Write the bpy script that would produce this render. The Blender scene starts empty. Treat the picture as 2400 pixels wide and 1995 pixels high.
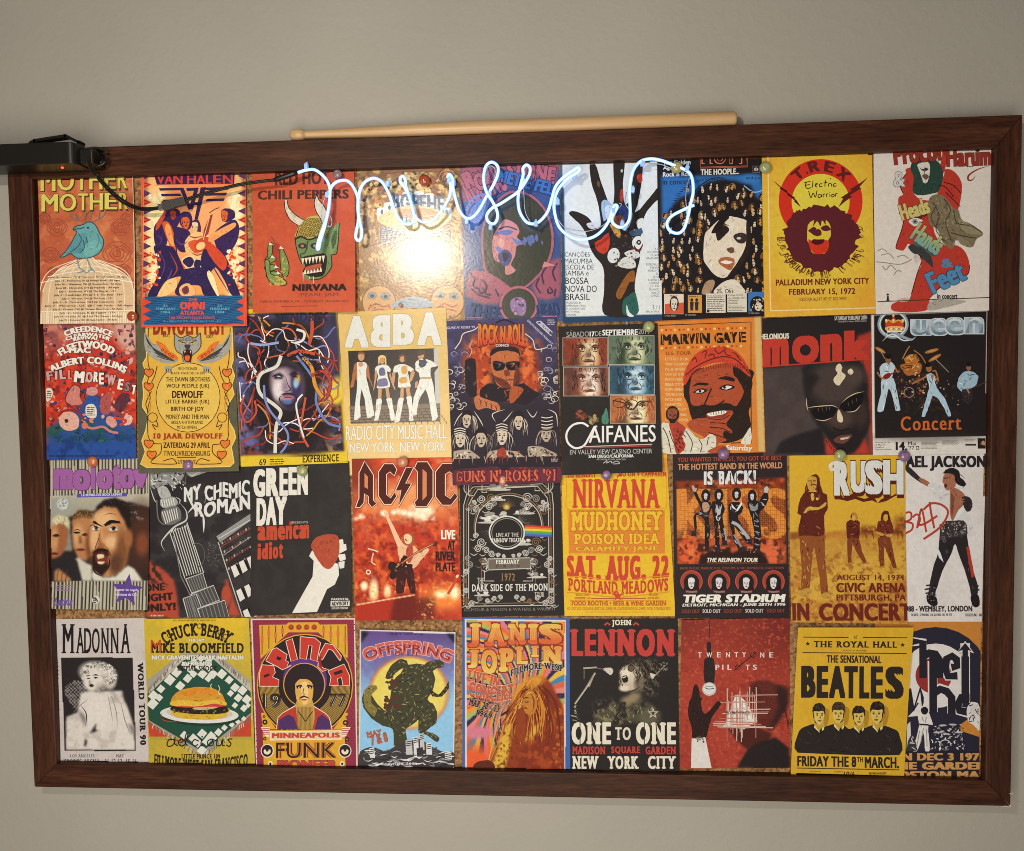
import bpy, bmesh, math, random
import numpy as np
from mathutils import Vector, Matrix
PI = math.pi
rad = math.radians
SC = bpy.context.scene
COL = SC.collection

# ------------------------------------------------------------------ camera
CAM_F = 1846.7                                   # focal length in photograph pixels (2400 wide)
CAM_P = np.array([0.0598, -0.7162, 0.0767])
CAM_A = (0.0484, -0.0647, 0.0107)


def _cam_rows():
    x, y, z = CAM_A
    rx = np.array([[1, 0, 0], [0, math.cos(x), -math.sin(x)], [0, math.sin(x), math.cos(x)]])
    ry = np.array([[math.cos(y), 0, math.sin(y)], [0, 1, 0], [-math.sin(y), 0, math.cos(y)]])
    rz = np.array([[math.cos(z), -math.sin(z), 0], [math.sin(z), math.cos(z), 0], [0, 0, 1]])
    r = rz @ ry @ rx                              # rows: camera right, up, back (in x, up, towards-viewer axes)
    return np.stack([r[:, 0], -r[:, 2], r[:, 1]], 1)   # to blender axes: x, y = away, z = up


CAM_R = _cam_rows()


def at(px, py, y=0.0):
    """the point of the place seen at photograph pixel (px, py), on the vertical plane at depth y"""
    px = np.asarray(px, float)
    py = np.asarray(py, float)
    d = np.stack([(px - 1200) / CAM_F, -(py - 997.5) / CAM_F, -np.ones_like(px)], -1) @ CAM_R
    t = (y - CAM_P[1]) / d[..., 1]
    return CAM_P + d * t[..., None]


cam_d = bpy.data.cameras.new('camera')
cam = bpy.data.objects.new('camera', cam_d)
COL.objects.link(cam)
m = Matrix(CAM_R.T.tolist()).to_4x4()
m.translation = Vector(CAM_P.tolist())
cam.matrix_world = m
cam_d.sensor_width = 36.0
cam_d.lens = 36.0 * CAM_F / 2400.0
cam_d.clip_start = 0.02
cam_d.clip_end = 60
SC.camera = cam

# ------------------------------------------------------------------ light
SC.view_settings.view_transform = 'Standard'
SC.view_settings.look = 'None'
SC.view_settings.exposure = 0.0
SC.view_settings.gamma = 1.0
SC.view_settings.use_curve_mapping = False
W = bpy.data.worlds.new('World')
SC.world = W
W.use_nodes = True
W.node_tree.nodes['Background'].inputs['Color'].default_value = (1.0, 0.86, 0.70, 1)
W.node_tree.nodes['Background'].inputs['Strength'].default_value = 0.08


def area(name, loc, to, size, watts, color, shape='DISK'):
    l = bpy.data.lights.new(name, 'AREA')
    l.shape = shape
    l.size = size
    l.energy = watts
    l.color = color
    o = bpy.data.objects.new(name, l)
    o.location = loc
    o.rotation_euler = (Vector(to) - Vector(loc)).to_track_quat('-Z', 'Y').to_euler()
    COL.objects.link(o)
    return o


area('flash_lamp', (-0.195, -0.74, 0.33), (0.0, 0.0, 0.0), 0.075, 2.8, (1.0, 0.87, 0.71), 'RECTANGLE').data.size_y = 0.014
area('soft_fill', (-0.08, -1.0, -0.27), (-0.05, 0.0, -0.1), 0.9, 9.7, (1.0, 0.87, 0.71))  # added unseen soft fill in front, lifts the board and lower wall

SC.render.engine = 'CYCLES'
SC.cycles.use_denoising = True
SC.cycles.filter_width = 0.95
SC.cycles.max_bounces = 6
SC.cycles.caustics_reflective = False
SC.cycles.caustics_refractive = False

ILL = np.array([0.97, 0.83, 0.71])               # white balance of the room: what a white card reads in the photograph


def lin(c):
    c = np.asarray(c, float)
    return np.where(c <= 0.04045, c / 12.92, ((c + 0.055) / 1.055) ** 2.4)


def hx(c):
    if not isinstance(c, str):
        return np.asarray(c, float)
    if len(c) == 3:
        c = ''.join(k * 2 for k in c)
    return np.array([int(c[i:i + 2], 16) / 255 for i in (0, 2, 4)])


def ink(c):
    """pigment colour of something that reads as sRGB colour c under the room's light"""
    return np.clip(lin(hx(c)) / ILL, 0.004, 0.93)


# ------------------------------------------------------------------ objects
def tag(o, label=None, cat=None, group=None, kind=None):
    if label: o['label'] = label
    if cat: o['category'] = cat
    if group: o['group'] = group
    if kind: o['kind'] = kind
    return o


def empty(name, loc=(0, 0, 0)):
    o = bpy.data.objects.new(name, None)
    o.location = loc
    o.empty_display_size = 0.02
    COL.objects.link(o)
    return o


def link(name, me, mat=None, parent=None):
    o = bpy.data.objects.new(name, me)
    COL.objects.link(o)
    if mat is not None:
        me.materials.append(mat)
    if parent is not None:
        o.parent = parent
        o.matrix_parent_inverse = Matrix.Translation(-Vector(parent.location))
    return o


def bm_obj(name, bm, mat=None, parent=None, smooth=False):
    me = bpy.data.meshes.new(name)
    bmesh.ops.recalc_face_normals(bm, faces=bm.faces)
    bm.to_mesh(me)
    bm.free()
    if smooth:
        for p in me.polygons: p.use_smooth = True
    return link(name, me, mat, parent)


def add_box(bm, lo, hi, bevel=0.0, seg=2):
    vs = [bm.verts.new((x, y, z)) for x in (lo[0], hi[0]) for y in (lo[1], hi[1]) for z in (lo[2], hi[2])]
    fs = [bm.faces.new([vs[i] for i in q]) for q in
          ((0, 1, 3, 2), (4, 6, 7, 5), (0, 4, 5, 1), (2, 3, 7, 6), (0, 2, 6, 4), (1, 5, 7, 3))]
    if bevel:
        es = list({e for f in fs for e in f.edges})
        bmesh.ops.bevel(bm, geom=es, offset=bevel, segments=seg, affect='EDGES', profile=0.5)
    return bm


def catmull(pts, n=6, closed=False):
    P = np.asarray(pts, float)
    k = len(P)
    out = []
    rng = range(k) if closed else range(k - 1)
    for i in rng:
        if closed:
            a, b, c, d = P[i - 1], P[i], P[(i + 1) % k], P[(i + 2) % k]
        else:
            a, b, c, d = P[max(i - 1, 0)], P[i], P[i + 1], P[min(i + 2, k - 1)]
        for j in range(n):
            t = j / n
            out.append(0.5 * (2 * b + (c - a) * t + (2 * a - 5 * b + 4 * c - d) * t * t + (3 * b - a - 3 * c + d) * t ** 3))
    if not closed: out.append(P[-1])
    return np.array(out)


def add_tube(bm, path, r, n=10, cap=True):
    P = [Vector(p) for p in path]
    rs = r if hasattr(r, '__len__') else [r] * len(P)
    rings = []
    up = Vector((0, 1, 0))
    for i, p in enumerate(P):
        t = (P[min(i + 1, len(P) - 1)] - P[max(i - 1, 0)]).normalized()
        s = t.cross(up)
        if s.length < 1e-4: s = t.cross(Vector((0, 0, 1)))
        s.normalize()
        u = s.cross(t).normalized()
        rings.append([bm.verts.new(p + (s * math.cos(2 * PI * k / n) + u * math.sin(2 * PI * k / n)) * rs[i]) for k in range(n)])
    for a, b in zip(rings, rings[1:]):
        for k in range(n):
            bm.faces.new((a[k], a[(k + 1) % n], b[(k + 1) % n], b[k]))
    if cap:
        bm.faces.new(rings[0][::-1])
        bm.faces.new(rings[-1])
    return bm


# ------------------------------------------------------------------ materials
class NT:
    def __init__(s, name):
        s.m = bpy.data.materials.new(name)
        s.m.use_nodes = True
        s.t = s.m.node_tree
        s.b = s.t.nodes['Principled BSDF']

    def n(s, typ, **kw):
        o = s.t.nodes.new(typ)
        for k, v in kw.items():
            if k in o.inputs: o.inputs[k].default_value = v
            else: setattr(o, k, v)
        return o

    def l(s, a, b): s.t.links.new(a, b)

    def set(s, **kw):
        for k, v in kw.items(): s.b.inputs[k.replace('_', ' ')].default_value = v
        return s

    def noise(s, scale, detail=4.0, rough=0.6, vec=None):
        o = s.n('ShaderNodeTexNoise')
        o.inputs['Scale'].default_value = scale
        o.inputs['Detail'].default_value = detail
        o.inputs['Roughness'].default_value = rough
        if vec is not None: s.l(vec, o.inputs['Vector'])
        return o

    def obj(s, scale=(1, 1, 1)):
        c = s.n('ShaderNodeTexCoord')
        mp = s.n('ShaderNodeMapping')
        mp.inputs['Scale'].default_value = scale
        s.l(c.outputs['Object'], mp.inputs['Vector'])
        return mp.outputs['Vector']

    def ramp(s, src, stops):
        r = s.n('ShaderNodeValToRGB')
        e = r.color_ramp.elements
        while len(e) < len(stops): e.new(0.5)
        for k, (p, c) in enumerate(stops):
            e[k].position = p
            e[k].color = (*c, 1)
        s.l(src, r.inputs['Fac'])
        return r.outputs['Color']

    def bump(s, src, strength, dist):
        b = s.n('ShaderNodeBump')
        b.inputs['Strength'].default_value = strength
        b.inputs['Distance'].default_value = dist
        s.l(src, b.inputs['Height'])
        s.l(b.outputs['Normal'], s.b.inputs['Normal'])
        return b


def plain(name, c, rough=0.5, **kw):
    t = NT(name)
    t.set(Base_Color=(*c, 1), Roughness=rough, **kw)
    n = t.noise(600, 3, 0.6, t.obj())
    t.bump(n.outputs['Fac'], 0.08, 0.0005)
    return t.m


def paper(name, rough, coat, bump):
    t = NT(name)
    a = t.n('ShaderNodeAttribute', attribute_name='print')
    g = t.noise(1500, 2, 0.7, t.obj())
    g2 = t.noise(260, 3, 0.6, t.obj())
    s = t.n('ShaderNodeMath', operation='ADD')
    t.l(g.outputs['Fac'], s.inputs[0])
    t.l(g2.outputs['Fac'], s.inputs[1])
    mr = t.n('ShaderNodeMapRange')
    mr.inputs['From Min'].default_value = 0.55
    mr.inputs['From Max'].default_value = 1.45
    mr.inputs['To Min'].default_value = 0.86
    mr.inputs['To Max'].default_value = 1.14
    t.l(s.outputs[0], mr.inputs['Value'])
    mx = t.n('ShaderNodeMix', data_type='RGBA', blend_type='MULTIPLY')
    mx.inputs[0].default_value = 1.0
    t.l(a.outputs['Color'], mx.inputs[6])
    t.l(mr.outputs[0], mx.inputs[7])
    t.l(mx.outputs[2], t.b.inputs['Base Color'])
    t.set(Roughness=rough)
    t.b.inputs['Specular IOR Level'].default_value = coat
    b = t.noise(420, 2, 0.5, t.obj())
    t.bump(b.outputs['Fac'], bump, 0.0006)
    return t.m


M = {}
M['satin'] = paper('satin_print', 0.5, 0.13, 0.16)
M['gloss'] = paper('gloss_print', 0.215, 0.5, 0.09)


def wood(name, axis):
    t = NT(name)
    sc = (3, 40, 40) if axis == 'x' else (40, 40, 3)
    v = t.obj(sc)
    n1 = t.noise(2.2, 8, 0.65, v)
    n2 = t.noise(14, 5, 0.7, v)
    n3 = t.noise(9, 3, 0.5, t.obj((1, 1, 1)))
    c = t.ramp(n1.outputs['Fac'], [(0.3, (0.028, 0.0095, 0.0055)), (0.5, (0.056, 0.021, 0.0115)), (0.68, (0.092, 0.037, 0.019))])
    c2 = t.ramp(n2.outputs['Fac'], [(0.35, (0.45, 0.4, 0.4)), (0.6, (1.15, 1.1, 1.1))])
    c3 = t.ramp(n3.outputs['Fac'], [(0.3, (0.75, 0.75, 0.78)), (0.7, (1.2, 1.15, 1.1))])
    m1 = t.n('ShaderNodeMix', data_type='RGBA', blend_type='MULTIPLY')
    m1.inputs[0].default_value = 1
    t.l(c, m1.inputs[6])
    t.l(c2, m1.inputs[7])
    m2 = t.n('ShaderNodeMix', data_type='RGBA', blend_type='MULTIPLY')
    m2.inputs[0].default_value = 1
    t.l(m1.outputs[2], m2.inputs[6])
    t.l(c3, m2.inputs[7])
    t.l(m2.outputs[2], t.b.inputs['Base Color'])
    t.set(Roughness=0.5)
    t.b.inputs['Specular IOR Level'].default_value = 0.24
    t.bump(n2.outputs['Fac'], 0.25, 0.0006)
    return t.m


M['wood_x'] = wood('dark_wood_across', 'x')
M['wood_z'] = wood('dark_wood_upright', 'z')

t = NT('wall_paint')
n = t.noise(120, 6, 0.6, t.obj())
n2 = t.noise(5, 3, 0.5, t.obj())
c = t.ramp(n2.outputs['Fac'], [(0.3, (0.372, 0.372, 0.352)), (0.7, (0.405, 0.405, 0.382))])
t.l(c, t.b.inputs['Base Color'])
t.set(Roughness=0.55)
t.b.inputs['Specular IOR Level'].default_value = 0.3
t.bump(t.ramp(n.outputs['Fac'], [(0.45, (0, 0, 0)), (0.75, (1, 1, 1))]), 0.2, 0.0012)
M['wall'] = t.m

t = NT('cork')
v = t.n('ShaderNodeTexVoronoi')
v.inputs['Scale'].default_value = 420
t.l(t.obj(), v.inputs['Vector'])
n = t.noise(300, 5, 0.7, t.obj())
c = t.ramp(v.outputs['Color'], [(0.1, (0.13, 0.062, 0.024)), (0.5, (0.33, 0.18, 0.075)), (0.9, (0.47, 0.28, 0.13))])
c2 = t.ramp(n.outputs['Fac'], [(0.3, (0.5, 0.45, 0.4)), (0.62, (1.1, 1.1, 1.1))])
mx = t.n('ShaderNodeMix', data_type='RGBA', blend_type='MULTIPLY')
mx.inputs[0].default_value = 1
t.l(c, mx.inputs[6])
t.l(c2, mx.inputs[7])
t.l(mx.outputs[2], t.b.inputs['Base Color'])
t.set(Roughness=0.85)
t.bump(n.outputs['Fac'], 0.5, 0.001)
M['cork'] = t.m
M['black'] = plain('black_plastic', (0.007, 0.0065, 0.0065), 0.42)
M['cord'] = plain('black_cord', (0.010, 0.009, 0.009), 0.35)
M['grey'] = plain('grey_plastic', (0.05, 0.05, 0.05), 0.45)
M['metal'] = plain('plug_metal', (0.55, 0.53, 0.5), 0.3, Metallic=1.0)
M['chip'] = plain('bare_chipped_edge', (0.6, 0.54, 0.46), 0.7)

# ------------------------------------------------------------------ printed posters
CORK_Y = 0.0085                                  # cork face, behind the frame's front face (y = 0)
NCUT = 6
REG = {'A1': (80, 360, 760), 'A2': (830, 360, 740), 'A3': (1530, 340, 800), 'B1': (80, 700, 760), 'B2': (800, 710, 760),
       'B3': (1530, 720, 800), 'C1': (100, 1060, 760), 'C2': (810, 1060, 790), 'C3': (1570, 1050, 760),
       'D1': (120, 1430, 730), 'D2': (830, 1430, 770), 'D3': (1570, 1430, 760)}
_glyphs = {}
_tc = bpy.data.curves.new('lettering', 'FONT')
_tc.fill_mode = 'FRONT'
_tc.resolution_u = 3
_to = bpy.data.objects.new('lettering', _tc)


def glyphs(s, b=0.0, serif=0.0, spread=0.0):
    """outline triangles of a line of lettering (font units) and its box; serif adds slab feet to the stems"""
    key = (s, round(b, 4), serif, round(spread, 3))
    if key in _glyphs: return _glyphs[key]
    _tc.body = s
    _tc.offset = b
    _tc.space_character = 1 + 1.5 * spread + (0.16 if serif else 0)
    me = _to.to_mesh()
    n = len(me.vertices)
    co = np.zeros(n * 3)
    me.vertices.foreach_get('co', co)
    co = co.reshape(-1, 3)[:, :2]
    fs = [list(p.vertices) for p in me.polygons]
    slabs = []
    if serif and n:
        cnt = {}
        for f in fs:
            for i in range(len(f)):
                k = tuple(sorted((f[i], f[(i + 1) % len(f)])))
                cnt[k] = cnt.get(k, 0) + 1
        for (p, q), m_ in cnt.items():
            (x0, y0), (x1, y1) = co[p], co[q]
            w = abs(x1 - x0)
            ym = (y0 + y1) / 2
            if m_ != 1 or abs(y0 - y1) > 0.012 or w < 0.03 or w > 0.26: continue
            if abs(ym) < 0.03: slabs.append((min(x0, x1) - 0.07, max(x0, x1) + 0.07, ym, ym + serif))
            elif abs(ym - 0.682) < 0.02: slabs.append((min(x0, x1) - 0.07, max(x0, x1) + 0.07, ym - serif, ym))
        slabs.sort()
    _to.to_mesh_clear()
    if n == 0: co = np.zeros((1, 2))
    r = (co, fs, co.min(0), co.max(0), slabs)
    _glyphs[key] = r
    return r


def pts(s):
    if isinstance(s, str):
        return np.array([[float(v) for v in q.split(',')] for q in s.split()])
    return np.asarray(s, float)


def inside(P, X, Y):
    r = np.zeros(X.shape, bool)
    n = len(P)
    for i in range(n):
        x0, y0 = P[i]
        x1, y1 = P[(i + 1) % n]
        if y0 == y1: continue
        c = ((y0 > Y) != (y1 > Y)) & (X < (x1 - x0) * (Y - y0) / (y1 - y0) + x0)
        r ^= c
    return r


def blur(a, r):
    r = int(round(r))
    if r < 1: return a
    for ax in (0, 1):
        for _ in range(2):
            p = np.pad(a, [(r + 1, r) if k == ax else (0, 0) for k in range(2)], mode='edge')
            c = np.cumsum(p, axis=ax)
            a = (np.take(c, range(2 * r + 1, c.shape[ax]), ax) - np.take(c, range(0, c.shape[ax] - 2 * r - 1), ax)) / (2 * r + 1)
    return a


class Poster:
    order = 0

    def __init__(s, reg, quad, level, bg, label, curl=(0, 0), mat='satin', step=0, seed=1, cat='poster', tex=1.0):
        s.tex = tex
        s.ox, s.oy, w = REG[reg]
        s.k = w / 2100
        s.q = pts(quad)
        s.level, s.bg, s.label, s.curl, s.mat, s.cat = level, bg, label, curl, mat, cat
        s.els = []                               # (verts, faces, colours per face, bbox)
        s.rnd = random.Random(seed)
        s.np = np.random.RandomState(seed)
        Poster.order += 1
        s.i = Poster.order
        s.C = None
        if step: s._canvas(step)

    # ---- soft printed picture on a fine grid of the sheet
    def _canvas(s, step):
        a, b, c, d = s.q
        s.nx = max(2, int(np.hypot(*(b - a)) / step))
        s.ny = max(1, int(np.hypot(*(d - a)) / step / NCUT)) * NCUT
        u, v = np.meshgrid(np.linspace(0, 1, s.nx + 1), np.linspace(0, 1, s.ny + 1))
        u, v = u[..., None], v[..., None]
        P = (a * (1 - u) + b * u) * (1 - v) + (d * (1 - u) + c * u) * v
        s.X, s.Y = P[..., 0], P[..., 1]
        s.step = step
        s.C = np.zeros(s.X.shape + (3,)) + hx(s.bg)

    def mix(s, mask, c):
        m = np.clip(mask, 0, 1)[..., None]
        s.C = s.C * (1 - m) + hx(c) * m

    def sel(s, cx, cy, rx, ry, c, soft=0.5, rot=0, a=1.0):
        """soft ellipse"""
        ca, sa = math.cos(rad(rot)), math.sin(rad(rot))
        dx, dy = s.X - cx, s.Y - cy
        r = np.hypot((dx * ca + dy * sa) / rx, (-dx * sa + dy * ca) / ry)
        s.mix(a * np.clip((1 + soft / 2 - r) / max(soft, 1e-3), 0, 1), c)

    def spg(s, p, c, soft=1.0, a=1.0, sm=0):
        """soft polygon"""
        p = pts(p)
        if sm: p = catmull(p, 6, True)
        s.mix(a * blur(inside(p, s.X, s.Y).astype(float), soft * 2.6 / s.step), c)

    def sln(s, p, w, c, soft=0.6, a=1.0):
        p = catmull(pts(p), 6)
        d = np.full(s.X.shape, 1e9)
        for (x0, y0), (x1, y1) in zip(p, p[1:]):
            L = (x1 - x0) ** 2 + (y1 - y0) ** 2 + 1e-9
            t = np.clip(((s.X - x0) * (x1 - x0) + (s.Y - y0) * (y1 - y0)) / L, 0, 1)
            d = np.minimum(d, np.hypot(s.X - x0 - t * (x1 - x0), s.Y - y0 - t * (y1 - y0)))
        s.mix(a * np.clip((w / 2 * (1 + soft / 2) - d) / (w / 2 * soft + 1e-6), 0, 1), c)

    def grad(s, y0, c0, y1, c1, a=1.0, hor=False):
        t = np.clip(((s.X if hor else s.Y) - y0) / (y1 - y0), 0, 1)[..., None]
        s.C = s.C * (1 - a) + (hx(c0) * (1 - t) + hx(c1) * t) * a

    def fbm(s, scale, oct=4):
        out = np.zeros(s.X.shape)
        amp, tot = 1.0, 0
        for o in range(oct):
            g = s.np.rand(64, 64)
            x, y = s.X / scale * 2 ** o, s.Y / scale * 2 ** o
            xi, yi = np.floor(x).astype(int), np.floor(y).astype(int)
            fx, fy = x - xi, y - yi
            fx, fy = fx * fx * (3 - 2 * fx), fy * fy * (3 - 2 * fy)
            f = lambda i, j: g[(yi + j) % 64, (xi + i) % 64]
            out += amp * ((f(0, 0) * (1 - fx) + f(1, 0) * fx) * (1 - fy) + (f(0, 1) * (1 - fx) + f(1, 1) * fx) * fy)
            tot += amp
            amp *= 0.6
        return out / tot

    def cloud(s, scale, c, lo=0.45, hi=0.65, a=1.0, mask=None, oct=4):
        m = np.clip((s.fbm(scale, oct) - lo) / (hi - lo), 0, 1) * a
        if mask is not None: m = m * mask
        s.mix(m, c)

    def box(s, x0, y0, x1, y1, soft=0):
        m = ((s.X > x0) & (s.X < x1) & (s.Y > y0) & (s.Y < y1)).astype(float)
        return blur(m, soft * 2.6 / s.step)

    # ---- crisp print
    def add(s, v, f, c):
        v = np.asarray(v, float)
        if len(v) == 0 or not f: return s
        if isinstance(c, str): c = [hx(c)] * len(f)
        s.els.append((v, f, c, (v[:, 0].min(), v[:, 1].min(), v[:, 0].max(), v[:, 1].max())))
        return s

    def poly(s, p, c, sm=0):
        p = pts(p)
        if sm:
            p = catmull(p, 5, True)
            p = p + s.np.uniform(-1.1, 1.1, p.shape)
            if s.tex:
                ar = abs(np.sum(p[:, 0] * np.roll(p[:, 1], 1) - p[:, 1] * np.roll(p[:, 0], 1))) / 2
                b = hx(c)
                tones = [np.clip(b * k + d, 0, 1) for k, d in ((.72, 0), (.82, 0), (.6, 0), (1.0, .07), (1.08, .05), (1.0, -.05))]
                s.add(p, [list(range(len(p)))], c)
                return s.strokes(p, tones, int(min(90, ar / 620 * s.tex)))
        return s.add(p, [list(range(len(p)))], c)

    def strokes(s, P, cols, n, w=4.5, ln=(14, 40), ang=None):
        lo, hi = P.min(0), P.max(0)
        d0 = P[len(P) // 2] - P[0]
        base = math.atan2(*(np.linalg.eigh(np.cov(P.T))[1][:, 1][::-1])) if ang is None else rad(ang)
        xy = lo + s.np.rand(n * 5, 2) * (hi - lo)
        a = base + s.np.uniform(-.7, .7, n * 5)
        L = s.np.uniform(*ln, n * 5)
        st = np.stack([np.cos(a), np.sin(a)], 1) * L[:, None]
        ok = inside(P, *xy.T) & inside(P, *(xy + st).T) & inside(P, *(xy + st / 2).T)
        V, F, C = [], [], []
        for q in np.nonzero(ok)[0][:n]:
            ww = s.rnd.uniform(.5, 1.2) * w / 2
            nn = np.array([-math.sin(a[q]), math.cos(a[q])]) * ww
            mid = xy[q] + st[q] / 2
            k = len(V)
            V += [xy[q], mid + nn, xy[q] + st[q], mid - nn]
            F.append([k, k + 1, k + 2, k + 3])
            C.append(s.rnd.choice(cols))
        # neighbours may cross: each sits on its own thin layer
        for j, f in enumerate(F):
            s.add([V[i] for i in f], [[0, 1, 2, 3]], [C[j]])
        return s

    def rect(s, x0, y0, x1, y1, c, sk=0):
        return s.add([[x0, y0], [x1, y0 + sk], [x1, y1 + sk], [x0, y1]], [[0, 1, 2, 3]], c)

    def frame(s, x0, y0, x1, y1, w, c, sk=0):
        s.rect(x0, y0, x1, y0 + w, c, sk).rect(x0, y1 - w, x1, y1, c, sk)
        s.rect(x0, y0 + w, x0 + w, y1 - w, c).rect(x1 - w, y0 + w + sk, x1, y1 - w + sk, c)

    def el(s, cx, cy, rx, ry=None, c='000', rot=0, n=0, a0=0, a1=360):
        ry = rx if ry is None else ry
        n = n or (28 if max(rx, ry) > 60 else 16 if max(rx, ry) > 14 else 9)
        t = np.radians(np.linspace(a0, a1, n + (a1 - a0 < 359), endpoint=a1 - a0 < 359))
        x, y = rx * np.cos(t), -ry * np.sin(t)
        ca, sa = math.cos(rad(rot)), math.sin(rad(rot))
        return s.add(np.stack([cx + x * ca - y * sa, cy + x * sa + y * ca], 1), [list(range(len(t)))], c)

    def ring(s, cx, cy, r0, r1, c, a0=0, a1=360, ey=1.0, n=40):
        d = max(0, 1.7 / s.k - (r1 - r0)) / 2
        r0, r1 = r0 - d, r1 + d
        t = np.radians(np.linspace(a0, a1, n + 1))
        o = np.stack([cx + r1 * np.cos(t), cy - r1 * ey * np.sin(t)], 1)
        i = np.stack([cx + r0 * np.cos(t), cy - r0 * ey * np.sin(t)], 1)
        return s.add(np.concatenate([o, i]), [[k, k + 1, n + 2 + k, n + 1 + k] for k in range(n)], c)

    def line(s, p, w, c, sm=1, taper=0, closed=0):
        w = max(w, 2.0 / s.k)
        P = pts(p)
        if sm and len(P) > 2: P = catmull(P, 5, bool(closed))
        if closed: P = np.concatenate([P, P[:1]])
        T = np.gradient(P, axis=0)
        T /= np.linalg.norm(T, axis=1, keepdims=True) + 1e-9
        N = np.stack([-T[:, 1], T[:, 0]], 1)
        ww = np.full(len(P), w / 2)
        if taper: ww = ww * np.clip(np.sin(np.linspace(0, PI, len(P))) if taper == 2 else np.linspace(1, 0.12, len(P)), 0.12, 1)
        n = len(P)
        return s.add(np.concatenate([P + N * ww[:, None], P - N * ww[:, None]]), [[k, k + 1, n + k + 1, n + k] for k in range(n - 1)], c)

    def fig(s, p, c, cols, n=8, w=5, ln=(15, 45), ang=None):
        """a printed photograph patch: an uneven outline with folds of other tones inside"""
        P = pts(p)
        Q = catmull(P, 4, True) * 0.45 + 0.55 * np.concatenate([P + (np.roll(P, -1, 0) - P) * k for k in (0, .25, .5, .75)], 1).reshape(-1, 2)
        Q = Q + s.np.uniform(-1.8, 1.8, Q.shape)
        s.add(Q, [list(range(len(Q)))], c)
        lo, hi = P.min(0), P.max(0)
        k = 0
        for _ in range(n * 12):
            if k >= n: break
            x, y = s.rnd.uniform(lo[0], hi[0]), s.rnd.uniform(lo[1], hi[1])
            a = s.rnd.uniform(0, PI) if ang is None else rad(ang) + s.rnd.uniform(-.4, .4)
            L = s.rnd.uniform(*ln)
            e = np.array([[x, y], [x + L * .5 * math.cos(a) + s.rnd.uniform(-4, 4), y + L * .5 * math.sin(a)], [x + L * math.cos(a), y + L * math.sin(a)]])
            if not inside(P, e[:, 0], e[:, 1]).all(): continue
            s.line(e, s.rnd.uniform(.5, 1.3) * w, s.rnd.choice(cols), taper=2)
            k += 1
        return s

    def star(s, cx, cy, r, c, k=0.4, n=5, rot=0):
        t = [rad(-90 + rot + i * 180 / n) for i in range(2 * n)]
        return s.add([[cx + (r if i % 2 == 0 else r * k) * math.cos(a), cy + (r if i % 2 == 0 else r * k) * math.sin(a)] for i, a in enumerate(t)],
                     [list(range(2 * n))], c)

    def txt(s, body, x0, y0, x1, y1, c, b=0.02, se=0.0, sk=0, it=0, arc=None, o=None, fn=None, rot=0, low=None):
        """lettering fitted to the box; sk = drop of its right end, arc = (cx, cy, r, a0, a1, h), o = (extra, colour) outline; low = colour it fades to"""
        b = min(b, 0.075)
        dx = max(b, 0)
        co, fs, lo, hi, slabs = glyphs(body, 0, se, b)
        lo, hi = lo - [dx, dx * .35], hi + [dx, dx * .35]
        if slabs: lo[0], hi[0] = min(lo[0], slabs[0][0] - dx), max(hi[0], max(q[1] for q in slabs) + dx)
        e = dx * 0.35
        sets = [(co, fs)]
        for par in ((0, 1) if slabs else ()):
            sl = slabs[par::2]
            if sl: sets.append((np.array([v for (xa, xb, ya, yb) in sl for v in ((xa, ya), (xb, ya), (xb, yb), (xa, yb))]), [[4 * i, 4 * i + 1, 4 * i + 2, 4 * i + 3] for i in range(len(sl))]))
        jobs = []
        if o:
            E = dx + o[0]
            jobs += [(g_, f_, o[1], a_ * E, b_ * (e + o[0])) for g_, f_ in sets for a_, b_ in ((-1, -1), (-.35, -1), (.35, -1), (1, -1), (-1, 1), (-.35, 1), (.35, 1), (1, 1), (-1, 0), (1, 0))]
        for i_, (g_, f_) in enumerate(sets):
            jobs += [(g_, f_, c, q, r) for q, r in (((-dx, 0), (dx, 0)) if i_ and dx > .004 else ((-dx, -e), (0, -e), (dx, -e), (-dx, e), (0, e), (dx, e)) if dx > 0.03 else ((-dx, 0), (dx, 0)) if dx > 0.004 else ((0, 0),))]
        for g, ff, cc, sh, sv in jobs:
            u = (g[:, 0] + sh - lo[0]) / max(hi[0] - lo[0], 1e-6)
            v = (g[:, 1] + sv - lo[1]) / max(hi[1] - lo[1], 1e-6)
            if arc:
                cx, cy, r, a0, a1, h = arc
                t = np.radians(a0 + (a1 - a0) * u)
                R = r + h * v
                P = np.stack([cx + R * np.cos(t), cy - R * np.sin(t)], 1)
            else:
                x = x0 + (x1 - x0) * u + it * (y1 - y0) * (v - 0.0)
                y = y1 - (y1 - y0) * v + sk * u
                if fn:
                    x, y = fn(u, v, x, y)
                if rot:
                    mx_, my_ = (x0 + x1) / 2, (y0 + y1) / 2
                    ca, sa = math.cos(rad(rot)), math.sin(rad(rot))
                    x, y = mx_ + (x - mx_) * ca - (y - my_) * sa, my_ + (x - mx_) * sa + (y - my_) * ca
                P = np.stack([x, y], 1)
            if low and not (o and cc == o[1]):
                c0, c1 = hx(cc), hx(low)
                cols = [c0 + (c1 - c0) * float(1 - np.mean(v[f])) for f in ff]
                s.add(P, ff, cols)
            else:
                s.add(P, ff, cc)
        return s

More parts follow.
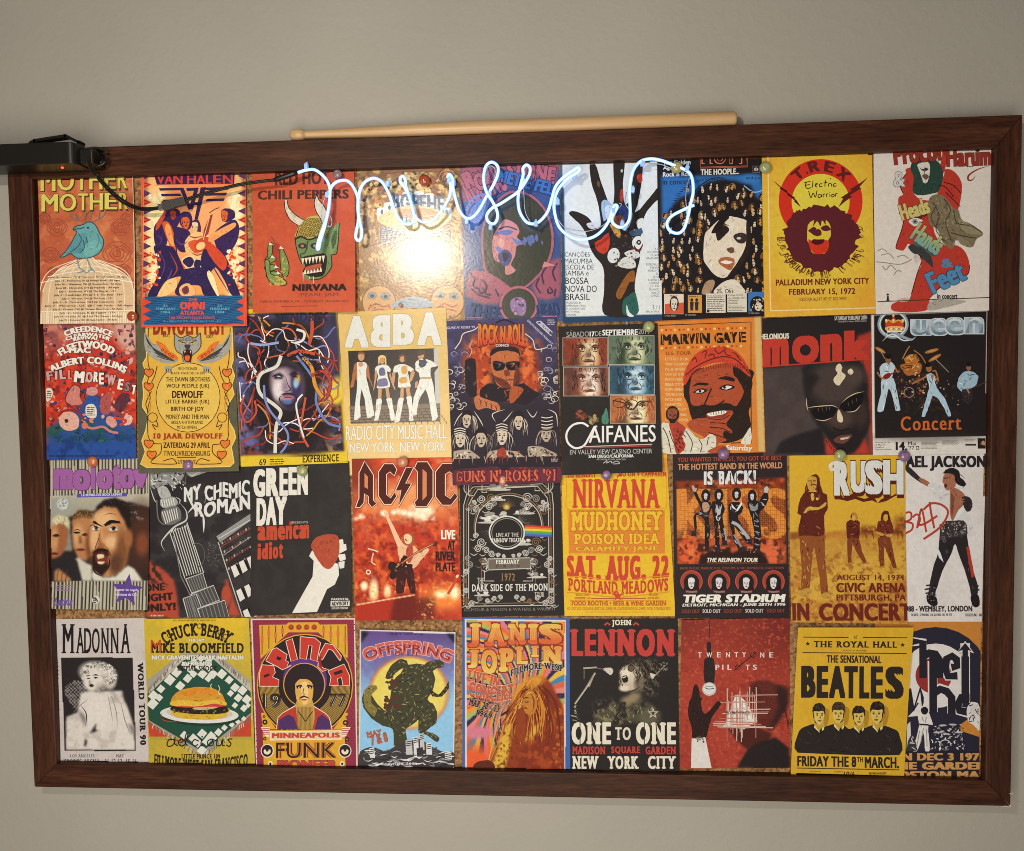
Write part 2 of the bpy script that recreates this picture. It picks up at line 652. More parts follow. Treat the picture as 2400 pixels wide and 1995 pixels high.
    def micro(s, x0, y0, x1, y1, rows, c, sk=0, h=0.45, jit=0.25, al='l'):
        """rows of lettering too small to read"""
        v, f = [], []
        dy = (y1 - y0) / rows
        for r in range(rows):
            w = (x1 - x0) * (1 - s.rnd.random() * jit)
            xs = {'l': x0, 'r': x1 - w, 'c': (x0 + x1 - w) / 2}[al]
            x = xs
            while x < xs + w:
                L = s.rnd.uniform(0.35, 1.9) * dy
                xe = min(x + L, xs + w)
                k = len(v)
                ya = y0 + r * dy + dy * (0.5 - h / 2)
                g = lambda q: sk * (q - x0) / (x1 - x0)
                v += [[x, ya + g(x)], [xe, ya + g(xe)], [xe, ya + dy * h + g(xe)], [x, ya + dy * h + g(x)]]
                f.append([k, k + 1, k + 2, k + 3])
                x = xe + dy * s.rnd.uniform(0.15, 0.35)
        return s.add(v, f, c)

    def blobs(s, n, cols, rx, inside_p=None, box=None, asp=(0.4, 1.0), crisp=True):
        """scatter of uneven printed marks"""
        if inside_p is not None:
            ip = pts(inside_p)
            box = (*ip.min(0), *ip.max(0))
        for _ in range(n):
            for _t in range(20):
                x, y = s.rnd.uniform(box[0], box[2]), s.rnd.uniform(box[1], box[3])
                if inside_p is None or inside(ip, np.array([x]), np.array([y]))[0]: break
            r = s.rnd.uniform(*rx)
            a = s.rnd.uniform(0, PI)
            e = s.rnd.uniform(*asp)
            k = 7
            q = [[r * s.rnd.uniform(0.7, 1.25) * math.cos(2 * PI * j / k), r * e * s.rnd.uniform(0.7, 1.25) * math.sin(2 * PI * j / k)] for j in range(k)]
            s.add([[x + p[0] * math.cos(a) - p[1] * math.sin(a), y + p[0] * math.sin(a) + p[1] * math.cos(a)] for p in q], [list(range(k))], s.rnd.choice(cols))
        return s

    def face(s, cx, cy, w, h, skin, dark, hair=None, turn=0.0, hs=1.35, mouth=None, eyes=1, beard=0):
        """a plain two-tone printed face"""
        if hair:
            s.el(cx, cy - h * 0.12, w * 0.5 * hs, h * 0.5 * hs, hair)
        q = [[-.46, -.2], [-.42, -.46], [-.15, -.56], [.2, -.54], [.44, -.4], [.47, -.1], [.42, .2], [.22, .47], [0, .54], [-.24, .46], [-.42, .2]]
        s.poly([[cx + x * w, cy + y * h] for x, y in q], skin, 1)
        d = turn * w
        for sg in (-1, 1):
            ex = cx + d + sg * 0.2 * w
            s.poly([[ex - .13 * w, cy - .1 * h], [ex, cy - .15 * h], [ex + .13 * w, cy - .1 * h], [ex, cy - .09 * h]], dark)
            if eyes: s.el(ex, cy - .02 * h, .09 * w, .04 * h, dark)
        s.poly([[cx + d + .02 * w, cy - .06 * h], [cx + d + .1 * w, cy + .16 * h], [cx + d - .05 * w, cy + .19 * h], [cx + d + .02 * w, cy + .12 * h]], dark)
        if beard: s.poly([[cx - .43 * w, cy + .1 * h], [cx - .2 * w, cy + .24 * h], [cx + .2 * w, cy + .24 * h], [cx + .43 * w, cy + .1 * h], [cx + .22 * w, cy + .56 * h], [cx - .22 * w, cy + .56 * h]], hair or dark)
        s.el(cx + d, cy + .31 * h, .17 * w, .05 * h, mouth or dark)
        side = 1 if turn <= 0 else -1
        s.poly([[cx + side * .47 * w, cy - .3 * h], [cx + side * .36 * w, cy], [cx + side * .36 * w, cy + .25 * h], [cx + side * .1 * w, cy + .52 * h], [cx + side * .3 * w, cy + .44 * h], [cx + side * .46 * w, cy + .1 * h]], dark)
        return s

    # ---- the sheet itself
    def _w(s, P, y):
        P = np.asarray(P, float)
        return at(s.ox + P[:, 0] * s.k, s.oy + P[:, 1] * s.k, y)

    def done(s):
        y0 = CORK_Y - 0.0005 - s.level * 0.00075 - s.i * 6e-6
        a, b, c, d = s._w(s.q, y0)
        # clip the sheet to the opening of the frame
        org = (a + b + c + d) / 4
        ux = (b - a + c - d) / 2
        uz = (a - d + b - c) / 2
        ux[1] = uz[1] = 0
        Wd = np.linalg.norm(ux)
        Hd = np.linalg.norm(uz)
        ux /= Wd
        uz = np.array([-ux[2], 0, ux[0]])
        loc = lambda P: np.stack([(P - org) @ ux, np.zeros(len(P)), (P - org) @ uz], 1)
        V, F, CL = [], [], []
        lay = []
        for k, (v, f, col, bb) in enumerate(s.els):
            L = 1
            for (bb2, l2) in lay:
                if bb[0] < bb2[2] and bb[2] > bb2[0] and bb[1] < bb2[3] and bb[3] > bb2[1]: L = max(L, l2 + 1)
            lay.append((bb, L))
            P = loc(s._w(v, y0))
            P[:, 1] = -L * 1.4e-5
            o = len(V)
            V += P.tolist()
            for fi, q in enumerate(f):
                F.append([o + j for j in q])
                CL.append(ink(col[fi]))
        qc = loc(np.array([a, b, c, d]))
        bm = bmesh.new()
        cl = bm.loops.layers.float_color.new('print')
        if s.C is None:
            o = len(V)
            V = V + qc.tolist()
            F.append([o, o + 1, o + 2, o + 3])
            CL.append(ink(s.bg))
        bv = [bm.verts.new(p) for p in V]
        for f, c_ in zip(F, CL):
            try: fa = bm.faces.new([bv[j] for j in f])
            except ValueError: continue
            for lp in fa.loops: lp[cl] = (*c_, 1)
        bm.normal_update()
        bmesh.ops.triangulate(bm, faces=[f for f in bm.faces if len(f.verts) > 4])
        geom = lambda: bm.verts[:] + bm.edges[:] + bm.faces[:]
        ctr = qc.mean(0)
        planes = []
        for i in range(4):
            p, q = qc[i], qc[(i + 1) % 4]
            n = np.array([q[2] - p[2], 0, -(q[0] - p[0])])
            n /= np.linalg.norm(n)
            if (ctr - p) @ n > 0: n = -n
            planes.append((p, n))
        for sx, lim in ((1, OX1), (-1, OX0)):
            planes.append((loc(np.array([[lim, y0, 0.0]]))[0], np.array([sx * ux[0], 0, sx * uz[0]])))
        for sz, lim in ((1, OZ1), (-1, OZ0)):
            planes.append((loc(np.array([[0.0, y0, lim]]))[0], np.array([sz * ux[2], 0, sz * uz[2]])))
        for p, n in planes:
            bmesh.ops.bisect_plane(bm, geom=geom(), dist=1e-7, plane_co=p, plane_no=n, clear_outer=True)
        zt, zb = qc[:2, 2].max(), qc[2:, 2].min()
        if s.curl != (0, 0):
            for k in range(1, NCUT):
                bmesh.ops.bisect_plane(bm, geom=geom(), dist=1e-7, plane_co=(0, 0, zt + (zb - zt) * k / NCUT), plane_no=(0, 0, 1))
        me = bpy.data.meshes.new('poster')
        bmesh.ops.triangulate(bm, faces=[f for f in bm.faces if len(f.verts) > 4])
        bm.to_mesh(me)
        bm.free()
        if s.C is not None:                      # the soft picture, one fine grid under the crisp print
            P = loc(s._w(np.stack([s.X.ravel(), s.Y.ravel()], 1), y0))
            Wp = P @ np.array([ux, [0, 1, 0], uz]) + org
            ok = (Wp[:, 0] > OX0) & (Wp[:, 0] < OX1) & (Wp[:, 2] > OZ0) & (Wp[:, 2] < OZ1)
            nx = s.nx + 1
            r, cc = np.meshgrid(np.arange(s.ny), np.arange(s.nx), indexing='ij')
            i0 = (r * nx + cc).ravel()
            Q = np.stack([i0, i0 + nx, i0 + nx + 1, i0 + 1], 1)
            Q = Q[ok[Q].all(1)]
            nv0 = len(me.vertices)
            colv = np.clip(lin(np.clip(s.C.reshape(-1, 3), 0, 1)) / ILL, 0.004, 0.93)
            n1 = nv0
            vo = np.zeros(nv0 * 3)
            me.vertices.foreach_get('co', vo)
            fo = [list(p.vertices) for p in me.polygons]
            lc = np.zeros(len(me.loops) * 4)
            me.attributes['print'].data.foreach_get('color', lc)
            me2 = bpy.data.meshes.new('poster')
            me2.from_pydata(np.concatenate([vo.reshape(-1, 3), P]).tolist(), [], fo + (Q + nv0).tolist())
            at_ = me2.attributes.new('print', 'FLOAT_COLOR', 'CORNER')
            lq = np.concatenate([colv[Q.ravel()], np.ones((Q.size, 1))], 1)
            at_.data.foreach_set('color', np.concatenate([lc, lq.ravel()]))
            bpy.data.meshes.remove(me)
            me = me2
        n = len(me.vertices)
        co = np.zeros(n * 3)
        me.vertices.foreach_get('co', co)
        co = co.reshape(-1, 3)
        tt = np.clip((zt - co[:, 2]) / (zt - zb), 0, 1)
        kn = np.linspace(0, 1, NCUT + 1)
        prof = s.curl[0] * (1 - kn) ** 2.5 + s.curl[1] * kn ** 2.5
        co[:, 1] -= np.interp(tt, kn, prof) * 0.0016
        me.vertices.foreach_set('co', co.ravel())
        # paper thickness
        me.update()
        o = link('poster', me, M[s.mat])
        o.matrix_world = Matrix(((ux[0], 0, uz[0], org[0]), (ux[1], 1, uz[1], org[1]), (ux[2], 0, uz[2], org[2]), (0, 0, 0, 1)))
        tag(o, s.label, s.cat, 'posters pinned to the cork board')
        return o


# inner edges of the frame: left, right, bottom, top
OX0, OX1 = float(at(87, 418, 0.0078)[0]), float(at(2321, 348, 0.0078)[0])
OZ0, OZ1 = -0.2812, 0.2775
WALL_Y = 0.022

# ------------------------------------------------------------------ wall and board
bm = bmesh.new()
vs = [bm.verts.new(p) for p in ((-3, WALL_Y, -1.6), (3, WALL_Y, -1.6), (3, WALL_Y, 1.6), (-3, WALL_Y, 1.6))]
bm.faces.new(vs)
tag(bm_obj('wall', bm, M['wall']), kind='structure')

BX, BZ = 0.457, 0.305
board = tag(empty('cork_board', (0, WALL_Y, -BZ)), 'large cork board in a wide dark brown wooden frame hung on the grey wall', 'cork board')
bm = add_box(bmesh.new(), (OX0 - 0.004, CORK_Y, OZ0 - 0.004), (OX1 + 0.004, 0.0165, OZ1 + 0.004))
bm_obj('cork_panel', bm, M['cork'], board)


def rail(horizontal, sgn):
    """one mitred rail: profile across the rail, mitred at both ends"""
    bm = bmesh.new()
    W4 = (OX0 + BX, BX - OX1, OZ0 + BZ, BZ - OZ1)
    w = W4[(2 if sgn < 0 else 3) if horizontal else (0 if sgn < 0 else 1)]
    prof = [(0, 0.0205), (0, 0.0012), (0.0004, 0.0004), (0.0012, 0), (w - 0.0012, 0), (w - 0.0003, 0.0003), (w, 0.0012), (w, 0.0205)]
    half = BX if horizontal else BZ
    g = 0.0003
    rings = []
    for e in (-1, 1):
        rings.append([])
        for (d, y) in prof:
            we = W4[(0 if e < 0 else 1) if horizontal else (2 if e < 0 else 3)]
            a = e * (half - d * we / w - g)
            c = sgn * ((BZ if horizontal else BX) - d)
            rings[-1].append(bm.verts.new((a, y, c) if horizontal else (c, y, a)))
    k = len(prof)
    for i in range(k):
        bm.faces.new((rings[0][i], rings[0][(i + 1) % k], rings[1][(i + 1) % k], rings[1][i]))
    bm.faces.new(rings[0][::-1])
    bm.faces.new(rings[1])
    return bm_obj('frame_rail', bm, M['wood_x' if horizontal else 'wood_z'], board)


for hz, sg in ((True, 1), (True, -1), (False, 1), (False, -1)): rail(hz, sg)
bm = bmesh.new()
for (x, z, r) in ((BX - 0.004, -BZ + 0.0006, 0.005), (BX - 0.0004, -BZ + 0.012, 0.0024)):
    vs = [bm.verts.new((x + r * a, -0.0003 + 0.0008 * abs(b), z + 0.0015 * b)) for a, b in ((-1, -.5), (-.3, .2), (.4, .1), (.75, .9), (.85, -.5))]
    bm.faces.new(vs)
bm_obj('chipped_edge', bm, M['chip'], board)

# ================================================================== top row
def roses(p, spots, c, w=3.2):
    for x, y, r in spots:
        for k in range(4):
            rr = r * (1 - 0.24 * k)
            t = np.linspace(0, 2 * PI, 11)[:-1]
            p.line([[x + rr * (1 + .13 * math.sin(5 * a + k)) * math.cos(a + k), y + rr * .8 * (1 + .13 * math.cos(4 * a + k)) * math.sin(a + k)] for a in t], w, c, closed=1)


p = Poster('A1', '22,118 640,108 668,1100 57,1106', 3, 'c4663f', 'orange card with a blue antlered bird standing on a white cage dome', (0, 2.5), step=7, seed=3)
p.cloud(90, 'b85a3a', .4, .6)
p.cloud(60, 'd07a50', .5, .7)
p.blobs(26, ['c05f3e', 'bd5c40', 'ca6d48'], (25, 60), box=(40, 390, 640, 780))
roses(p, [(150, 480, 66), (560, 480, 62), (540, 650, 92), (110, 660, 60), (70, 420, 40), (610, 420, 50), (130, 770, 40), (590, 760, 45)], 'a04a35', 3)
p.line('640,400 600,450 540,420 480,440', 4, 'a9603f')
p.line('620,470 600,600 640,700', 4, 'a9603f')
p.poly('52,1106 60,980 66,900 100,820 190,745 290,715 330,670 380,672 430,712 530,745 620,810 662,920 668,1106', 'd9b288', 0)
for k in range(-5, 6):
    p.line([[350 + k * 14, 690], [350 + k * 48, 760], [350 + k * 60, 880], [350 + k * 62, 1106]], 3.4, 'ead2b0')
for k, y in enumerate((735, 770, 808)):
    w_ = (170, 255, 300)[k]
    p.line([[352 - w_, y + 30], [352 - w_ / 2, y + 3], [352, y - 6], [352 + w_ / 2, y + 3], [352 + w_, y + 30]], 3, 'efdcbc')
p.line('58,1025 360,1022 664,1020', 4, 'efdcbc')
p.line('66,900 100,820 190,745 290,715 330,672', 5, 'f0dfc2')
p.line('380,672 430,712 530,745 620,810 662,920', 5, 'f0dfc2')
for k in range(40):
    x = 66 + k * 15
    p.line([[x, 1030], [x + 1, 1104]], 3, 'ecd8b8')
bird = '255,492 275,472 318,462 350,445 385,452 408,478 428,520 452,560 448,610 420,650 380,672 330,680 280,676 240,650 205,668 175,672 205,640 240,590 262,545 280,510'
p.poly(bird, '679d9b', 1)
p.poly('262,545 330,520 350,580 320,640 240,650 205,668 240,590', '5a8d92', 1)
p.poly('330,600 400,560 440,600 400,650 340,668', '72a9a3', 1)
p.line(bird, 4, '31474c', closed=1)
p.line('258,492 300,488 330,478', 4, '2c3f46')
p.line('290,520 310,560 280,610 240,640', 3.5, '38555c')
p.line('320,560 330,610 300,650', 3, '38555c')
p.line('340,540 350,580', 3, '38555c')
p.line('410,520 425,560 410,610', 3, '4a7a80')
p.el(352, 482, 7, 7, '2a3a40')
p.line('235,390 245,415 285,435 330,440 335,380 320,300', 7, '7a6f60')
p.line('330,440 340,400 372,370', 4, '5c584e')
p.line('385,300 380,360 370,440 420,428 455,400 465,372', 7, '7a6f60')
p.line('285,435 270,390', 5, '5f6a66')
p.line('420,428 430,380', 5, '5f6a66')
for s_ in ('282,676 300,740 330,760', '345,676 370,735 385,760', '290,775 330,765 345,778', '350,775 380,752 402,772'):
    p.line(s_, 7, '3b565c')
    p.line(s_, 2.5, '6a9aa0')
for y0, y1, x0, x1, d in ((160, 245, 38, 612, 6), (262, 378, 44, 616, -2)):
    q = 'MOTHER'
    xs = [0, .19, .40, .55, .72, .87, 1.0] if y0 < 200 else [0, .21, .42, .55, .72, .88, 1.0]
    for j, ch in enumerate(q):
        xa, xb = x0 + (x1 - x0) * xs[j] + 4, x0 + (x1 - x0) * xs[j + 1] - 8
        ya = y0 - 52 if y0 < 200 else y0
        p.txt(ch, xa + 7, ya + 6, xb + 7, y1 + 7 - j * 2, '5a3a2c', b=.03)
        p.txt(ch, xa, ya - j * 2, xb, y1 - j * 3.5, 'd9c55c', b=.03, o=(.012, '4d3a2a'))
rows = ['June 14 - Lancaster, PA @ Chameleon Through Centre - All Ages', 'June 15 - Pawtucket, RI @ Merlyn Bowl - All Ages', 'June 26 - Milwaukee, WI @ Summerfest - All Ages', 'June 28 - Cleveland, OH @ Peabody - All Ages', 'July 1 - Rochester, NY @ The Bug Jar - 18+', 'July 2 - Cambridge, MA @ T.T. The Bear - 18+', 'July 4 - Windsor, ON @ The Loop - 19+', 'July 5 - St. Catharines, ON @ Commons - 19+', 'July 7 - Montreal, QC @ Club Soda - All Ages', 'July 8 - Ottawa, ON @ Ottawa Blues Fest - All Ages', 'July 12 - Chicago, IL @ Reggies - 17+', 'July 14 - Victoria, BC @ Rock The Shores - All Ages', 'July 21 - Toronto, ON @ Supermarket - All Ages']
wd = [250, 212, 215, 205, 185, 220, 165, 225, 285, 225, 180, 220, 185]
cx = [357, 352, 358, 355, 355, 360, 355, 360, 365, 360, 360, 366, 365]
for k, r in enumerate(rows):
    y = 797 + k * 23.2
    p.txt(r, cx[k] - wd[k], y, cx[k] + wd[k], y + 16, '4a2f24', b=.03, sk=-4)
p.line('640,150 664,1090', 4, 'e2bfa8', 0)
p.done()

p = Poster('A1', '690,100 1370,95 1388,1118 706,1128', 2, 'd9482f', 'red, orange and navy concert card with zigzag teeth borders and four musicians', (0, 2), step=6, seed=4)
p.spg('715,120 1360,110 1372,930 722,930', '2d2440', 1)
p.spg('735,120 1345,120 1355,925 740,925', 'f0a055', 2)
p.sel(1040, 330, 300, 300, 'f07f48', 1.2)
p.sel(1080, 480, 220, 260, 'f2a468', 1.0)
p.sel(790, 560, 90, 400, 'f7cf8c', .9)
p.sel(1310, 560, 70, 400, 'f7cf8c', .9)
p.cloud(34, 'fbe3b2', .52, .62, mask=p.box(735, 250, 840, 920, 3) + p.box(1255, 250, 1350, 920, 3))
p.cloud(26, 'e2502c', .60, .66, mask=p.box(735, 650, 830, 920, 2) + p.box(1260, 600, 1350, 900, 2))
for k in range(14):
    y = 145 + k * 57
    for xa, xb, sgn in ((718, 762, 1), (1362, 1318, -1)):
        p.poly([[xa - 8 * sgn, y - 24], [xb, y], [xa - 8 * sgn, y + 24]], 'd9482f' if k % 2 else '5b3358')
        if k % 2:
            p.line([[xa - 4 * sgn, y - 12], [xb - 16 * sgn, y], [xa - 4 * sgn, y + 12]], 4, '2d2440', 0)
p.poly('770,118 1300,112 1296,196 795,202', '33234a')
for ch, xa, xb in (('V', 795, 845), ('A', 846, 898), ('N', 902, 962), ('H', 990, 1048), ('A', 1052, 1108), ('L', 1112, 1152), ('E', 1160, 1212), ('N', 1222, 1288)):
    p.txt(ch, xa, 138, xb, 196, 'd8402c', b=.03)
p.line('780,205 1300,199', 6, 'f0884f', 0)
for k in range(3):
    y = 225 + k * 37
    p.poly([[808 + k * 12, y], [945, y - 3], [957, y + 13], [815 + k * 12, y + 16]], '33254a')
    p.poly([[1110 + 4 * k, y - 4], [1265 - k * 14, y - 9], [1255 - k * 14, y + 10], [1102 + 4 * k, y + 12]], '33254a')
p.poly('940,222 968,222 1010,330 1040,222 1066,222 1030,360 1000,365', '33254a')
p.poly('985,224 1062,221 1058,240 990,243', '33254a')
p.poly('1078,220 1112,218 1060,430 1040,425', '33254a')
p.poly('1020,318 1090,312 1086,332 1016,338', '33254a')
# the four players
p.poly('775,490 800,440 830,400 850,365 900,352 940,370 950,420 930,470 905,520 925,610 940,700 990,760 985,790 960,760 930,740 915,690 880,600 870,560 850,600 790,600', '3b2450', 1)
p.poly('832,450 870,445 900,500 915,590 935,690 975,730 985,780 965,770 940,740 905,690 880,600 850,520', 'd9582f', 1)
p.poly('860,455 880,470 900,540 912,600 880,580 850,490', 'f09a55', 1)
p.poly('800,440 840,385 860,360 830,450 790,500', 'c84a30', 1)
p.poly('780,600 880,600 925,640 985,790 930,800 860,830 800,925 742,922 800,800 800,700', '33244c', 1)
p.poly('940,400 970,378 1010,385 1026,430 1015,480 990,500 960,480 940,440', '3b2450', 1)
p.poly('955,425 985,415 1008,430 1000,480 980,498 962,470', 'd9622f', 1)
p.poly('920,480 1000,500 1020,560 980,640 930,620 905,560', '3a2550', 1)
p.poly('1020,450 1050,425 1075,450 1080,510 1050,520 1030,490', '4a2a4a', 1)
p.poly('1025,455 1045,450 1062,490 1045,515', 'f6d7a0', 1)
p.poly('985,560 1040,510 1110,520 1150,560 1130,640 1070,680 1010,660 980,620', 'f2b878', 1)
p.poly('1000,580 1060,560 1100,600 1050,650', 'd9582f', 1)
for x, y, w_, h_, c_, t_ in ((982, 448, 46, 66, 'd9622f', .08), (1046, 478, 38, 58, 'f0c894', -.1), (900, 400, 40, 52, 'b8482c', .1)):
    p.face(x, y, w_, h_, c_, '3b2038', None, t_)
for q, c_ in (('800,620 850,720 800,860', '5a3a70'), ('880,640 930,740 900,800', 'b0482c'), ('1000,760 1060,800 1100,860', '5a3a70'), ('1150,660 1220,760 1300,900', 'c8502c'), ('1130,680 1190,780 1270,910', '5a3a70'), ('790,520 830,560 800,600', '5a3a70'), ('1200,560 1270,560 1300,500', '6a4480'), ('1190,610 1240,630 1280,600', 'b0482c'), ('920,560 960,590 1000,570', '6a4480'), ('985,780 1060,770 1130,790', '6a4480'), ('1010,850 1080,860', '6a4480'), ('830,880 880,800 900,740', '6a4480'), ('1000,530 1040,545 1100,535', 'a03c2a'), ('1020,640 1060,660 1110,640', 'a03c2a')): p.line(q, 8, c_, taper=2)
p.poly('1100,500 1140,400 1158,395 1130,520 1095,560', '9a3a34')
p.line('1135,385 1170,362 1200,350', 4, '4a2838')
p.el(1095, 590, 62, 42, 'c8482c', -35)
p.el(1082, 600, 32, 24, 'f5c07c', -35)
p.poly('1212,370 1250,355 1295,372 1300,415 1262,440 1230,445 1215,420', '3b2450', 1)
p.poly('1212,378 1240,372 1250,420 1228,442', 'd9622f', 1)
p.poly('1165,520 1230,460 1300,430 1330,490 1310,580 1250,660 1200,640 1170,570', '3b2450', 1)
p.poly('1130,560 1160,520 1290,450 1300,480 1200,545 1150,575', 'ef9c5c', 1)
p.poly('960,690 1010,660 1090,690 1080,745 1000,750', 'efc795', 1)
p.poly('965,700 1010,670 1040,700 1010,740', '33254a', 1)
p.poly('1050,690 1090,700 1070,745 1040,730', '33254a', 1)
p.poly('1110,620 1200,640 1250,680 1290,790 1340,920 1285,918 1240,830 1180,740 1130,790 1090,745 1085,680', '33244c', 1)
p.poly('985,750 1130,745 1180,840 1190,920 1110,920 1080,860 1010,860 960,920 920,900 960,800', '33244c', 1)
p.poly('1115,600 1160,590 1250,690 1230,760 1160,690', 'd2482d', 1)
p.poly('1135,760 1170,800 1205,920 1190,920 1130,800', 'f7d79c', 1)
p.poly('860,830 925,810 930,870 870,920 810,922', 'f3c07a', 1)
p.poly('950,870 1000,842 1050,880 1040,920 960,920', 'efb070', 1)
p.poly('965,880 1000,860 1010,900 980,915', '7a3a44', 1)
p.blobs(30, ['fbe6b8', 'd9482c'], (5, 14), box=(745, 640, 820, 860))
p.blobs(30, ['fbe6b8', 'd9482c'], (5, 15), box=(1262, 620, 1345, 860))
p.blobs(22, ['fbe6b8'], (5, 11), box=(1255, 260, 1330, 370))
p.blobs(22, ['fbe6b8'], (5, 11), box=(745, 260, 830, 370))
p.face(1238, 408, 40, 60, 'd9622f', '3b2038', None, -.1)
p.line('1140,400 1120,480 1098,560', 3, 'e8b070')
p.poly('724,930 1352,922 1366,1104 722,1112', '2c5f86')
for k in range(14):
    y = 938 + k * 12.5
    p.line([[x, y + 4.5 * math.sin(x / 24 + k)] for x in range(730, 1365, 14)], 4.2, '23406a', 0)
for k in range(3):
    y = 965 + k * 52
    p.poly([[712, y - 26], [770, y], [712, y + 26]], 'd9482f')
    p.poly([[1376, y - 30], [1318, y - 4], [1376, y + 22]], 'd9482f')
p.txt('THE', 1008, 938, 1065, 958, 'd8502f', b=.03)
p.txt('OMNI', 955, 963, 1115, 1012, 'e24a34', b=.07)
p.txt('ATLANTA', 958, 1020, 1112, 1048, 'e24a34', b=.05)
for x in (800, 1150):
    p.txt('23' if x > 900 else '22', x + 45, 980, x + 75, 994, '63a0b0', b=.03)
    p.txt('FEBRUARY', x, 1000, x + 128, 1016, '63a0b0', b=.03)
    p.txt('1984', x + 32, 1022, x + 92, 1038, '63a0b0', b=.03)
p.txt('100 TECHWOOD DRIVE', 888, 1058, 1182, 1074, 'c8503f', b=.03)
p.txt('Box Office 7:30 8PM 1984 Tickets $12.50 - $15', 850, 1082, 1222, 1096, '4f8fa6', b=.02)
p.frame(697, 100, 1380, 1122, 9, 'e4553a')
p.done()

p = Poster('A1', '1408,95 2072,80 2090,1030 1430,1034', 2, 'bf4e31', 'red-orange card with a green horned mask face and a clawed hand', (0, 3.5), seed=5, step=9)
p.cloud(200, 'c8583a', .4, .7)
p.cloud(30, 'c85c36', .5, .7, .5)
p.cloud(70, 'c46a34', .62, .75, .5, mask=p.box(1600, 560, 1720, 720, 12))
p.txt('RED HOT', 1560, 118, 1912, 206, '4a2a24', b=.05, sk=-8)
p.txt('CHILI PEPPERS', 1448, 240, 2038, 300, '4a2a24', b=.05, sk=-8)
p.poly('1710,500 1740,440 1800,405 1870,410 1910,460 1940,475 1978,450 1980,520 1965,640 1930,660 1930,740 1870,810 1790,822 1755,800 1765,740 1740,720 1715,660 1695,570', '6f7f4c', 1)
p.poly('1705,500 1735,440 1790,408 1865,405 1905,450 1910,500 1850,545 1700,545', 'c0a24e', 1)
for r_ in range(7):
    for k in range(12):
        x = 1712 + k * 17 + (r_ % 2) * 8
        y = 425 + r_ * 18 + abs(k - 5.5) * 2.2
        p.ring(x, y, 6.2, 8, '6a5426', n=7)
p.poly('1622,310 1640,305 1650,350 1690,395 1745,430 1712,468 1660,430 1628,370', 'd2bfa4', 1)
p.poly('1815,320 1832,265 1845,300 1880,345 1905,390 1900,440 1868,440 1830,380', 'd2bfa4', 1)
for s_ in ('1622,310 1628,370 1660,430 1712,468', '1640,305 1650,350 1690,395 1745,430', '1832,265 1815,320 1830,380 1868,440', '1832,265 1845,300 1880,345 1905,390'): p.line(s_, 4, '2c2320')
p.line('1690,560 1730,540 1780,560 1830,545 1880,530', 10, '27241f')
p.el(1740, 600, 28, 18, '3a2a28')
p.el(1740, 600, 12, 10, 'b06a5a')
p.el(1825, 600, 32, 20, '2f2c30')
p.el(1822, 600, 13, 11, '8a8590')
p.line('1775,570 1760,640 1730,655 1740,680 1780,665', 8, '3a4428')
p.poly('1735,680 1800,660 1880,650 1900,690 1880,790 1800,800 1745,770 1760,730', '2b1d1a', 1)
for k in range(7): p.poly([[1735 + k * 22, 682 - k * 3], [1755 + k * 22, 680 - k * 3], [1745 + k * 22, 722 - k * 2]], 'e2d2ae')
for k in range(6): p.poly([[1752 + k * 20, 785 - k * 3], [1770 + k * 20, 782 - k * 3], [1762 + k * 20, 742 - k * 2]], 'e2d2ae')
p.poly('1770,735 1860,715 1850,745 1770,760', 'b0553e', 1)
p.poly('1915,520 1950,470 1978,455 1975,560 1950,640 1920,650', '7c8d55', 1)
p.poly('1930,540 1962,500 1958,580 1935,620', '4d5a36', 1)
p.line('1710,500 1695,570 1715,660 1740,720', 4, '2a2c1e')
p.line('1978,450 1965,640 1930,660 1930,740 1870,810 1790,822', 4, '2a2c1e')
for s_ in ('1748,772 1750,835', '1815,800 1818,855', '1790,800 1788,830'): p.line(s_, 6, 'd8d0b8', taper=1)
p.poly('1540,600 1560,580 1590,590 1600,640 1620,720 1640,800 1600,790 1570,720 1545,660', 'a93b2a', 1)
p.line('1560,590 1552,560 1536,540', 9, '8a4a3a')
for a_ in ('1598,610 1625,640 1655,720 1650,790 1620,800 1600,720', '1500,690 1520,670 1570,680 1560,700 1510,720', '1498,740 1530,720 1585,735 1570,755 1520,765', '1510,790 1550,765 1600,775 1580,800 1530,810', '1520,590 1545,585 1545,650 1520,680', '1500,700 1520,810 1560,850 1620,860 1645,840 1600,800 1540,780 1530,700'):
    p.poly(a_, '7c8a4a', 1)
    p.line(a_, 3.5, '262819', closed=1)
p.blobs(28, ['c0a24e'], (5, 10), box=(1540, 800, 1640, 855))
p.blobs(14, ['c0a24e'], (4, 8), box=(1610, 680, 1645, 790))
for x, y in ((1550, 670), (1575, 735), (1590, 775), (1535, 585), (1604, 610)): p.poly([[x - 14, y + 8], [x - 6, y - 10], [x + 18, y + 10]], 'd8ccb0')
p.txt('NIRVANA', 1682, 850, 2032, 894, '2a1f1e', b=.06, sk=-3)
p.txt('PEARL JAM', 1735, 908, 1978, 936, '7c3f36', b=.01, sk=-3)
p.txt('TUESDAY, DECEMBER 31, 1991 - COW PALACE, SAN FRANCISCO', 1470, 955, 2045, 972, '5a2c26', b=.01, sk=-3)
p.line('1610,995 1850,990', 2.5, 'a03c28', 0)
p.done()

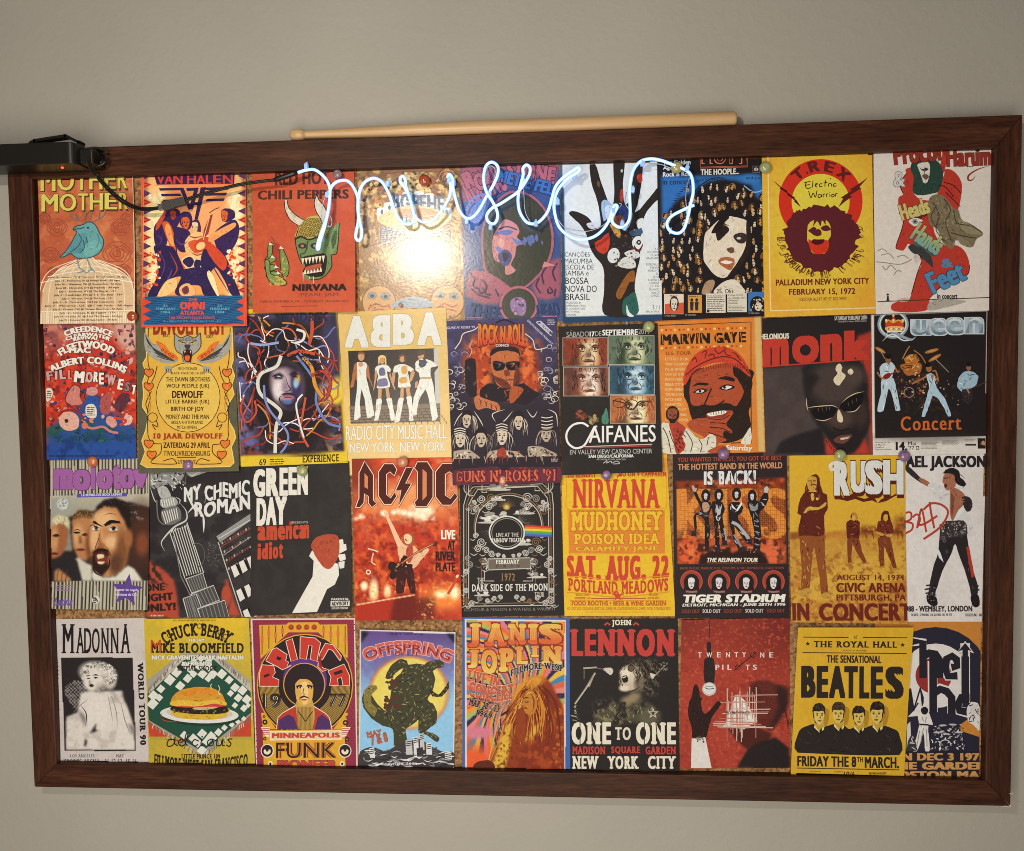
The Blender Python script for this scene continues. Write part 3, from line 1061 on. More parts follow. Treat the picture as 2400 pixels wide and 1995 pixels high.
p = Poster('A2', '20,60 705,50 738,1115 42,1118', 0, '96683c', 'shiny brown psychedelic poster with block letters, glaring in the lamp light', (0, 0), step=6, mat='gloss', seed=6)
p.cloud(60, 'c9703c', .45, .6, mask=p.box(0, 60, 740, 320, 40))
p.cloud(46, '6a4a30', .52, .6, mask=p.box(0, 60, 740, 320, 40))
p.cloud(40, 'd0a25e', .5, .62)
p.cloud(25, '7a5838', .58, .68, .6)
p.line('200,120 330,105 480,100 600,120', 42, '74462e')
p.line('200,120 330,105 480,100 600,120', 30, '8a5636')
for k in range(6):
    p.ring(105, 215 + k * 3, 42 - k * 7, 46 - k * 7, 'c96b40' if k % 2 else '4c3524', 0, 230 + 30 * k)
    p.ring(620, 160 + k * 3, 60 - k * 9, 65 - k * 9, 'd96f40' if k % 2 else '4c3524', -30, 180)
p.blobs(70, ['4a3a2c', 'c4793c', 'd9b46a', '8f4c2c'], (10, 24), box=(50, 200, 230, 420))
p.blobs(70, ['4a3a2c', 'c4793c', 'd9b46a', '8f4c2c'], (10, 24), box=(480, 150, 700, 330))
p.blobs(60, ['4a3a2c', 'd9b46a', 'e0c890'], (8, 20), box=(230, 130, 490, 250))
for k, (x, y, h_) in enumerate(((185, 400, 80), (235, 370, 90), (290, 330, 100), (355, 310, 110), (430, 305, 110), (500, 320, 110), (565, 350, 100), (615, 400, 80))):
    p.poly([[x - 32, y + h_ / 2], [x - 34, y - h_ / 2 + 8], [x - 20, y - h_ / 2], [x + 22, y - h_ / 2], [x + 34, y - h_ / 2 + 10], [x + 30, y + h_ / 2]], 'd6cfc0')
    p.el(x, y - 10, 9, 18, '54606a')
    p.el(x, y + 26, 10, 12, '54606a')
p.txt('BOPEHE', 255, 262, 600, 372, '59646e', b=.05, sk=20)
p.poly('150,440 260,370 400,345 540,370 640,430 560,500 430,525 300,515', 'dcb878', 1)
p.poly('290,400 340,370 520,372 570,430 470,470 320,450', 'cf8f5c', 1)
p.poly('170,485 420,530 640,505 640,560 500,545 380,560 180,610', '8f929a')
for k in range(7): p.line([[180, 500 + k * 15], [400, 540 + k * 3], [640, 512 + k * 6]], 2, '5f5648')
for k in range(12): p.line([[175 + k * 38, 490 + k * 3], [178 + k * 38, 600 - k * 5]], 2, '5f5648')
p.line('80,620 300,565 560,565 720,640', 7, '7a5c38')
p.line('60,720 200,780 480,790 700,760', 7, '7a5c38')
p.blobs(240, ['6f6a5a', '8c7c5a', 'b2925e'], (3, 9), box=(60, 770, 715, 870))
p.txt('SUN', 735, 640, 835, 705, '8d7a8c', b=.04)
for cx_, cy_ in ((165, 990), (620, 990)):
    p.el(cx_, cy_, 112, 120, 'cf9a64')
    p.ring(cx_, cy_, 108, 116, '7a5a3a')
    p.el(cx_ - 45, cy_ - 45, 34, 26, '8c8a86')
    p.el(cx_ + 45, cy_ - 40, 36, 28, '8c8a86')
    p.el(cx_ - 45, cy_ - 42, 14, 12, '5a4a3c')
    p.el(cx_ + 45, cy_ - 38, 14, 12, '5a4a3c')
    p.line([[cx_ - 70, cy_ + 40], [cx_ - 20, cy_ + 10], [cx_ + 30, cy_ + 30], [cx_ + 70, cy_ + 15]], 7, 'a8544a')
    p.line([[cx_ - 60, cy_ + 65], [cx_, cy_ + 45], [cx_ + 60, cy_ + 60]], 6, 'a8544a')
    p.blobs(14, ['b3614c', '8a6a44'], (5, 14), box=(cx_ - 80, cy_ + 10, cx_ + 80, cy_ + 110))
p.line('300,880 420,870 520,880', 6, 'c89054')
p.line('280,930 330,970 470,970 500,930', 8, 'c98a54')
p.poly('250,1020 330,960 460,960 520,1020', '9aa0a6', 1)
p.done()

p = Poster('A2', '705,50 1364,35 1382,1115 737,1113', 0, '3a4f7e', 'blue and pink psychedelic poster with a dark round-haired shouting head', (0, 0), step=7, mat='gloss', seed=7)
p.cloud(80, '34456f', .4, .6)
p.spg('712,90 1362,70 1340,210 1180,130 1000,110 900,170 760,330 715,300', '9c5464', 2)
p.spg('745,830 800,760 900,850 1000,920 960,1000 850,1005 745,950', '9c5464', 2)
p.spg('1370,690 1290,720 1180,880 1210,960 1290,975 1372,950', '9c5464', 2)
for t_, x0, y0, x1, y1, r_ in (('ROLLING', 722, 110, 1000, 300, -22), ('STONE', 1010, 70, 1340, 185, 8)):
    p.txt(t_, x0, y0, x1, y1, 'b0606e', b=.09, rot=r_, o=(.03, '32264a'))
for ch, x, y, r_ in (('R', 765, 170, -25), ('O', 838, 185, -20), ('L', 905, 140, -15)):
    p.txt(ch, x - 40, y - 55, x + 40, y + 60, 'b0606e', b=.11, rot=r_, o=(.03, '32264a'))
p.txt('METJE FEL', 950, 150, 1330, 260, '3d6aa8', b=.08, rot=14, o=(.03, '20304f'))
p.line('745,380 790,300 870,270', 16, '5f7bb8')
p.line('740,420 780,340 860,300', 10, '5a76b0')
p.poly('760,420 800,340 880,300 860,400 800,520 770,520', '5d78b0', 1)
p.poly('855,720 850,520 900,370 1000,270 1090,250 1200,290 1290,400 1330,560 1300,720 1200,850 1090,915 960,880 880,800', 'a65c6a', 1)
p.poly('868,715 862,525 912,380 1005,285 1090,265 1195,305 1278,410 1312,560 1285,712 1190,838 1090,900 968,868 892,790', '3a3a30', 1)
p.poly('975,470 1010,440 1075,470 1100,520 1085,560 1125,600 1080,620 1072,680 1045,740 1075,780 1010,808 1000,740 930,700 925,560', 'c98080', 1)
p.poly('950,530 1010,510 1060,520 1020,545', '5f6fa8', 1)
p.line('965,505 1020,488 1085,510', 9, '4a3c50')
p.poly('1045,560 1085,575 1125,590 1090,612 1075,600', '6a78b0', 1)
p.poly('955,600 975,565 1000,590 985,630', 'd99a8c', 1)
p.poly('965,660 1010,640 1050,680 1030,740 990,745 960,700', '4a4a78', 1)
p.poly('985,670 1015,660 1030,690 1000,720', '2c2840', 1)
p.poly('940,620 985,640 965,665', '6a78b0', 1)
p.blobs(9, ['5f6a9a'], (14, 30), box=(1120, 560, 1250, 620), asp=(.2, .5))
p.poly('1150,560 1190,545 1200,590 1170,600', '5f6a9a', 1)
p.poly('885,790 1050,905 975,935 890,860 760,800', 'a65c6a', 1)
p.ring(1095, 1010, 112, 128, 'b0606e')
p.el(1095, 1010, 112, 112, '3a3a30')
for q in ('770,790 800,830 790,880 830,900', '850,840 880,880 870,930 910,940', '780,900 830,940 900,960', '940,900 960,950', '830,900 840,930 870,915 850,895'):
    p.line(q, 9, '3c2c4e')
for q in ('1350,730 1320,790 1340,850', '1290,740 1250,800 1260,870', '1230,830 1210,880 1240,930', '1300,890 1320,920 1290,930 1290,900', '1340,900 1330,950'):
    p.line(q, 9, '3c2c4e')
p.poly('1050,1050 1040,990 1070,960 1120,962 1145,1000 1140,1060 1110,1080', '8f6f9a', 1)
p.blobs(14, ['4a3a5c', 'c08aa0'], (6, 14), box=(1050, 970, 1140, 1070))
p.txt('THEE', 770, 1010, 980, 1095, '24345c', b=.05, rot=8)
p.txt('HEAD', 1215, 1000, 1365, 1095, '24345c', b=.05, rot=-6)
p.micro(750, 1085, 860, 1108, 2, 'b0708c')
p.micro(1250, 1075, 1370, 1108, 2, 'b0708c')
p.poly('1345,745 1250,760 1265,720', 'c98080')
p.done()

p = Poster('A2', '1370,20 2032,5 2046,1112 1387,1130', 0, '2b4a63', 'white card in a blue-green border with a huge painted black hand', (0, 2.5), step=9, seed=8)
p.grad(0, '3d5f74', 1130, '223f5c')
p.spg('1388,20 2040,5 2050,1075 1405,1088', 'd8d6d2', 1)
p.poly('1565,85 1580,72 1610,80 1640,180 1690,320 1720,348 1730,240 1728,40 1798,40 1788,200 1800,330 1835,300 1855,160 1880,80 1915,75 1920,110 1905,240 1885,340 1868,388 1900,370 1960,300 2030,220 2032,290 1985,340 1930,420 1905,560 1900,700 1880,780 1865,900 1880,1072 1665,1075 1662,900 1655,760 1590,670 1560,600 1545,540 1500,470 1435,410 1440,385 1490,390 1560,430 1610,500 1640,470 1620,330 1580,200', '2a2220', 1)
p.poly('1600,600 1640,570 1690,530 1700,580 1690,640 1660,668 1620,650', 'c23a26', 1)
p.poly('1645,330 1680,310 1715,350 1700,400 1660,450', '9ab0c8', 1)
p.poly('1670,360 1715,352 1735,420 1690,460', 'd0d0d4', 1)
p.poly('1765,350 1800,350 1830,400 1810,440 1760,420', '2c3a66', 1)
p.poly('1720,440 1770,410 1800,450 1760,500', '8a4a2c', 1)
p.poly('1700,470 1760,500 1770,560 1735,540', 'c88a3a', 1)
p.el(1725, 680, 40, 52, 'd4d0ca', 15)
p.el(1890, 595, 42, 46, 'd8d6d0', 10)
p.el(1893, 592, 15, 17, '3a2420')
p.el(1893, 592, 6, 6, 'd8d6d0')
p.poly('1750,740 1800,690 1860,710 1868,760 1800,765', 'cfcac2', 1)
p.poly('1800,660 1870,640 1900,680 1870,700 1820,690', 'd0cdc8', 1)
p.poly('1860,610 1890,640 1920,600 1905,650 1870,650', '5c2a20', 1)
p.poly('1830,520 1905,500 1915,535 1850,550', '39566e', 1)
p.poly('1880,450 1920,430 1925,480 1890,500', 'd8d4cc', 1)
p.poly('1545,470 1590,460 1600,500 1570,500', 'cfcac8', 1)
p.poly('1880,150 1910,135 1918,180 1895,195', 'c2402c', 1)
p.poly('1770,250 1788,240 1785,320 1768,310', 'b03426', 1)
p.poly('1620,180 1635,200 1630,225 1615,210', '6a4a38', 1)
p.el(1780, 115, 8, 12, 'b8b0a8')
p.poly('1745,920 1790,840 1830,790 1862,785 1862,850 1830,860 1800,920 1770,970 1745,960', '8f5426', 1)
p.poly('1785,990 1820,950 1870,930 1880,1070 1790,1072', '2b5a50', 1)
p.poly('1810,1010 1830,1060 1860,1085 1815,1080', 'd8d6d2', 1)
p.blobs(50, ['5c4a40', '8a8078', '3c4a58', '7a3a2a'], (3, 10), box=(1700, 480, 1880, 760))
for k, (s_, w_) in enumerate((('CANÇÕES', 168), ('MACUMBA', 186), ('ESCOLA DE', 194), ('SAMBA e', 160))):
    p.txt(s_, 1400, (652 if k == 0 else 660) + k * 39.5 + k * .8, 1400 + w_, 694 + k * 40, '2c2a2e', b=.004)
for k, (s_, w_) in enumerate((('BOSSA', 155), ('NOVA DO', 208), ('BRASIL', 162))):
    p.txt(s_, 1405, 826 + k * 54, 1405 + w_, 870 + k * 54, '25232a', b=.008)
for k, (s_, w_) in enumerate((('PRODUCED BY', 100), ('LIPPMANN + RAU', 128), ('IN COOPERATION', 122), ('WITH VARIG', 92), ('AIRLINES', 66))):
    p.txt(s_, 1410, 988 + k * 20, 1410 + w_, 1002 + k * 20, '33313a', b=.004)
for k, (s_, w_) in enumerate((('A CI', 28), ('DOCUMENT', 78), ('OF AUT', 55), ('BRASILIANS', 82), ('', 0), ('DORIVAL C', 84), ('SYLVIA', 58), ('MARLY T', 72), ('RU', 18), ('DE VA', 40), ('RUBENS B', 72), ('e JORGE', 66), ('J.T. ME', 58), ('SALVADO', 66), ('feat. SI', 50), ('CHICO', 54))):
    if s_: p.txt(s_, 2026 - w_, 628 + k * 20.8, 2027, 643 + k * 20.8, '3c3a40', b=0)
p.txt('3.11', 1982, 1010, 2028, 1040, '33313a', b=.004)
p.txt('BERLIN SPOR', 1938, 1048, 2028, 1060, '33313a', b=0)
p.done()

p = Poster('A3', '25,40 668,25 683,1055 40,1082', 1, '1f1a1c', 'black and blue card with a big pale face under hair made of small heads', (0, 1.5), step=7, seed=9)
p.spg('50,190 668,180 676,320 640,330 600,240 500,220 420,210 330,230 250,290 160,330 120,380 90,420 55,560', '2f66a0', 2)
p.grad(180, '2f66a0', 500, '1f1a1c', 0)
p.sel(600, 210, 60, 30, '3672b0', .8)
p.line('560,250 620,290 672,280', 7, '88a8c8')
p.line('250,300 290,250 370,205 440,205', 5, '1c1618')
for a_ in range(44):
    t_ = rad(185 - a_ * 4.2)
    p.line([[360 + 230 * math.cos(t_), 430 - 215 * math.sin(t_)], [360 + 262 * math.cos(t_ + .06), 430 - 240 * math.sin(t_ + .06)]], 6, '1c1618', taper=1)
rr = random.Random(5)
spots = []
for yy_ in range(270, 910, 52):
    for xx_ in range(62, 700, 56):
        x, y = xx_ + rr.uniform(-20, 20), yy_ + rr.uniform(-18, 18)
        if inside(pts('330,560 400,450 480,420 590,440 620,600 590,700 520,800 480,830 560,915 300,915 320,800 290,700'), np.array([x]), np.array([y]))[0]: continue
        if y < 430 - (x - 60) * 1.1 or (y < 300 and x > 560): continue
        spots.append((x, y))
for x, y in spots:
    w_, h_ = rr.uniform(22, 34), rr.uniform(34, 48)
    c_ = rr.choice(['d6bfa0', 'c9a67c', 'd8c4aa', 'b88452', 'cfb090', 'c48a4e'])
    tl = rr.uniform(-.25, .25)
    R_ = lambda q: [[x + a * w_ + b * h_ * tl, y + b * h_ - a * w_ * tl] for a, b in q]
    if rr.random() < .5: p.poly(R_([[-.62, .3], [-.6, -.4], [-.1, -.72], [.5, -.5], [.62, .35], [.3, .1]]), rr.choice(['5a3a20', '7a4e28', '3c2a20', '8a6a40']), 1)
    q = [[-.42, -.3], [-.1, -.5], [.2, -.42], [.1, -.1], [.24, .08], [.1, .14], [.16, .3], [.02, .5], [-.22, .46], [-.4, .15]]
    if rr.random() < .5: q = [[-a, b] for a, b in q]
    p.poly(R_(q), c_)
    s_ = 1 if q[0][0] < 0 else -1
    p.poly(R_([[-.3 * s_, -.16], [-.02 * s_, -.2], [-.06 * s_, -.08], [-.26 * s_, -.06]]), '241a18')
    p.poly(R_([[-.2 * s_, .22], [.04 * s_, .2], [0, .3], [-.16 * s_, .3]]), '3a2018')
    p.poly(R_([[-.48 * s_, -.5], [-.2 * s_, -.62], [.1 * s_, -.5], [-.2 * s_, -.36], [-.34 * s_, .1], [-.5 * s_, .1]]), '1c1618')
p.poly('318,560 345,520 395,470 450,440 530,450 585,480 590,600 570,680 520,760 470,800 430,820 380,800 330,740 310,690', 'dcc8b0', 1)
p.poly('575,470 600,520 600,640 560,720 500,790 455,815 520,720 570,620', '2a1e1c', 1)
p.poly('385,540 400,505 440,495 470,520 440,560 400,590', '2a1e1c', 1)
p.poly('395,500 430,480 470,500 440,495', '6a4428', 1)
p.poly('495,560 540,540 580,560 560,605 520,600', '3a2c2a', 1)
p.el(528, 575, 14, 8, 'cfc0b0')
p.poly('470,500 510,470 480,560 495,620 470,640 450,640 475,600', 'e2d2bc', 1)
p.poly('455,640 490,630 500,660 470,665', '6b4a3c', 1)
p.poly('400,715 440,690 500,705 480,770 430,750', 'a8603c', 1)
p.poly('415,722 445,712 490,722 450,735', 'e8dac8', 1)
p.poly('440,430 470,445 440,480 420,520 395,540 360,540 400,470', '201819', 1)
p.poly('380,915 400,870 440,840 500,830 545,870 555,915', 'd8c8b4', 1)
p.poly('300,915 320,850 360,830 380,850 350,915', 'a88468', 1)
p.txt('25. Okt.', 390, 888, 500, 914, '2c2826', b=.01)
p.rect(68, 918, 188, 1042, 'd8c4ac')
p.poly('72,980 188,970 188,1040 72,1042', 'c8543a')
p.face(130, 985, 42, 70, 'cfc0ac', '33241f', '33241f')
p.txt('MOTT', 104, 924, 150, 937, '8a4030', b=.02)
p.rect(214, 924, 300, 1034, 'cc8f48')
for x in (238, 268):
    p.el(x, 955, 9, 11, '2a2220')
    p.poly([[x - 12, 966], [x + 12, 966], [x + 8, 1020], [x - 9, 1020]], '33282a')
p.micro(222, 928, 292, 938, 1, '5a3a20')
p.rect(325, 915, 445, 1034, 'd2c4b0')
p.micro(332, 925, 440, 1025, 9, '6a625c')
p.rect(455, 912, 575, 1030, 'd2c4b0')
for k, s_ in enumerate(('Freitag, 20 Uhr', '25. Oktober 1974', 'Offenbach', 'Stadthalle')): p.txt(s_, 462, 920 + k * 16, 462 + [92, 105, 60, 58][k], 932 + k * 16, '33302e', b=.012)
p.micro(462, 988, 568, 1024, 4, '7a726a')
p.rect(330, 1014, 346, 1032, '2a2624')
p.rect(584, 905, 680, 1026, '3c6ea6')
p.el(640, 985, 46, 54, '221a1a')
p.el(645, 995, 22, 28, 'd8c4ac')
p.blobs(26, ['c8b49a', '221a1a'], (4, 8), box=(600, 940, 680, 1020))
for x, y in ((72, 1048), (198, 1042), (586, 1032)): p.txt('LP CBS 80062', x, y, x + 66, y + 9, 'a89c94', b=.01)
p.poly('290,110 300,45 580,35 582,130 296,142', '231a1a')
for k in range(1): pass
p.txt('MOTT', 300, 20, 572, 118, 'e07a52', b=.05)
p.txt('MOTT', 306, 24, 566, 114, '2a1a18', b=.018)
p.line('292,60 294,140 582,132 578,62', 9, 'e07a52', 0)
p.line('292,60 294,140 582,132 578,62', 3, '6a2a20', 0)
p.txt('THE HOOPLE', 294, 150, 512, 186, 'd8ccc0', b=.05, sk=-6)
p.rect(512, 172, 530, 178, 'd8ccc0')
for k, s_ in enumerate(('The Golden', 'Age of', 'Rock & Roll')): p.txt(s_, 62, 95 + k * 36, 62 + [170, 105, 168][k], 124 + k * 36, 'd8d4d2', b=.035, sk=-5)
p.txt('in concert', 60, 212, 240, 246, '1f2c48', b=.02, sk=-4)
p.txt('and guests', 574, 194, 700, 216, '1f2c48', b=.015)
p.frame(614, 128, 660, 172, 4, '6a5a5c')
p.el(636, 150, 14, 12, 'b8a8a4')
p.rect(634, 138, 638, 164, '2a2224')
p.done()

p = Poster('A3', '670,30 1348,5 1363,1040 682,1062', 2, 'dfa03a', 'orange and yellow card with a red half ring behind a curly maroon-haired head', (0, 2), step=8, tex=0, seed=10)
p.spg('700,50 1342,30 1360,1005 712,1018', 'd9892c', 14)
p.sel(1030, 480, 420, 560, 'd8ae36', .9)
p.sel(1030, 480, 300, 430, 'dbb83e', .8)
p.cloud(24, 'cf9430', .5, .75, .35)
p.line('708,40 720,1022', 7, 'e6c79a', 0)
p.line('720,1022 1362,1004', 7, 'e6c79a', 0)
p.poly([[1032 + 258 * math.cos(t_), 345 - 258 * math.sin(t_) * 1.0] for t_ in np.linspace(PI * 1.22, -PI * .22, 50)] + [[1032 + 178 * math.cos(t_), 350 - 172 * math.sin(t_)] for t_ in np.linspace(-PI * .22, PI * 1.22, 50)], 'c8301f')
p.el(1032, 350, 178, 172, 'd8c040')
for ch, a0, a1 in (('T', 139, 121), ('.', 117, 114), ('R', 110, 91), ('E', 84, 67), ('X', 60, 40)):
    p.txt(ch, 0, 0, 1, 1, '5c2020', b=.055, arc=(1032, 345, 184, a0, a1, 66 if ch != '.' else 16))
SCR = [('932,232 950,228 970,225', '945,228 938,250 950,268 975,262', '940,248 965,244', '985,220 982,262', '1000,250 1012,240 1005,236 998,250 1010,260', '1040,238 1026,242 1028,258 1044,252', '1062,215 1058,256', '1050,234 1074,230', '1080,256 1082,240 1096,236', '1100,238 1100,256', '1126,236 1112,242 1114,256 1130,250'), ('958,282 972,325 986,296 1000,322 1010,280', '1032,305 1018,308 1018,324 1034,318 1036,304 1038,322', '1048,322 1048,306 1060,302', '1068,320 1068,304 1080,300', '1088,304 1090,320', '1112,302 1100,308 1104,320 1116,312 1112,302', '1124,318 1124,302 1136,298')]
for row in SCR:
    for q in row: p.line(q, 5.5, '33201a')
p.el(1092, 208, 4, 4, '33201a')
p.el(1089, 292, 3, 3, '33201a')
for q in ('733,213 792,260 778,268 838,300 822,308 884,340 868,348 912,385 858,330 878,325 815,290 832,285 770,250', '1322,200 1268,262 1284,266 1210,310 1225,318 1180,350 1140,385 1170,330 1155,325 1225,280 1210,275 1285,228'): p.poly(q, '5c2020')
t_ = np.linspace(0, 2 * PI, 90)[:-1]
rr = random.Random(8)
p.poly([[1035 + (218 + rr.uniform(-14, 18)) * math.cos(a) * (1 + .08 * (math.sin(a) < 0)), 585 + (196 + rr.uniform(-12, 14)) * math.sin(a) * (.97 if math.sin(a) > 0 else 1.1)] for a in t_], '5a2026')
for k in range(60):
    a = rr.uniform(-.15, PI + .15) if k % 4 else rr.uniform(0, 2 * PI)
    x, y = 1035 + 222 * math.cos(a), 590 + 190 * math.sin(a)
    s_ = rr.choice((-1, 1))
    L = rr.uniform(20, 52)
    p.line([[x, y], [x + L * math.cos(a), y + L * math.sin(a) * .7], [x + L * 1.1 * math.cos(a) + s_ * 8, y + L * .5 * math.sin(a) + 14 * s_], [x + L * .7 * math.cos(a) + s_ * 14, y + L * .5 * math.sin(a)]], 5.5, '5a2026', taper=1)
p.poly('948,560 952,500 975,470 1020,455 1060,462 1090,495 1092,560 1075,590 1080,620 1060,665 1030,672 980,665 962,620 950,590', 'd2b63c', 1)
p.poly('955,580 975,590 1000,585 1060,585 1082,600 1072,650 1040,672 990,668 962,630', 'c8341f', 1)
p.poly('950,470 990,450 985,500 1010,470 1030,500 1040,465 1060,490 1065,460 1100,480 1080,440 960,440', '5a2026', 1)
p.poly('955,528 990,505 1010,528 1000,560 975,545', '5a2026', 1)
p.poly('1030,512 1065,495 1095,520 1075,530 1050,530', '5a2026', 1)
p.poly('1010,520 1030,525 1035,555 1000,560', '5a2026', 1)
p.poly('972,595 1005,575 1050,578 1045,605 1000,615', '4a161c', 1)
p.poly('990,572 1040,568 1050,580 1000,582', 'd2b63c', 1)
p.txt('PALLADIUM NEW YORK CITY', 753, 830, 1325, 868, '6c2222', b=.035, sk=-12)
p.txt('FEBRUARY 15, 1972', 834, 888, 1240, 930, '6c2222', b=.035, sk=-6)
p.txt('TICKETS ON SALE AT 14TH ST. BOX OFFICE', 890, 942, 1186, 962, '6c2222', b=.02, sk=-5)
p.done()

p = Poster('A3', '1358,5 2084,-20 2060,1020 1365,1042', 2, 'd9c9bc', 'white card with a tall red foot, hand and face figure', (0, 1.5), seed=11)
p.poly('1500,642 1495,620 1530,520 1540,460 1515,420 1510,330 1540,300 1520,240 1555,180 1555,150 1590,140 1612,170 1605,240 1600,290 1640,330 1700,340 1745,310 1760,250 1790,190 1800,150 1850,160 1895,220 1900,290 1880,390 1850,400 1800,360 1760,380 1720,450 1740,560 1800,620 1870,620 1920,660 1945,740 1930,800 1850,840 1760,880 1700,940 1690,1010 1610,1030 1480,1025 1460,990 1500,965 1560,960 1585,920 1620,800 1650,720 1600,640 1570,610 1540,650', 'b5382c', 1)
p.poly('1760,180 1780,60 1775,20 1800,20 1810,80 1790,170', 'b5382c', 1)
p.poly('1585,150 1600,100 1660,80 1730,85 1775,130 1785,200 1760,280 1720,300 1650,310 1600,290 1605,200', '2d4238', 1)
p.poly('1630,120 1690,105 1705,150 1690,225 1665,232 1650,190 1640,160', 'd2c4b8', 1)
p.poly('1640,140 1660,150 1680,140 1695,150 1680,160 1660,160', '33302e', 1)
p.poly('1655,190 1680,180 1698,195 1680,215', '6a4c40', 1)
p.line('1672,150 1668,185', 4, '6a5a50')
p.poly('1700,330 1780,310 1850,390 1880,400 1900,460 1960,490 2030,545 1990,580 1960,630 1900,600 1860,590 1840,640 1780,600 1750,520 1700,480', '7a6a50', 1)
p.poly('1880,460 1950,490 2028,545 1960,550 1900,520', '8f7f62', 1)
p.poly('1870,560 1930,590 1955,632 1890,610', '85745a', 1)
for q in ('1720,350 1760,430 1740,520 1790,590', '1790,330 1830,400 1800,480 1840,600', '1850,400 1870,480 1960,500 2020,540', '1830,540 1900,560 1985,575', '1740,380 1710,450 1750,520'): p.line(q, 5, '3c3228')
p.blobs(60, ['5e5040', '8f8064'], (4, 10), inside_p='1700,330 1780,310 1850,390 1900,460 1960,490 1900,580 1840,640 1750,520')
p.poly('1570,625 1620,605 1660,620 1710,690 1720,755 1690,730 1640,690 1590,660', '3a3a38', 1)
p.poly('1600,610 1680,590 1730,650 1720,690 1660,640', '4c5a58', 1)
p.poly('1570,430 1640,420 1690,430 1640,450', '6a1e1c', 1)
p.poly('1572,468 1610,450 1660,462 1620,500 1590,490', 'd8ccc0', 1)
p.el(1612, 472, 17, 17, '8a8a8a')
p.el(1612, 472, 7, 7, '2a2422')
p.line('1570,455 1610,445 1665,460', 6, '4a1a18')
for q in ('1500,642 1495,620 1530,520 1540,460 1515,420', '1555,180 1520,240 1540,300', '1800,290 1850,340 1890,380', '1760,250 1800,260 1850,320', '1790,230 1850,250 1895,300', '1945,740 1930,800 1850,840 1760,880 1700,940', '1585,920 1620,800 1650,720'): p.line(q, 4.5, '3e1816')
p.poly('1600,690 1620,672 1640,690 1625,725 1605,720', 'c8b8a8', 1)
for q in ('1380,655 1410,640 1440,660', '1400,680 1450,670 1480,700', '1370,720 1420,725 1520,735 1590,705', '1410,745 1430,770 1460,740 1490,770', '1480,800 1500,775 1525,780', '1500,690 1540,680 1570,700'): p.line(q, 4, '8a8078')
p.txt('Heads', 1515, 345, 1700, 445, 'c6b36c', b=.09, rot=-16, o=(.025, '4c3a28'))
p.txt('Hands', 1590, 520, 1790, 640, 'c4ab5c', b=.09, rot=34, o=(.025, '4c3a28'), low='6a9a98')
p.txt('&', 1770, 700, 1840, 755, '4f7ea0', b=.04, rot=-8)
p.txt('Feet', 1680, 745, 1915, 880, '4f82a6', b=.06, rot=-24, o=(.02, '233a4c'))
p.poly('1500,950 1560,940 1570,960 1520,968', 'c8a898', 1)
p.line('1376,966 2062,940', 3.5, '3a3230', 0)
p.poly('1690,1020 1700,965 1800,950 1920,965 1800,1000', 'a89c90', 1)
p.txt('in concert', 1742, 918, 1866, 948, '231d1c', b=.035)
p.el(1440, 922, 8, 7, '2a2220')
p.rect(1434, 932, 1446, 958, '2a2220')
p.rect(1426, 958, 1454, 964, '2a2220')
p.txt('&', 1480, 165, 1552, 258, 'c8c0ba', b=.02, o=(.02, '7a726c'))
for s_, x0, x1, y0, y1, r_ in (('Procol', 1478, 1770, 20, 110, -6), ('Harum', 1805, 2080, 40, 130, -2)):
    p.txt(s_, x0, y0 - 28, x1, y1, '8f3226', b=.06, rot=r_, o=(.015, '4a1c18'))
p.line('2068,130 2000,150 1945,185 1940,215 1965,215 1985,190', 11, '8f3226', taper=2)
p.poly('1980,35 2000,20 2012,38 1995,45', '2a2220')
p.micro(1930, 128, 1975, 140, 1, '4a423c')
p.done()

# ================================================================== second row
p = Poster('B1', '50,110 655,95 667,1035 85,1045', 2, 'b8452f', 'red and blue card with a crowded hill of tangled small figures and white letters', (0, 1.5), step=7, seed=21)
p.grad(110, 'c98f78', 420, 'c9402c')
p.cloud(60, '8e4a48', .45, .6, mask=p.box(0, 100, 700, 360, 30))
p.spg('60,470 200,330 300,200 420,190 560,260 640,420 668,600 600,830 90,830', 'bf3524', 12)
p.cloud(46, 'd8452c', .5, .6, mask=p.box(60, 380, 670, 800, 30))
p.cloud(38, '7e2a28', .54, .64, mask=p.box(60, 300, 670, 830, 30))
p.sel(610, 210, 90, 120, 'cc9a84', .6)
p.spg('90,845 300,700 360,620 440,640 430,700 560,760 668,840 668,1045 85,1045', '2f4a86', 5)
p.cloud(40, '26523e', .5, .6, mask=p.box(90, 790, 670, 920, 12))
p.spg('90,940 668,925 668,1045 85,1045', '2b4a8c', 8)
p.cloud(50, '1f3468', .5, .65, .7, mask=p.box(80, 880, 670, 1045, 8))
p.blobs(170, ['8a4a4c', 'd0857a', '5a2a34', 'b55044', '3c2c48'], (6, 17), inside_p='62,180 660,170 640,470 560,560 300,540 90,560')
p.blobs(110, ['c67a6c', '6a2a2c', 'e09a88', '3a2636', '2a3f78'], (5, 16), inside_p='90,560 660,560 660,800 90,830')
p.blobs(60, ['22304f', '1f4a3c', '2f5f50'], (6, 20), box=(100, 830, 665, 930), asp=(.2, .5))
p.blobs(20, ['6a4450', 'd29a88'], (10, 26), box=(590, 180, 660, 420))
p.poly('240,690 205,660 225,600 260,560 300,580 300,640 315,680 260,690', 'c8786a', 1)
p.line('240,690 205,660 225,600 260,560 300,580 300,640', 4, '5a2a2c')
p.poly('170,760 200,735 260,738 295,780 285,840 220,855 172,820', 'd9a08c', 1)
p.el(215, 792, 13, 13, '3a2624')
p.line('165,760 210,722 290,735 330,790', 12, '8f2a24')
p.poly('470,800 480,765 520,770 542,815 510,835', 'cf8f7e', 1)
p.poly('580,790 600,750 640,770 630,810 590,820', 'd8a896', 1)
p.line('320,815 380,840 450,830 500,860 550,870', 15, 'c6766c')
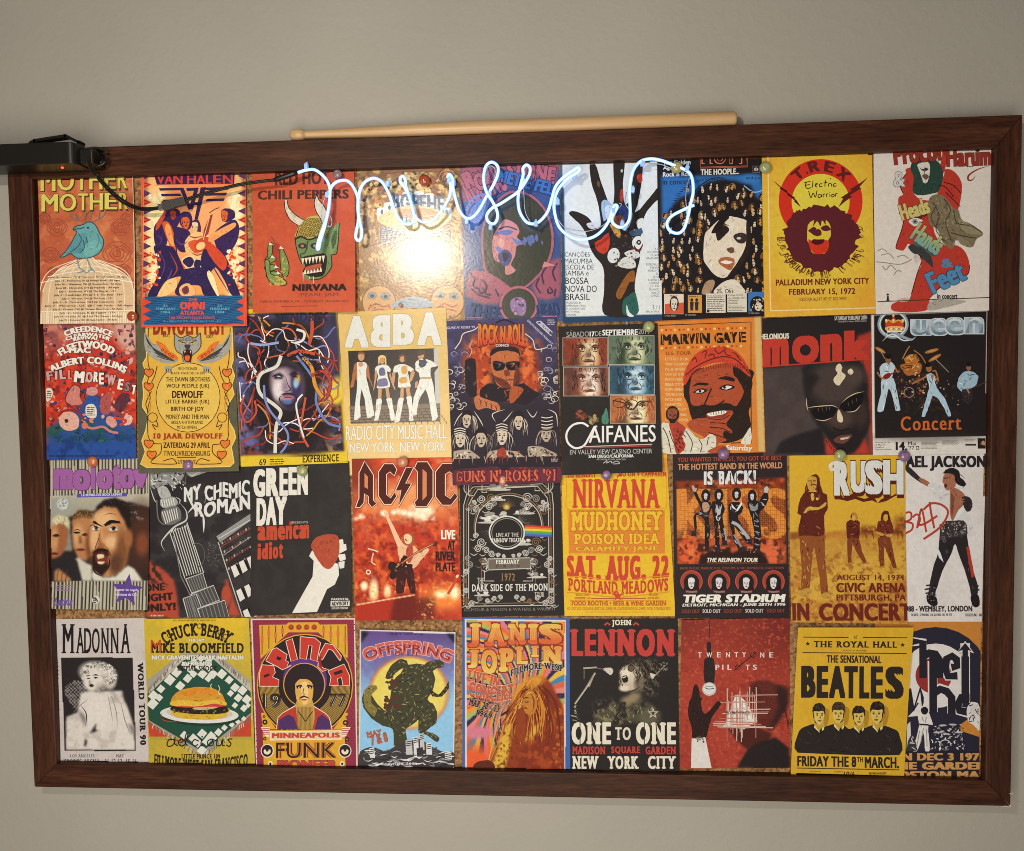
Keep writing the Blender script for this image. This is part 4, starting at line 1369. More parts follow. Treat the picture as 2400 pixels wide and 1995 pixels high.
p.line('520,770 600,790 560,820', 16, 'c93c2c')
p.el(333, 822, 20, 22, 'c8705f')
p.poly('338,615 350,580 400,575 415,610 380,630', 'c8857c', 1)
p.poly('440,640 500,615 490,740 440,740 430,690', 'a8504c', 1)
p.poly('520,690 560,620 620,620 600,700 560,740', '5a2f38', 1)
p.line('340,590 330,640 350,660', 6, '3a2636')
p.poly('345,635 410,640 420,700 380,750 340,720', '2f4f92', 1)
p.poly('336,730 345,690 385,684 408,720 402,770 350,765', 'd8c9b2', 1)
p.micro(345, 700, 402, 760, 5, '4a3a34')
p.poly('80,590 110,580 125,610 110,650 85,665', 'd8c9b2', 1)
p.micro(85, 595, 115, 650, 4, '4a3a34')
W_ = 'e6d9c6'
p.txt('CREEDENCE', 200, 175, 505, 220, W_, b=.1, arc=(350, 560, 345, 115, 64, 38), o=(.03, '3a2226'))
p.txt('CLEARWATER', 210, 210, 495, 250, W_, b=.09, arc=(350, 560, 316, 116, 64, 24), o=(.03, '3a2226'))
p.txt('REVIVAL', 260, 240, 430, 262, W_, b=.09, arc=(350, 560, 296, 108, 76, 20), o=(.03, '3a2226'))
p.txt('FLEETWOOD', 180, 265, 515, 330, W_, b=.09, arc=(350, 620, 300, 125, 58, 48), o=(.03, '3a2226'))
p.txt('MAC', 230, 316, 372, 352, W_, b=.11, o=(.03, '3a2226'))
p.txt('ALBERT COLLINS', 115, 360, 620, 440, W_, b=.08, arc=(350, 900, 480, 119, 60, 44), o=(.03, '3a2226'))
for ch, x, y, w_, h_, r_, c_ in (('F', 85, 470, 40, 60, -8, 'c98a84'), ('I', 140, 470, 16, 55, 0, 'cfa49a'), ('L', 170, 460, 40, 62, -6, 'cfa49a'), ('L', 225, 462, 28, 62, 0, 'c9857c'), ('M', 265, 470, 66, 74, 6, W_), ('O', 340, 474, 44, 70, 0, 'd0a49c'), ('R', 390, 474, 30, 66, 5, W_), ('E', 425, 480, 32, 76, 0, W_), ('W', 475, 494, 54, 66, 6, 'd09a90'), ('E', 545, 520, 34, 70, 10, W_), ('S', 590, 540, 34, 60, 10, '8a6a70'), ('T', 632, 560, 34, 60, 10, W_)):
    p.txt(ch, x, y, x + w_, y + h_, c_, b=.1, rot=r_, o=(.03, '2e1c22'))
p.micro(105, 1008, 640, 1028, 1, '213058')
p.done()

p = Poster('B1', '655,50 1282,40 1338,1115 690,1128', 1, '5c5640', 'yellow card in an olive border with a grey winged wolf head over a list', (0, 2.5), step=10, seed=22)
p.cloud(40, '54503c', .4, .7)
Y_ = 'd6a240'
BR = '40241c'
o_ = [(722, 60), (1275, 60), (1285, 250), (1290, 400), (1278, 440), (1300, 500), (1282, 560), (1298, 620), (1258, 690), (1250, 720), (1270, 800), (1300, 850), (1312, 900), (1285, 960), (1305, 1060), (1280, 1085), (1050, 1090), (740, 1090), (702, 1070), (730, 990), (705, 920), (730, 850), (745, 760), (705, 700), (712, 620), (705, 540), (725, 480), (705, 420), (728, 380)]
p.poly(o_, Y_)
p.line(o_, 5, 'e8c06a', 0, closed=1)
p.line([(740, 190), (738, 400), (750, 470), (735, 560), (755, 640), (740, 720), (742, 840), (750, 900), (780, 935), (835, 940)], 5, BR)
p.line([(1270, 190), (1262, 400), (1250, 470), (1272, 560), (1238, 640), (1262, 720), (1262, 840), (1262, 900), (1230, 935), (1165, 945)], 5, BR)
p.ring(1000, 640, 205, 209, BR, ey=1.08)
p.el(1000, 640, 205, 222, 'd8ae50')
p.txt('DEWOLFF FEST', 772, 110, 1242, 235, '8e3420', b=.05, o=(.02, 'c97a3a'))
p.txt('EST.', 835, 228, 880, 250, BR, b=.03)
p.txt('2007', 1112, 235, 1160, 256, BR, b=.03)
G_, GD = '9c9486', '3e3a38'
for sg in (-1, 1):
    X = lambda x: 995 + sg * x
    p.poly([(X(60), 400), (X(110), 390), (X(160), 350), (X(190), 300), (X(230), 290), (X(275), 220), (X(280), 300), (X(262), 350), (X(225), 385), (X(170), 412), (X(100), 418)], G_, 1)
    for k in range(7):
        p.line([(X(80 + 10 * k), 405 - 6 * k), (X(150 + 15 * k), 390 - 14 * k), (X(200 + 12 * k), 370 - 22 * k)], 4, GD)
    p.poly([(X(60), 390), (X(85), 360), (X(120), 340), (X(150), 300), (X(205), 275), (X(180), 320), (X(140), 365), (X(90), 395)], 'd96a2c', 1)
    for k in range(4): p.ring(X(95 + k * 22), 375 - k * 14, 6, 9, '8e3420', n=9)
    p.poly([(X(85), 300), (X(65), 300), (X(85), 225), (X(60), 240), (X(45), 280)], G_)
    p.line([(X(85), 300), (X(84), 225), (X(45), 262)], 4, GD, 0)
    p.poly([(X(128), 440), (X(100), 440), (X(105), 478), (X(125), 470), (X(140), 480), (X(150), 445)], G_, 1)
    for k in range(3): p.line([(X(108 + 14 * k), 455), (X(106 + 14 * k), 482)], 4, GD)
p.poly('912,225 950,255 995,240 1040,255 1078,222 1082,300 1060,340 1025,370 1015,415 990,420 968,410 960,365 925,340 910,290', G_, 1)
p.line('912,225 950,255 995,240 1040,255 1078,222', 4, GD)
p.line('912,225 910,290 925,340 960,365 968,410', 4, GD)
p.line('1078,222 1082,300 1060,340 1025,370 1015,415', 4, GD)
for k in range(12): p.line([(940 + k * 10, 248 + 3 * abs(k - 6)), (945 + k * 9, 275)], 3, '6c665e')
p.el(962, 285, 16, 9, 'd9a53c', 15)
p.el(1030, 285, 16, 9, 'd9a53c', -15)
p.el(962, 285, 5, 6, GD)
p.el(1030, 285, 5, 6, GD)
p.line('935,272 985,290', 5, GD)
p.line('1055,272 1008,290', 5, GD)
p.poly('978,300 1014,300 1008,325 985,325', GD, 1)
p.poly('970,338 1022,335 1015,405 978,405', '3a1c18', 1)
p.poly('980,372 1010,372 1006,402 984,402', 'd9622c', 1)
for x in (975, 1012): p.poly([(x, 338), (x + 9, 338), (x + 4, 356)], 'e8d8b8')
for sg, q in ((-1, 0), (1, 0)):
    X = lambda x: 998 + sg * x
    for y in (480, 570, 940, 1010):
        x_ = 252 if y < 900 else 245 if y < 1000 else 225
        p.poly([(X(x_), y - 22), (X(x_ + 25), y - 25), (X(x_ + 30), y), (X(x_), y + 28), (X(x_ - 28), y), (X(x_ - 22), y - 24)], 'd9722e', 1)
        p.line([(X(x_), y - 18), (X(x_ + 25), y - 25), (X(x_ + 30), y), (X(x_), y + 28), (X(x_ - 28), y), (X(x_ - 22), y - 24), (X(x_), y - 18)], 4, '5a2a1c')
    p.line([(X(200), 435), (X(215), 500), (X(235), 540)], 4, BR)
    p.line([(X(235), 600), (X(270), 680), (X(250), 740)], 4, BR)
    p.line([(X(262), 620), (X(240), 690), (X(262), 760)], 4, 'b07a34')
    p.ring(X(225), 770, 28, 32, BR)
    p.line([(X(200), 790), (X(190), 830), (X(225), 815), (X(205), 850)], 4, BR)
    p.line([(X(165), 945), (X(170), 1000), (X(230), 1060), (X(120), 1070), (X(60), 1068)], 5, BR)
    p.line([(X(60), 1068), (X(90), 1035), (X(150), 1050)], 4, BR)
for s_, x0, x1, y0, y1, b in (('NACHTSCHADE', 932, 1058, 442, 464, .02), ('BLACK RIVER DELTA (SE)', 886, 1106, 475, 496, .02), ('THE DAWN BROTHERS', 855, 1140, 508, 538, .03), ('WOLF PEOPLE (UK)', 858, 1136, 552, 586, .03), ('DEWOLFF', 896, 1098, 598, 644, .05), ('LITTLE BARRIE (UK)', 855, 1138, 654, 688, .03), ('BIRTH OF JOY', 890, 1104, 700, 736, .035), ('MONEY AND THE MAN', 858, 1138, 750, 780, .03), ('AKULA RHYTHM BAND', 892, 1100, 790, 812, .025), ('MITCH RIVERS', 932, 1060, 822, 844, .025)):
    p.txt(s_, x0, y0, x1, y1, '3c2016', b=b)
p.txt('10 JAAR DEWOLFF', 780, 872, 1226, 916, '9a3a22', b=.05, o=(.02, 'd98a3c'), se=.08)
p.txt('ZATERDAG 29 APRIL', 846, 930, 1148, 966, '3c2016', b=.035)
p.txt('TIVOLIVREDENBURG', 848, 984, 1148, 1018, '56452a', b=.03)
p.txt('UTRECHT', 942, 1042, 1060, 1068, '56452a', b=.04)
p.line('935,1026 1058,1026', 3, BR, 0)
p.done()

p = Poster('B1', '1280,70 1960,60 2035,1062 1345,1088', 0, 'd6b12e', 'yellow bordered painted portrait with a tangle of red, white and blue cables for hair', (0, 1), step=5, seed=23)
p.spg('1285,100 1955,92 2010,985 1345,1018', '2c2228', 2)
IN = inside(pts('1285,100 1955,92 2010,985 1345,1018'), p.X, p.Y).astype(float)
p.cloud(70, '6a6496', .45, .6, .9, mask=IN * ((p.X < 1460) | (p.Y < 240)))
p.cloud(60, 'a8805a', .5, .6, .9, mask=IN * ((p.X > 1800) & (p.Y > 560)))
p.cloud(50, '8a3a2c', .55, .65, .8, mask=IN * (p.Y > 560))
p.cloud(45, '4a4668', .5, .62, .7, mask=IN)
p.sel(1650, 330, 270, 230, '1f191d', .7)
p.sel(1560, 620, 160, 320, '1f191d', .7)
p.sel(1760, 760, 170, 260, '231a1e', .7)
p.sel(1920, 330, 60, 200, '3a3450', .8)
p.sel(1900, 620, 60, 80, 'c88a5c', .8)
p.sel(1960, 600, 50, 90, 'd8b43c', .5)
# a plain painted face, half in shadow
p.sel(1640, 560, 108, 150, '6a5060', .35, -6)
p.sel(1605, 560, 66, 120, 'b8a0a0', .6, -8)
p.sel(1585, 590, 34, 60, 'd8c8c4', .8)
p.sel(1700, 560, 36, 110, '3a2c50', .7)
p.sel(1705, 520, 18, 40, 'c8963c', .8)
p.sel(1695, 550, 16, 30, '8ab0cc', .8)
p.spg('1545,500 1590,478 1620,500 1600,520 1560,520', '2a2030', 2)
p.spg('1650,490 1690,470 1712,492 1690,512', '2a2030', 2)
p.sel(1585, 506, 12, 7, 'b8b0b8', .6)
p.spg('1625,500 1640,560 1660,590 1625,600 1600,588', '8a7080', 3)
p.spg('1600,620 1640,610 1690,622 1670,640 1620,640', '32222c', 2)
p.sel(1645, 640, 38, 14, 'b8707c', .6)
p.spg('1590,640 1600,690 1650,720 1700,700 1710,640 1690,660 1650,680 1615,665', '2a2030', 3)
p.sel(1640, 670, 26, 14, '4a6a9a', .8)
p.spg('1530,460 1570,420 1640,410 1700,440 1730,500 1690,460 1640,440 1580,450', '231a20', 3)
rr = random.Random(12)
cc_ = ['b8402c', 'c85a3a', 'd8d0cc', 'b04030', '7f88b8', '6a70a4', '9a3424', 'c8852c', '8a2c22']
for k in range(74):
    a = rr.uniform(0, 2 * PI)
    x, y = 1645 + 200 * math.cos(a) * rr.uniform(.9, 1.45), 540 + 330 * math.sin(a) * rr.uniform(.75, 1.25)
    q = [(x, y)]
    d = rr.uniform(0, 2 * PI)
    for j in range(4):
        d += rr.uniform(-1.1, 1.1)
        x, y = x + 62 * math.cos(d), y + 62 * math.sin(d)
        q.append((x, y))
    if any(1545 < u < 1735 and 450 < v_ < 720 for u, v_ in q): continue
    q = [(min(max(u, 1312 + (v_ - 100) * .05), 1945 + (v_ - 92) * .06), min(max(v_, 112), 975)) for u, v_ in q]
    c_ = rr.choice(cc_)
    w_ = rr.uniform(9, 14)
    p.line(q, w_, '3a2228')
    p.line(q, w_ * .72, c_)
    if k % 4 == 0: p.line([(u - 1.5, v_ - 1.5) for u, v_ in q], 3, 'efe4dc')
for q, c_, w_ in (('1600,370 1570,440 1480,480 1450,540 1470,620 1560,690 1600,740 1570,830 1565,1000', 'cfc6b8', 22), ('1700,370 1770,460 1830,560 1830,680 1900,800 1990,830', '6a76a8', 16), ('1740,380 1800,450 1820,560 1870,640', 'd08a2c', 22), ('1640,370 1720,340 1820,360', 'c04a2c', 20), ('1490,560 1500,660 1540,740 1640,860 1640,940 1600,1000', '7a80b0', 14), ('1800,500 1870,470 1920,540 1900,640', 'b03a2c', 18), ('1760,640 1740,760 1730,860 1780,960', 'c05038', 14), ('1740,620 1700,680 1720,800 1750,900', 'd8cfc6', 12), ('1400,290 1480,300 1585,285', '8f96b8', 16), ('1800,110 1800,220 1780,300', 'b84a34', 22), ('1400,420 1440,480', 'd6ccc8', 16), ('1700,200 1750,220 1740,270 1690,290', 'd8cfc6', 16), ('1360,640 1340,720 1380,800 1440,740 1430,660', 'c04a3a', 12)):
    p.line(q, w_ + 5, '2a1c22')
    p.line(q, w_, c_)
for q, c_ in (('1540,508 1570,494 1618,504', '1c1620'), ('1655,498 1685,480 1715,496', '1c1620'), ('1556,520 1585,512 1612,522', '1c1620'), ('1665,512 1690,504 1712,514', '1c1620'), ('1628,505 1646,560 1662,588 1640,600 1600,596', '3a2834'), ('1604,622 1642,612 1690,624', '1c1620'), ('1600,628 1590,650 1600,680', '1c1620'), ('1692,628 1702,650 1696,680', '1c1620'), ('1618,644 1645,638 1678,645', '4a2630'), ('1590,560 1580,600 1592,640', 'e0d0cc'), ('1640,520 1650,560', 'd8c8c8')): p.line(q, 7, c_, taper=2)
for k in range(90):
    a = rr.uniform(-PI, .2)
    x, y = 1640 + rr.uniform(100, 230) * math.cos(a), 470 + rr.uniform(90, 190) * math.sin(a)
    p.ring(x, y, 5, 9, rr.choice(['17131a', '2c2632', '3a3440', '17131a']), 0, 250, n=8)
p.txt('JIMI', 1300, 112, 1490, 176, '2b2740', b=.03, se=.07, sk=-6)
p.txt('HENDRIX', 1560, 100, 1905, 156, '2b2740', b=.035, se=.08, sk=-12)
p.rect(1452, 1030, 2035, 1085, 'd8b32c', -14)
p.txt('69', 1462, 1036, 1506, 1080, '2c2218', b=.02)
p.micro(1530, 1034, 1640, 1078, 3, '4a3c20', sk=-3)
p.txt('EXPERIENCE', 1742, 1014, 1976, 1062, '2c2218', b=.04, se=.07, sk=-8)
p.done()

p = Poster('B2', '-24,62 678,30 718,1090 48,1118', 1, 'd0a85c', 'gold card with four people in white flared outfits before a black wall', (0, 0), step=10, mat='gloss', seed=24)
p.cloud(160, 'd8b066', .4, .7)
for ch, x0, x1, y0, y1 in (('A', 22, 178, 86, 290), ('B', 335, 470, 72, 272), ('A', 492, 648, 62, 274)):
    p.txt(ch, x0, y0, x1, y1, 'd6cfc4', b=.075, o=(.012, '9a8a5c'))
p.txt('B', 190, 80, 318, 286, 'd6cfc4', b=.075, o=(.012, '9a8a5c'), fn=lambda u, v, x, y: (508 - x, y))
p.poly('44,312 612,294 642,768 62,784', '2a211e')
p.poly('598,296 626,294 642,680 612,700', 'b8b0a4')
p.poly('52,670 640,650 642,768 62,784', '6f5a44')
for k in range(5):
    p.line([[58, 700 + k * 19], [640, 684 + k * 19]], 2.5, '3a2c22', 0)
    for j in range(15): p.line([[64 + j * 40 + k * 13, 690 + k * 19], [66 + j * 40 + k * 14, 706 + k * 19]], 2.5, '3a2c22', 0)
for k in range(4): p.line([[180 + k * 110, 320], [184 + k * 110, 660]], 3, '3a302a', 0)
WH, SK, LO = 'd8d2c6', 'c08a5e', ['b4aa9a', 'e8e2d8', 'c2b8a8']
p.fig('85,400 105,385 150,385 175,410 185,480 210,560 200,540 165,470 165,500 95,500 95,460 80,540 60,550 70,480', 'a85f2c', ['8a4a20', 'c47a3c'], 10)
p.fig('100,390 115,385 150,385 165,395 160,470 180,560 200,640 214,730 168,735 150,620 130,560 120,640 125,735 84,760 92,640 105,520', WH, LO, 12, ang=80)
p.el(129, 350, 21, 26, SK)
p.poly('106,345 110,322 130,315 150,324 152,345 140,332 118,332', '7a4a2c', 1)
p.el(126, 398, 16, 16, SK)
p.fig('228,410 262,400 300,405 322,430 312,450 298,445 300,480 316,545 228,552 238,480 232,450 215,440', WH, LO, 8)
p.poly('240,552 262,552 258,640 236,640', SK)
p.poly('285,550 306,548 318,630 296,634', SK)
p.fig('230,625 262,622 256,690 240,755 216,752 222,700', WH, LO, 5, ang=85)
p.fig('292,625 326,618 336,690 350,752 318,752 310,690', WH, LO, 5, ang=80)
p.el(263, 372, 18, 24, SK)
p.poly('242,400 240,355 262,338 288,352 292,410 282,390 280,358 250,360 246,400', 'dcb872', 1)
p.poly('220,440 232,450 222,520 208,570 215,500', SK, 1)
p.poly('316,450 326,480 350,560 338,550 312,480', SK, 1)
p.poly('245,430 275,420 285,465 250,470', '5a5a78', 1)
p.poly('240,500 290,490 300,535 235,540', '6a6488', 1)
p.line('238,488 304,482', 7, WH, 0)
p.fig('345,412 375,398 420,400 470,430 455,450 432,440 436,480 448,545 368,548 372,480 366,450 335,450', WH, LO, 8)
p.poly('385,545 405,545 402,630 380,630', SK)
p.poly('415,545 440,540 452,612 428,618', SK)
p.fig('372,618 404,618 392,690 376,768 346,764 360,690', WH, LO, 5, ang=95)
p.fig('422,612 456,605 458,690 466,755 440,752 436,690', WH, LO, 5, ang=85)
p.el(394, 362, 18, 23, SK)
p.poly('372,385 374,345 394,332 416,345 420,390 408,370 404,348 384,350', '5e3420', 1)
p.poly('390,415 425,410 425,455 395,460', 'c89440', 1)
p.poly('375,490 420,480 425,515 380,520', 'c89440', 1)
p.poly('332,450 350,455 345,500 340,540 330,500', SK, 1)
p.poly('455,440 475,450 460,500 440,510', SK, 1)
p.fig('480,385 510,365 555,365 600,385 630,420 600,440 578,470 580,490 515,495 500,450 482,440', WH, LO, 10)
p.poly('585,420 628,412 610,440 582,475 578,440', '2a211e', 1)
p.fig('512,490 582,480 600,560 624,740 588,755 570,640 545,560 500,640 488,720 456,715 470,610 495,540', WH, LO, 12, ang=80)
p.poly('480,515 495,510 490,545 478,550', SK, 1)
p.el(515, 340, 21, 26, SK)
p.poly('494,345 498,312 520,306 545,318 546,370 560,385 520,400 500,372 530,368 534,335', '4a2c1c', 1)
p.poly('500,395 545,370 550,400 520,420', '2c3450', 1)
p.rect(512, 480, 584, 492, 'a8905c')
for x, y in ((96, 752), (180, 738), (226, 756), (335, 756), (358, 768), (455, 758), (475, 722), (600, 756)): p.el(x, y, 16, 7, 'cfc8bc', -8)
p.txt('RADIO CITY MUSIC HALL', 30, 796, 684, 892, 'd6cfc4', b=.015, sk=-12, o=(.014, '8f7a44'))
p.txt('NEW YORK, NEW YORK', 54, 905, 676, 982, 'd6cfc4', b=.015, sk=-10, o=(.014, '8f7a44'))
p.done()

p = Poster('B2', '680,118 1390,92 1424,1160 726,1178', 3, '2c2434', 'dark comic cover with a man in sunglasses before flames above five heads', (0, 3), step=7, seed=25)
p.grad(100, '433c5e', 700, '2a222c')
p.grad(900, '2a222c', 1175, '4a2838', 0)
p.cloud(70, '4c466c', .5, .65, .8, mask=p.box(680, 90, 1400, 420, 20))
p.spg('800,330 850,230 960,180 1100,170 1200,240 1270,330 1290,570 1200,600 860,600 800,470', 'a83f22', 8)
p.cloud(36, 'd86a34', .48, .6, mask=p.box(820, 220, 1280, 590, 16))
p.cloud(30, '6a241c', .58, .68, mask=p.box(800, 220, 1290, 600, 12))
p.spg('980,300 1060,280 1150,300 1160,560 970,560', '32222a', 6)
p.spg('725,1070 1424,1050 1424,1160 726,1178', '64283a', 6)
LC = 'd8c8b4'
rr = random.Random(3)
for x0, x1, y0, y1, n_ in ((700, 800, 300, 700, 30), (1280, 1400, 270, 680, 30)):
    for k in range(n_):
        x, y = rr.uniform(x0, x1), rr.uniform(y0, y1)
        r = rr.uniform(10, 26)
        p.line([[x + r * math.cos(a), y + r * .8 * math.sin(a)] for a in np.linspace(rr.uniform(0, 6), rr.uniform(7, 10), 6)], 3.4, rr.choice([LC, '8f8494', 'b8a8a0']), taper=2)
p.line('735,300 770,250 790,200 860,175 900,140', 6, LC)
p.line('1190,200 1240,240 1260,300 1330,290', 5, LC)
p.line('1000,130 1060,110 1130,140', 9, '1f1824')
p.fig('800,375 868,365 876,600 830,610 806,560', '241c22', ['4a4048', '6a5c5c', '14101a'], 8, ang=85)
p.line('830,350 845,310 832,280 850,240', 4, 'b8a090')
p.poly('862,620 900,600 1000,640 1030,680 1010,700 940,680 880,690', 'b86a44', 1)
for x, y in ((905, 640), (940, 655), (975, 668), (1005, 682)): p.line([[x - 14, y - 18], [x, y], [x - 4, y + 24]], 7, '5a2a24', taper=2)
p.fig('900,560 960,520 1020,540 1100,545 1180,520 1250,570 1290,590 1200,660 1080,640 1000,640 900,610', '241a22', ['4a3438', '9a4a2c', '14101a'], 14, w=7)
p.poly('970,330 1000,300 1060,290 1120,296 1150,330 1150,440 1140,500 1110,545 1060,552 1010,530 985,470 972,420', 'b5623a', 1)
p.poly('985,470 1010,520 1058,552 1100,545 1060,500 1010,480', '6a2f24', 1)
p.poly('965,345 980,300 1060,280 1140,295 1160,350 1140,325 1080,310 1010,318', '241c20', 1)
p.poly('985,378 1056,390 1050,432 1000,440 985,415', '16121a', 1)
p.poly('1068,388 1148,380 1150,420 1128,436 1080,432', '16121a', 1)
p.line('980,386 1060,396 1150,382', 6, '3a2c30', 0)
p.line('1005,395 1030,400 1015,420', 4, '7a6a68', taper=2)
p.line('1090,398 1120,394 1100,418', 4, 'b87a5a', taper=2)
p.poly('1055,440 1085,435 1090,470 1062,475', '7a3a2a', 1)
p.line('1065,500 1120,498', 6, '4a2420')
p.poly('1130,400 1152,440 1140,505 1112,540 1120,480', '6a2f24', 1)
p.poly('1100,545 1180,560 1120,640 1090,640', 'a8502c', 1)
def rocker(x, y, w_, h_, hat, tone):
    for k in range(16):
        s_ = rr.choice((-1, 1))
        xx = x + s_ * rr.uniform(w_ * .35, w_ * .95)
        p.line([[x + s_ * w_ * .3, y - h_ * .4], [xx, y + rr.uniform(-.1, .3) * h_], [xx + rr.uniform(-14, 14), y + h_ * rr.uniform(.6, 1.0)]], 5.5, rr.choice([LC, '8a7468', '1c161c', '5c4a4a']), taper=1)
    p.face(x, y, w_, h_, tone, '1e171c', None, rr.uniform(-.06, .06))
    if hat == 'cap':
        p.poly([[x - w_ * .6, y - h_ * .22], [x - w_ * .5, y - h_ * .65], [x, y - h_ * .85], [x + w_ * .5, y - h_ * .65], [x + w_ * .62, y - h_ * .22], [x, y - h_ * .34]], '2a222c', 1)
        for k in (.3, .45, .6): p.line([[x - w_ * .5, y - h_ * k], [x, y - h_ * (k + .1)], [x + w_ * .5, y - h_ * k]], 4, LC)
    elif hat == 'top':
        p.poly([[x - w_ * .55, y - h_ * .4], [x - w_ * .5, y - h_ * 1.25], [x + w_ * .6, y - h_ * 1.3], [x + w_ * .55, y - h_ * .4]], '241c26')
        p.line([[x - w_ * .9, y - h_ * .36], [x, y - h_ * .28], [x + w_ * .95, y - h_ * .4]], 9, '241c26')
        for k in (.5, .7, .95, 1.2): p.line([[x - w_ * .48, y - h_ * k], [x, y - h_ * (k - .06)], [x + w_ * .54, y - h_ * (k + .03)]], 3.5, LC)
    else:
        p.poly([[x - w_ * .55, y], [x - w_ * .5, y - h_ * .5], [x, y - h_ * .75], [x + w_ * .5, y - h_ * .5], [x + w_ * .56, y], [x + w_ * .3, y - h_ * .35], [x - w_ * .3, y - h_ * .35]], '1e171c', 1)
for q in ('810,690 760,740 730,800', '860,700 900,760 920,800', '1000,770 980,720 1060,690', '1110,700 1060,760 1000,800', '1200,690 1240,740 1270,700', '1340,690 1390,720 1400,800'):
    p.line(q, 6, LC, taper=2)
rocker(815, 760, 62, 92, '', 'c0a890')
rocker(1150, 770, 62, 96, '', 'c4ac94')
rocker(1330, 850, 72, 92, 'top', 'b09a86')
rocker(770, 880, 74, 100, 'cap', 'c8b29a')
rocker(905, 880, 72, 100, '', 'bca48c')
for q in ('730,960 830,950 900,1000 880,1040 740,1030', '960,960 1030,950 1140,960 1200,1010 1180,1040 940,1020', '1210,930 1300,930 1395,980 1380,1020 1220,1010'):
    p.fig(q, 'a8927e', [LC, '1e171c', '1e171c', '6a5850'], 22, w=8)
rocker(1040, 860, 76, 110, 'cap', 'ccb69e')
p.poly('1010,960 1060,940 1075,1060 1060,1080 1020,1020', '9a3a2c', 1)
p.blobs(30, ['8a2c24', '1e171c'], (5, 15), box=(930, 960, 1200, 1070))
p.poly('720,1010 1420,990 1420,1060 1100,1060 1060,1085 1000,1050 725,1080', '261c26')
for k in range(40):
    x = rr.uniform(730, 1400)
    p.line([[x, rr.uniform(985, 1005)], [x + rr.uniform(-14, 14), rr.uniform(1020, 1050)]], 6, rr.choice(['a8927e', '8a3a2c', '261c26']), taper=1)
p.txt('ROCK N ROLL', 885, 150, 1195, 262, 'd08a34', b=.07, o=(.045, '6a2018'), fn=lambda u, v, x, y: (x, y + 26 * (1 - v) * (2 * u - 1) ** 2 - 18 * v * abs(2 * u - 1)), low='c8402c')
p.txt('COMICS', 1000, 268, 1085, 284, 'c8b8b0', b=.05)
p.txt("GUNS N' ROSES '91", 682, 154, 862, 170, 'b8b0bc', b=.04, sk=-6, it=.2)
p.line('1262,125 1360,215 1366,190 1290,118 1262,125', 5, 'c8c0c4', 0)
p.txt('UNAUTHORIZED', 1275, 148, 1360, 172, 'c8c0c4', b=.05, rot=43)
p.txt('UNAUTHORIZED AND PROUD OF IT', 1175, 184, 1400, 198, 'b0a8b4', b=.05, rot=44)
p.micro(1335, 105, 1385, 145, 3, 'b0a8b4')
p.txt("GUNS N' ROSES '91", 745, 1082, 1392, 1160, 'd0603c', b=.045, se=.08, sk=-12, o=(.03, '3a1820'))
p.txt("GUNS N' ROSES '91", 745, 1082, 1392, 1160, '7a2a34', b=.0, sk=-12)
p.micro(1360, 1004, 1412, 1028, 2, 'b8a8a0')
p.done()

p = Poster('B2', '1405,155 2048,132 2076,1090 1430,1112', 2, '262120', 'black card with five tinted face portraits in a grid over white lettering', (0, 3.5), step=5, seed=26)
p.cloud(120, '2c2625', .4, .7)
for x0, y0, x1, y1, bg_, md, hi_, sk_, hair in ((1436, 228, 1724, 408, '9a5a3c', 'c08458', 'e0c49c', '4a2a20', '7a2f1e'), (1733, 214, 2024, 398, '56785c', '8a9468', 'd2cca4', '2a3228', '5f6a56'), (1440, 418, 1728, 602, 'b8684c', 'd09a7c', 'ecdcc8', '6a3426', '58362e'), (1738, 405, 2026, 592, '3f6a7c', '7298b0', 'c4d8e0', '24323f', '2f4654'), (1742, 602, 2030, 778, 'a86440', 'd8b884', 'e8dcb0', '5a3424', 'b86a3c')):
    bm_ = p.box(x0, y0, x1, y1)
    cx_, cy_, w_ = (x0 + x1) / 2, (y0 + y1) / 2, x1 - x0
    C0 = p.C.copy()
    p.mix(np.ones_like(bm_), bg_)
    p.cloud(40, hair, .45, .6)
    p.sel(cx_ + 12, cy_ + 6, w_ * .36, w_ * .42, md, .25, -5)
    p.sel(cx_ + 34, cy_ - 4, w_ * .2, w_ * .3, hi_, .7)
    p.sel(cx_ + 40, cy_ - 40, w_ * .12, w_ * .08, hi_, .7)
    for sg in (-1, 1):
        p.spg([[cx_ + 20 + sg * 48 - 34, cy_ - 34], [cx_ + 20 + sg * 48, cy_ - 48 + 5 * sg], [cx_ + 20 + sg * 48 + 34, cy_ - 30], [cx_ + 20 + sg * 48, cy_ - 14]], sk_, 1.6)
        p.sel(cx_ + 20 + sg * 46, cy_ - 18, 11, 5, hi_, .5)
    p.spg([[cx_ + 14, cy_ - 30], [cx_ + 40, cy_ + 26], [cx_ + 20, cy_ + 40], [cx_ - 12, cy_ + 30], [cx_ + 8, cy_]], sk_, 3, .8)
    p.sel(cx_ + 22, cy_ + 60, 38, 8, sk_, .6)
    p.sel(cx_ + 30, cy_ + 76, 26, 8, hi_, .9)
    p.spg([[cx_ - 80, cy_ - 60], [cx_ - 30, cy_ - 20], [cx_ - 40, cy_ + 60], [cx_ - 20, cy_ + 95], [cx_ - 110, cy_ + 95]], sk_, 4, .85)
    p.spg([[x1 - 60, y0], [x1, y0], [x1, y1], [x1 - 40, y1], [x1 - 62, cy_]], hair, 5, .8)
    p.spg([[x0, y0], [x1, y0], [x1, y0 + 16], [cx_ + 60, y0 + 8], [cx_ - 40, y0 + 26], [x0 + 60, cy_], [x0 + 40, y1], [x0, y1]], hair, 5, .85)
    p.cloud(16, sk_, .6, .72, .6)
    p.C = C0 * (1 - bm_[..., None]) + p.C * bm_[..., None]
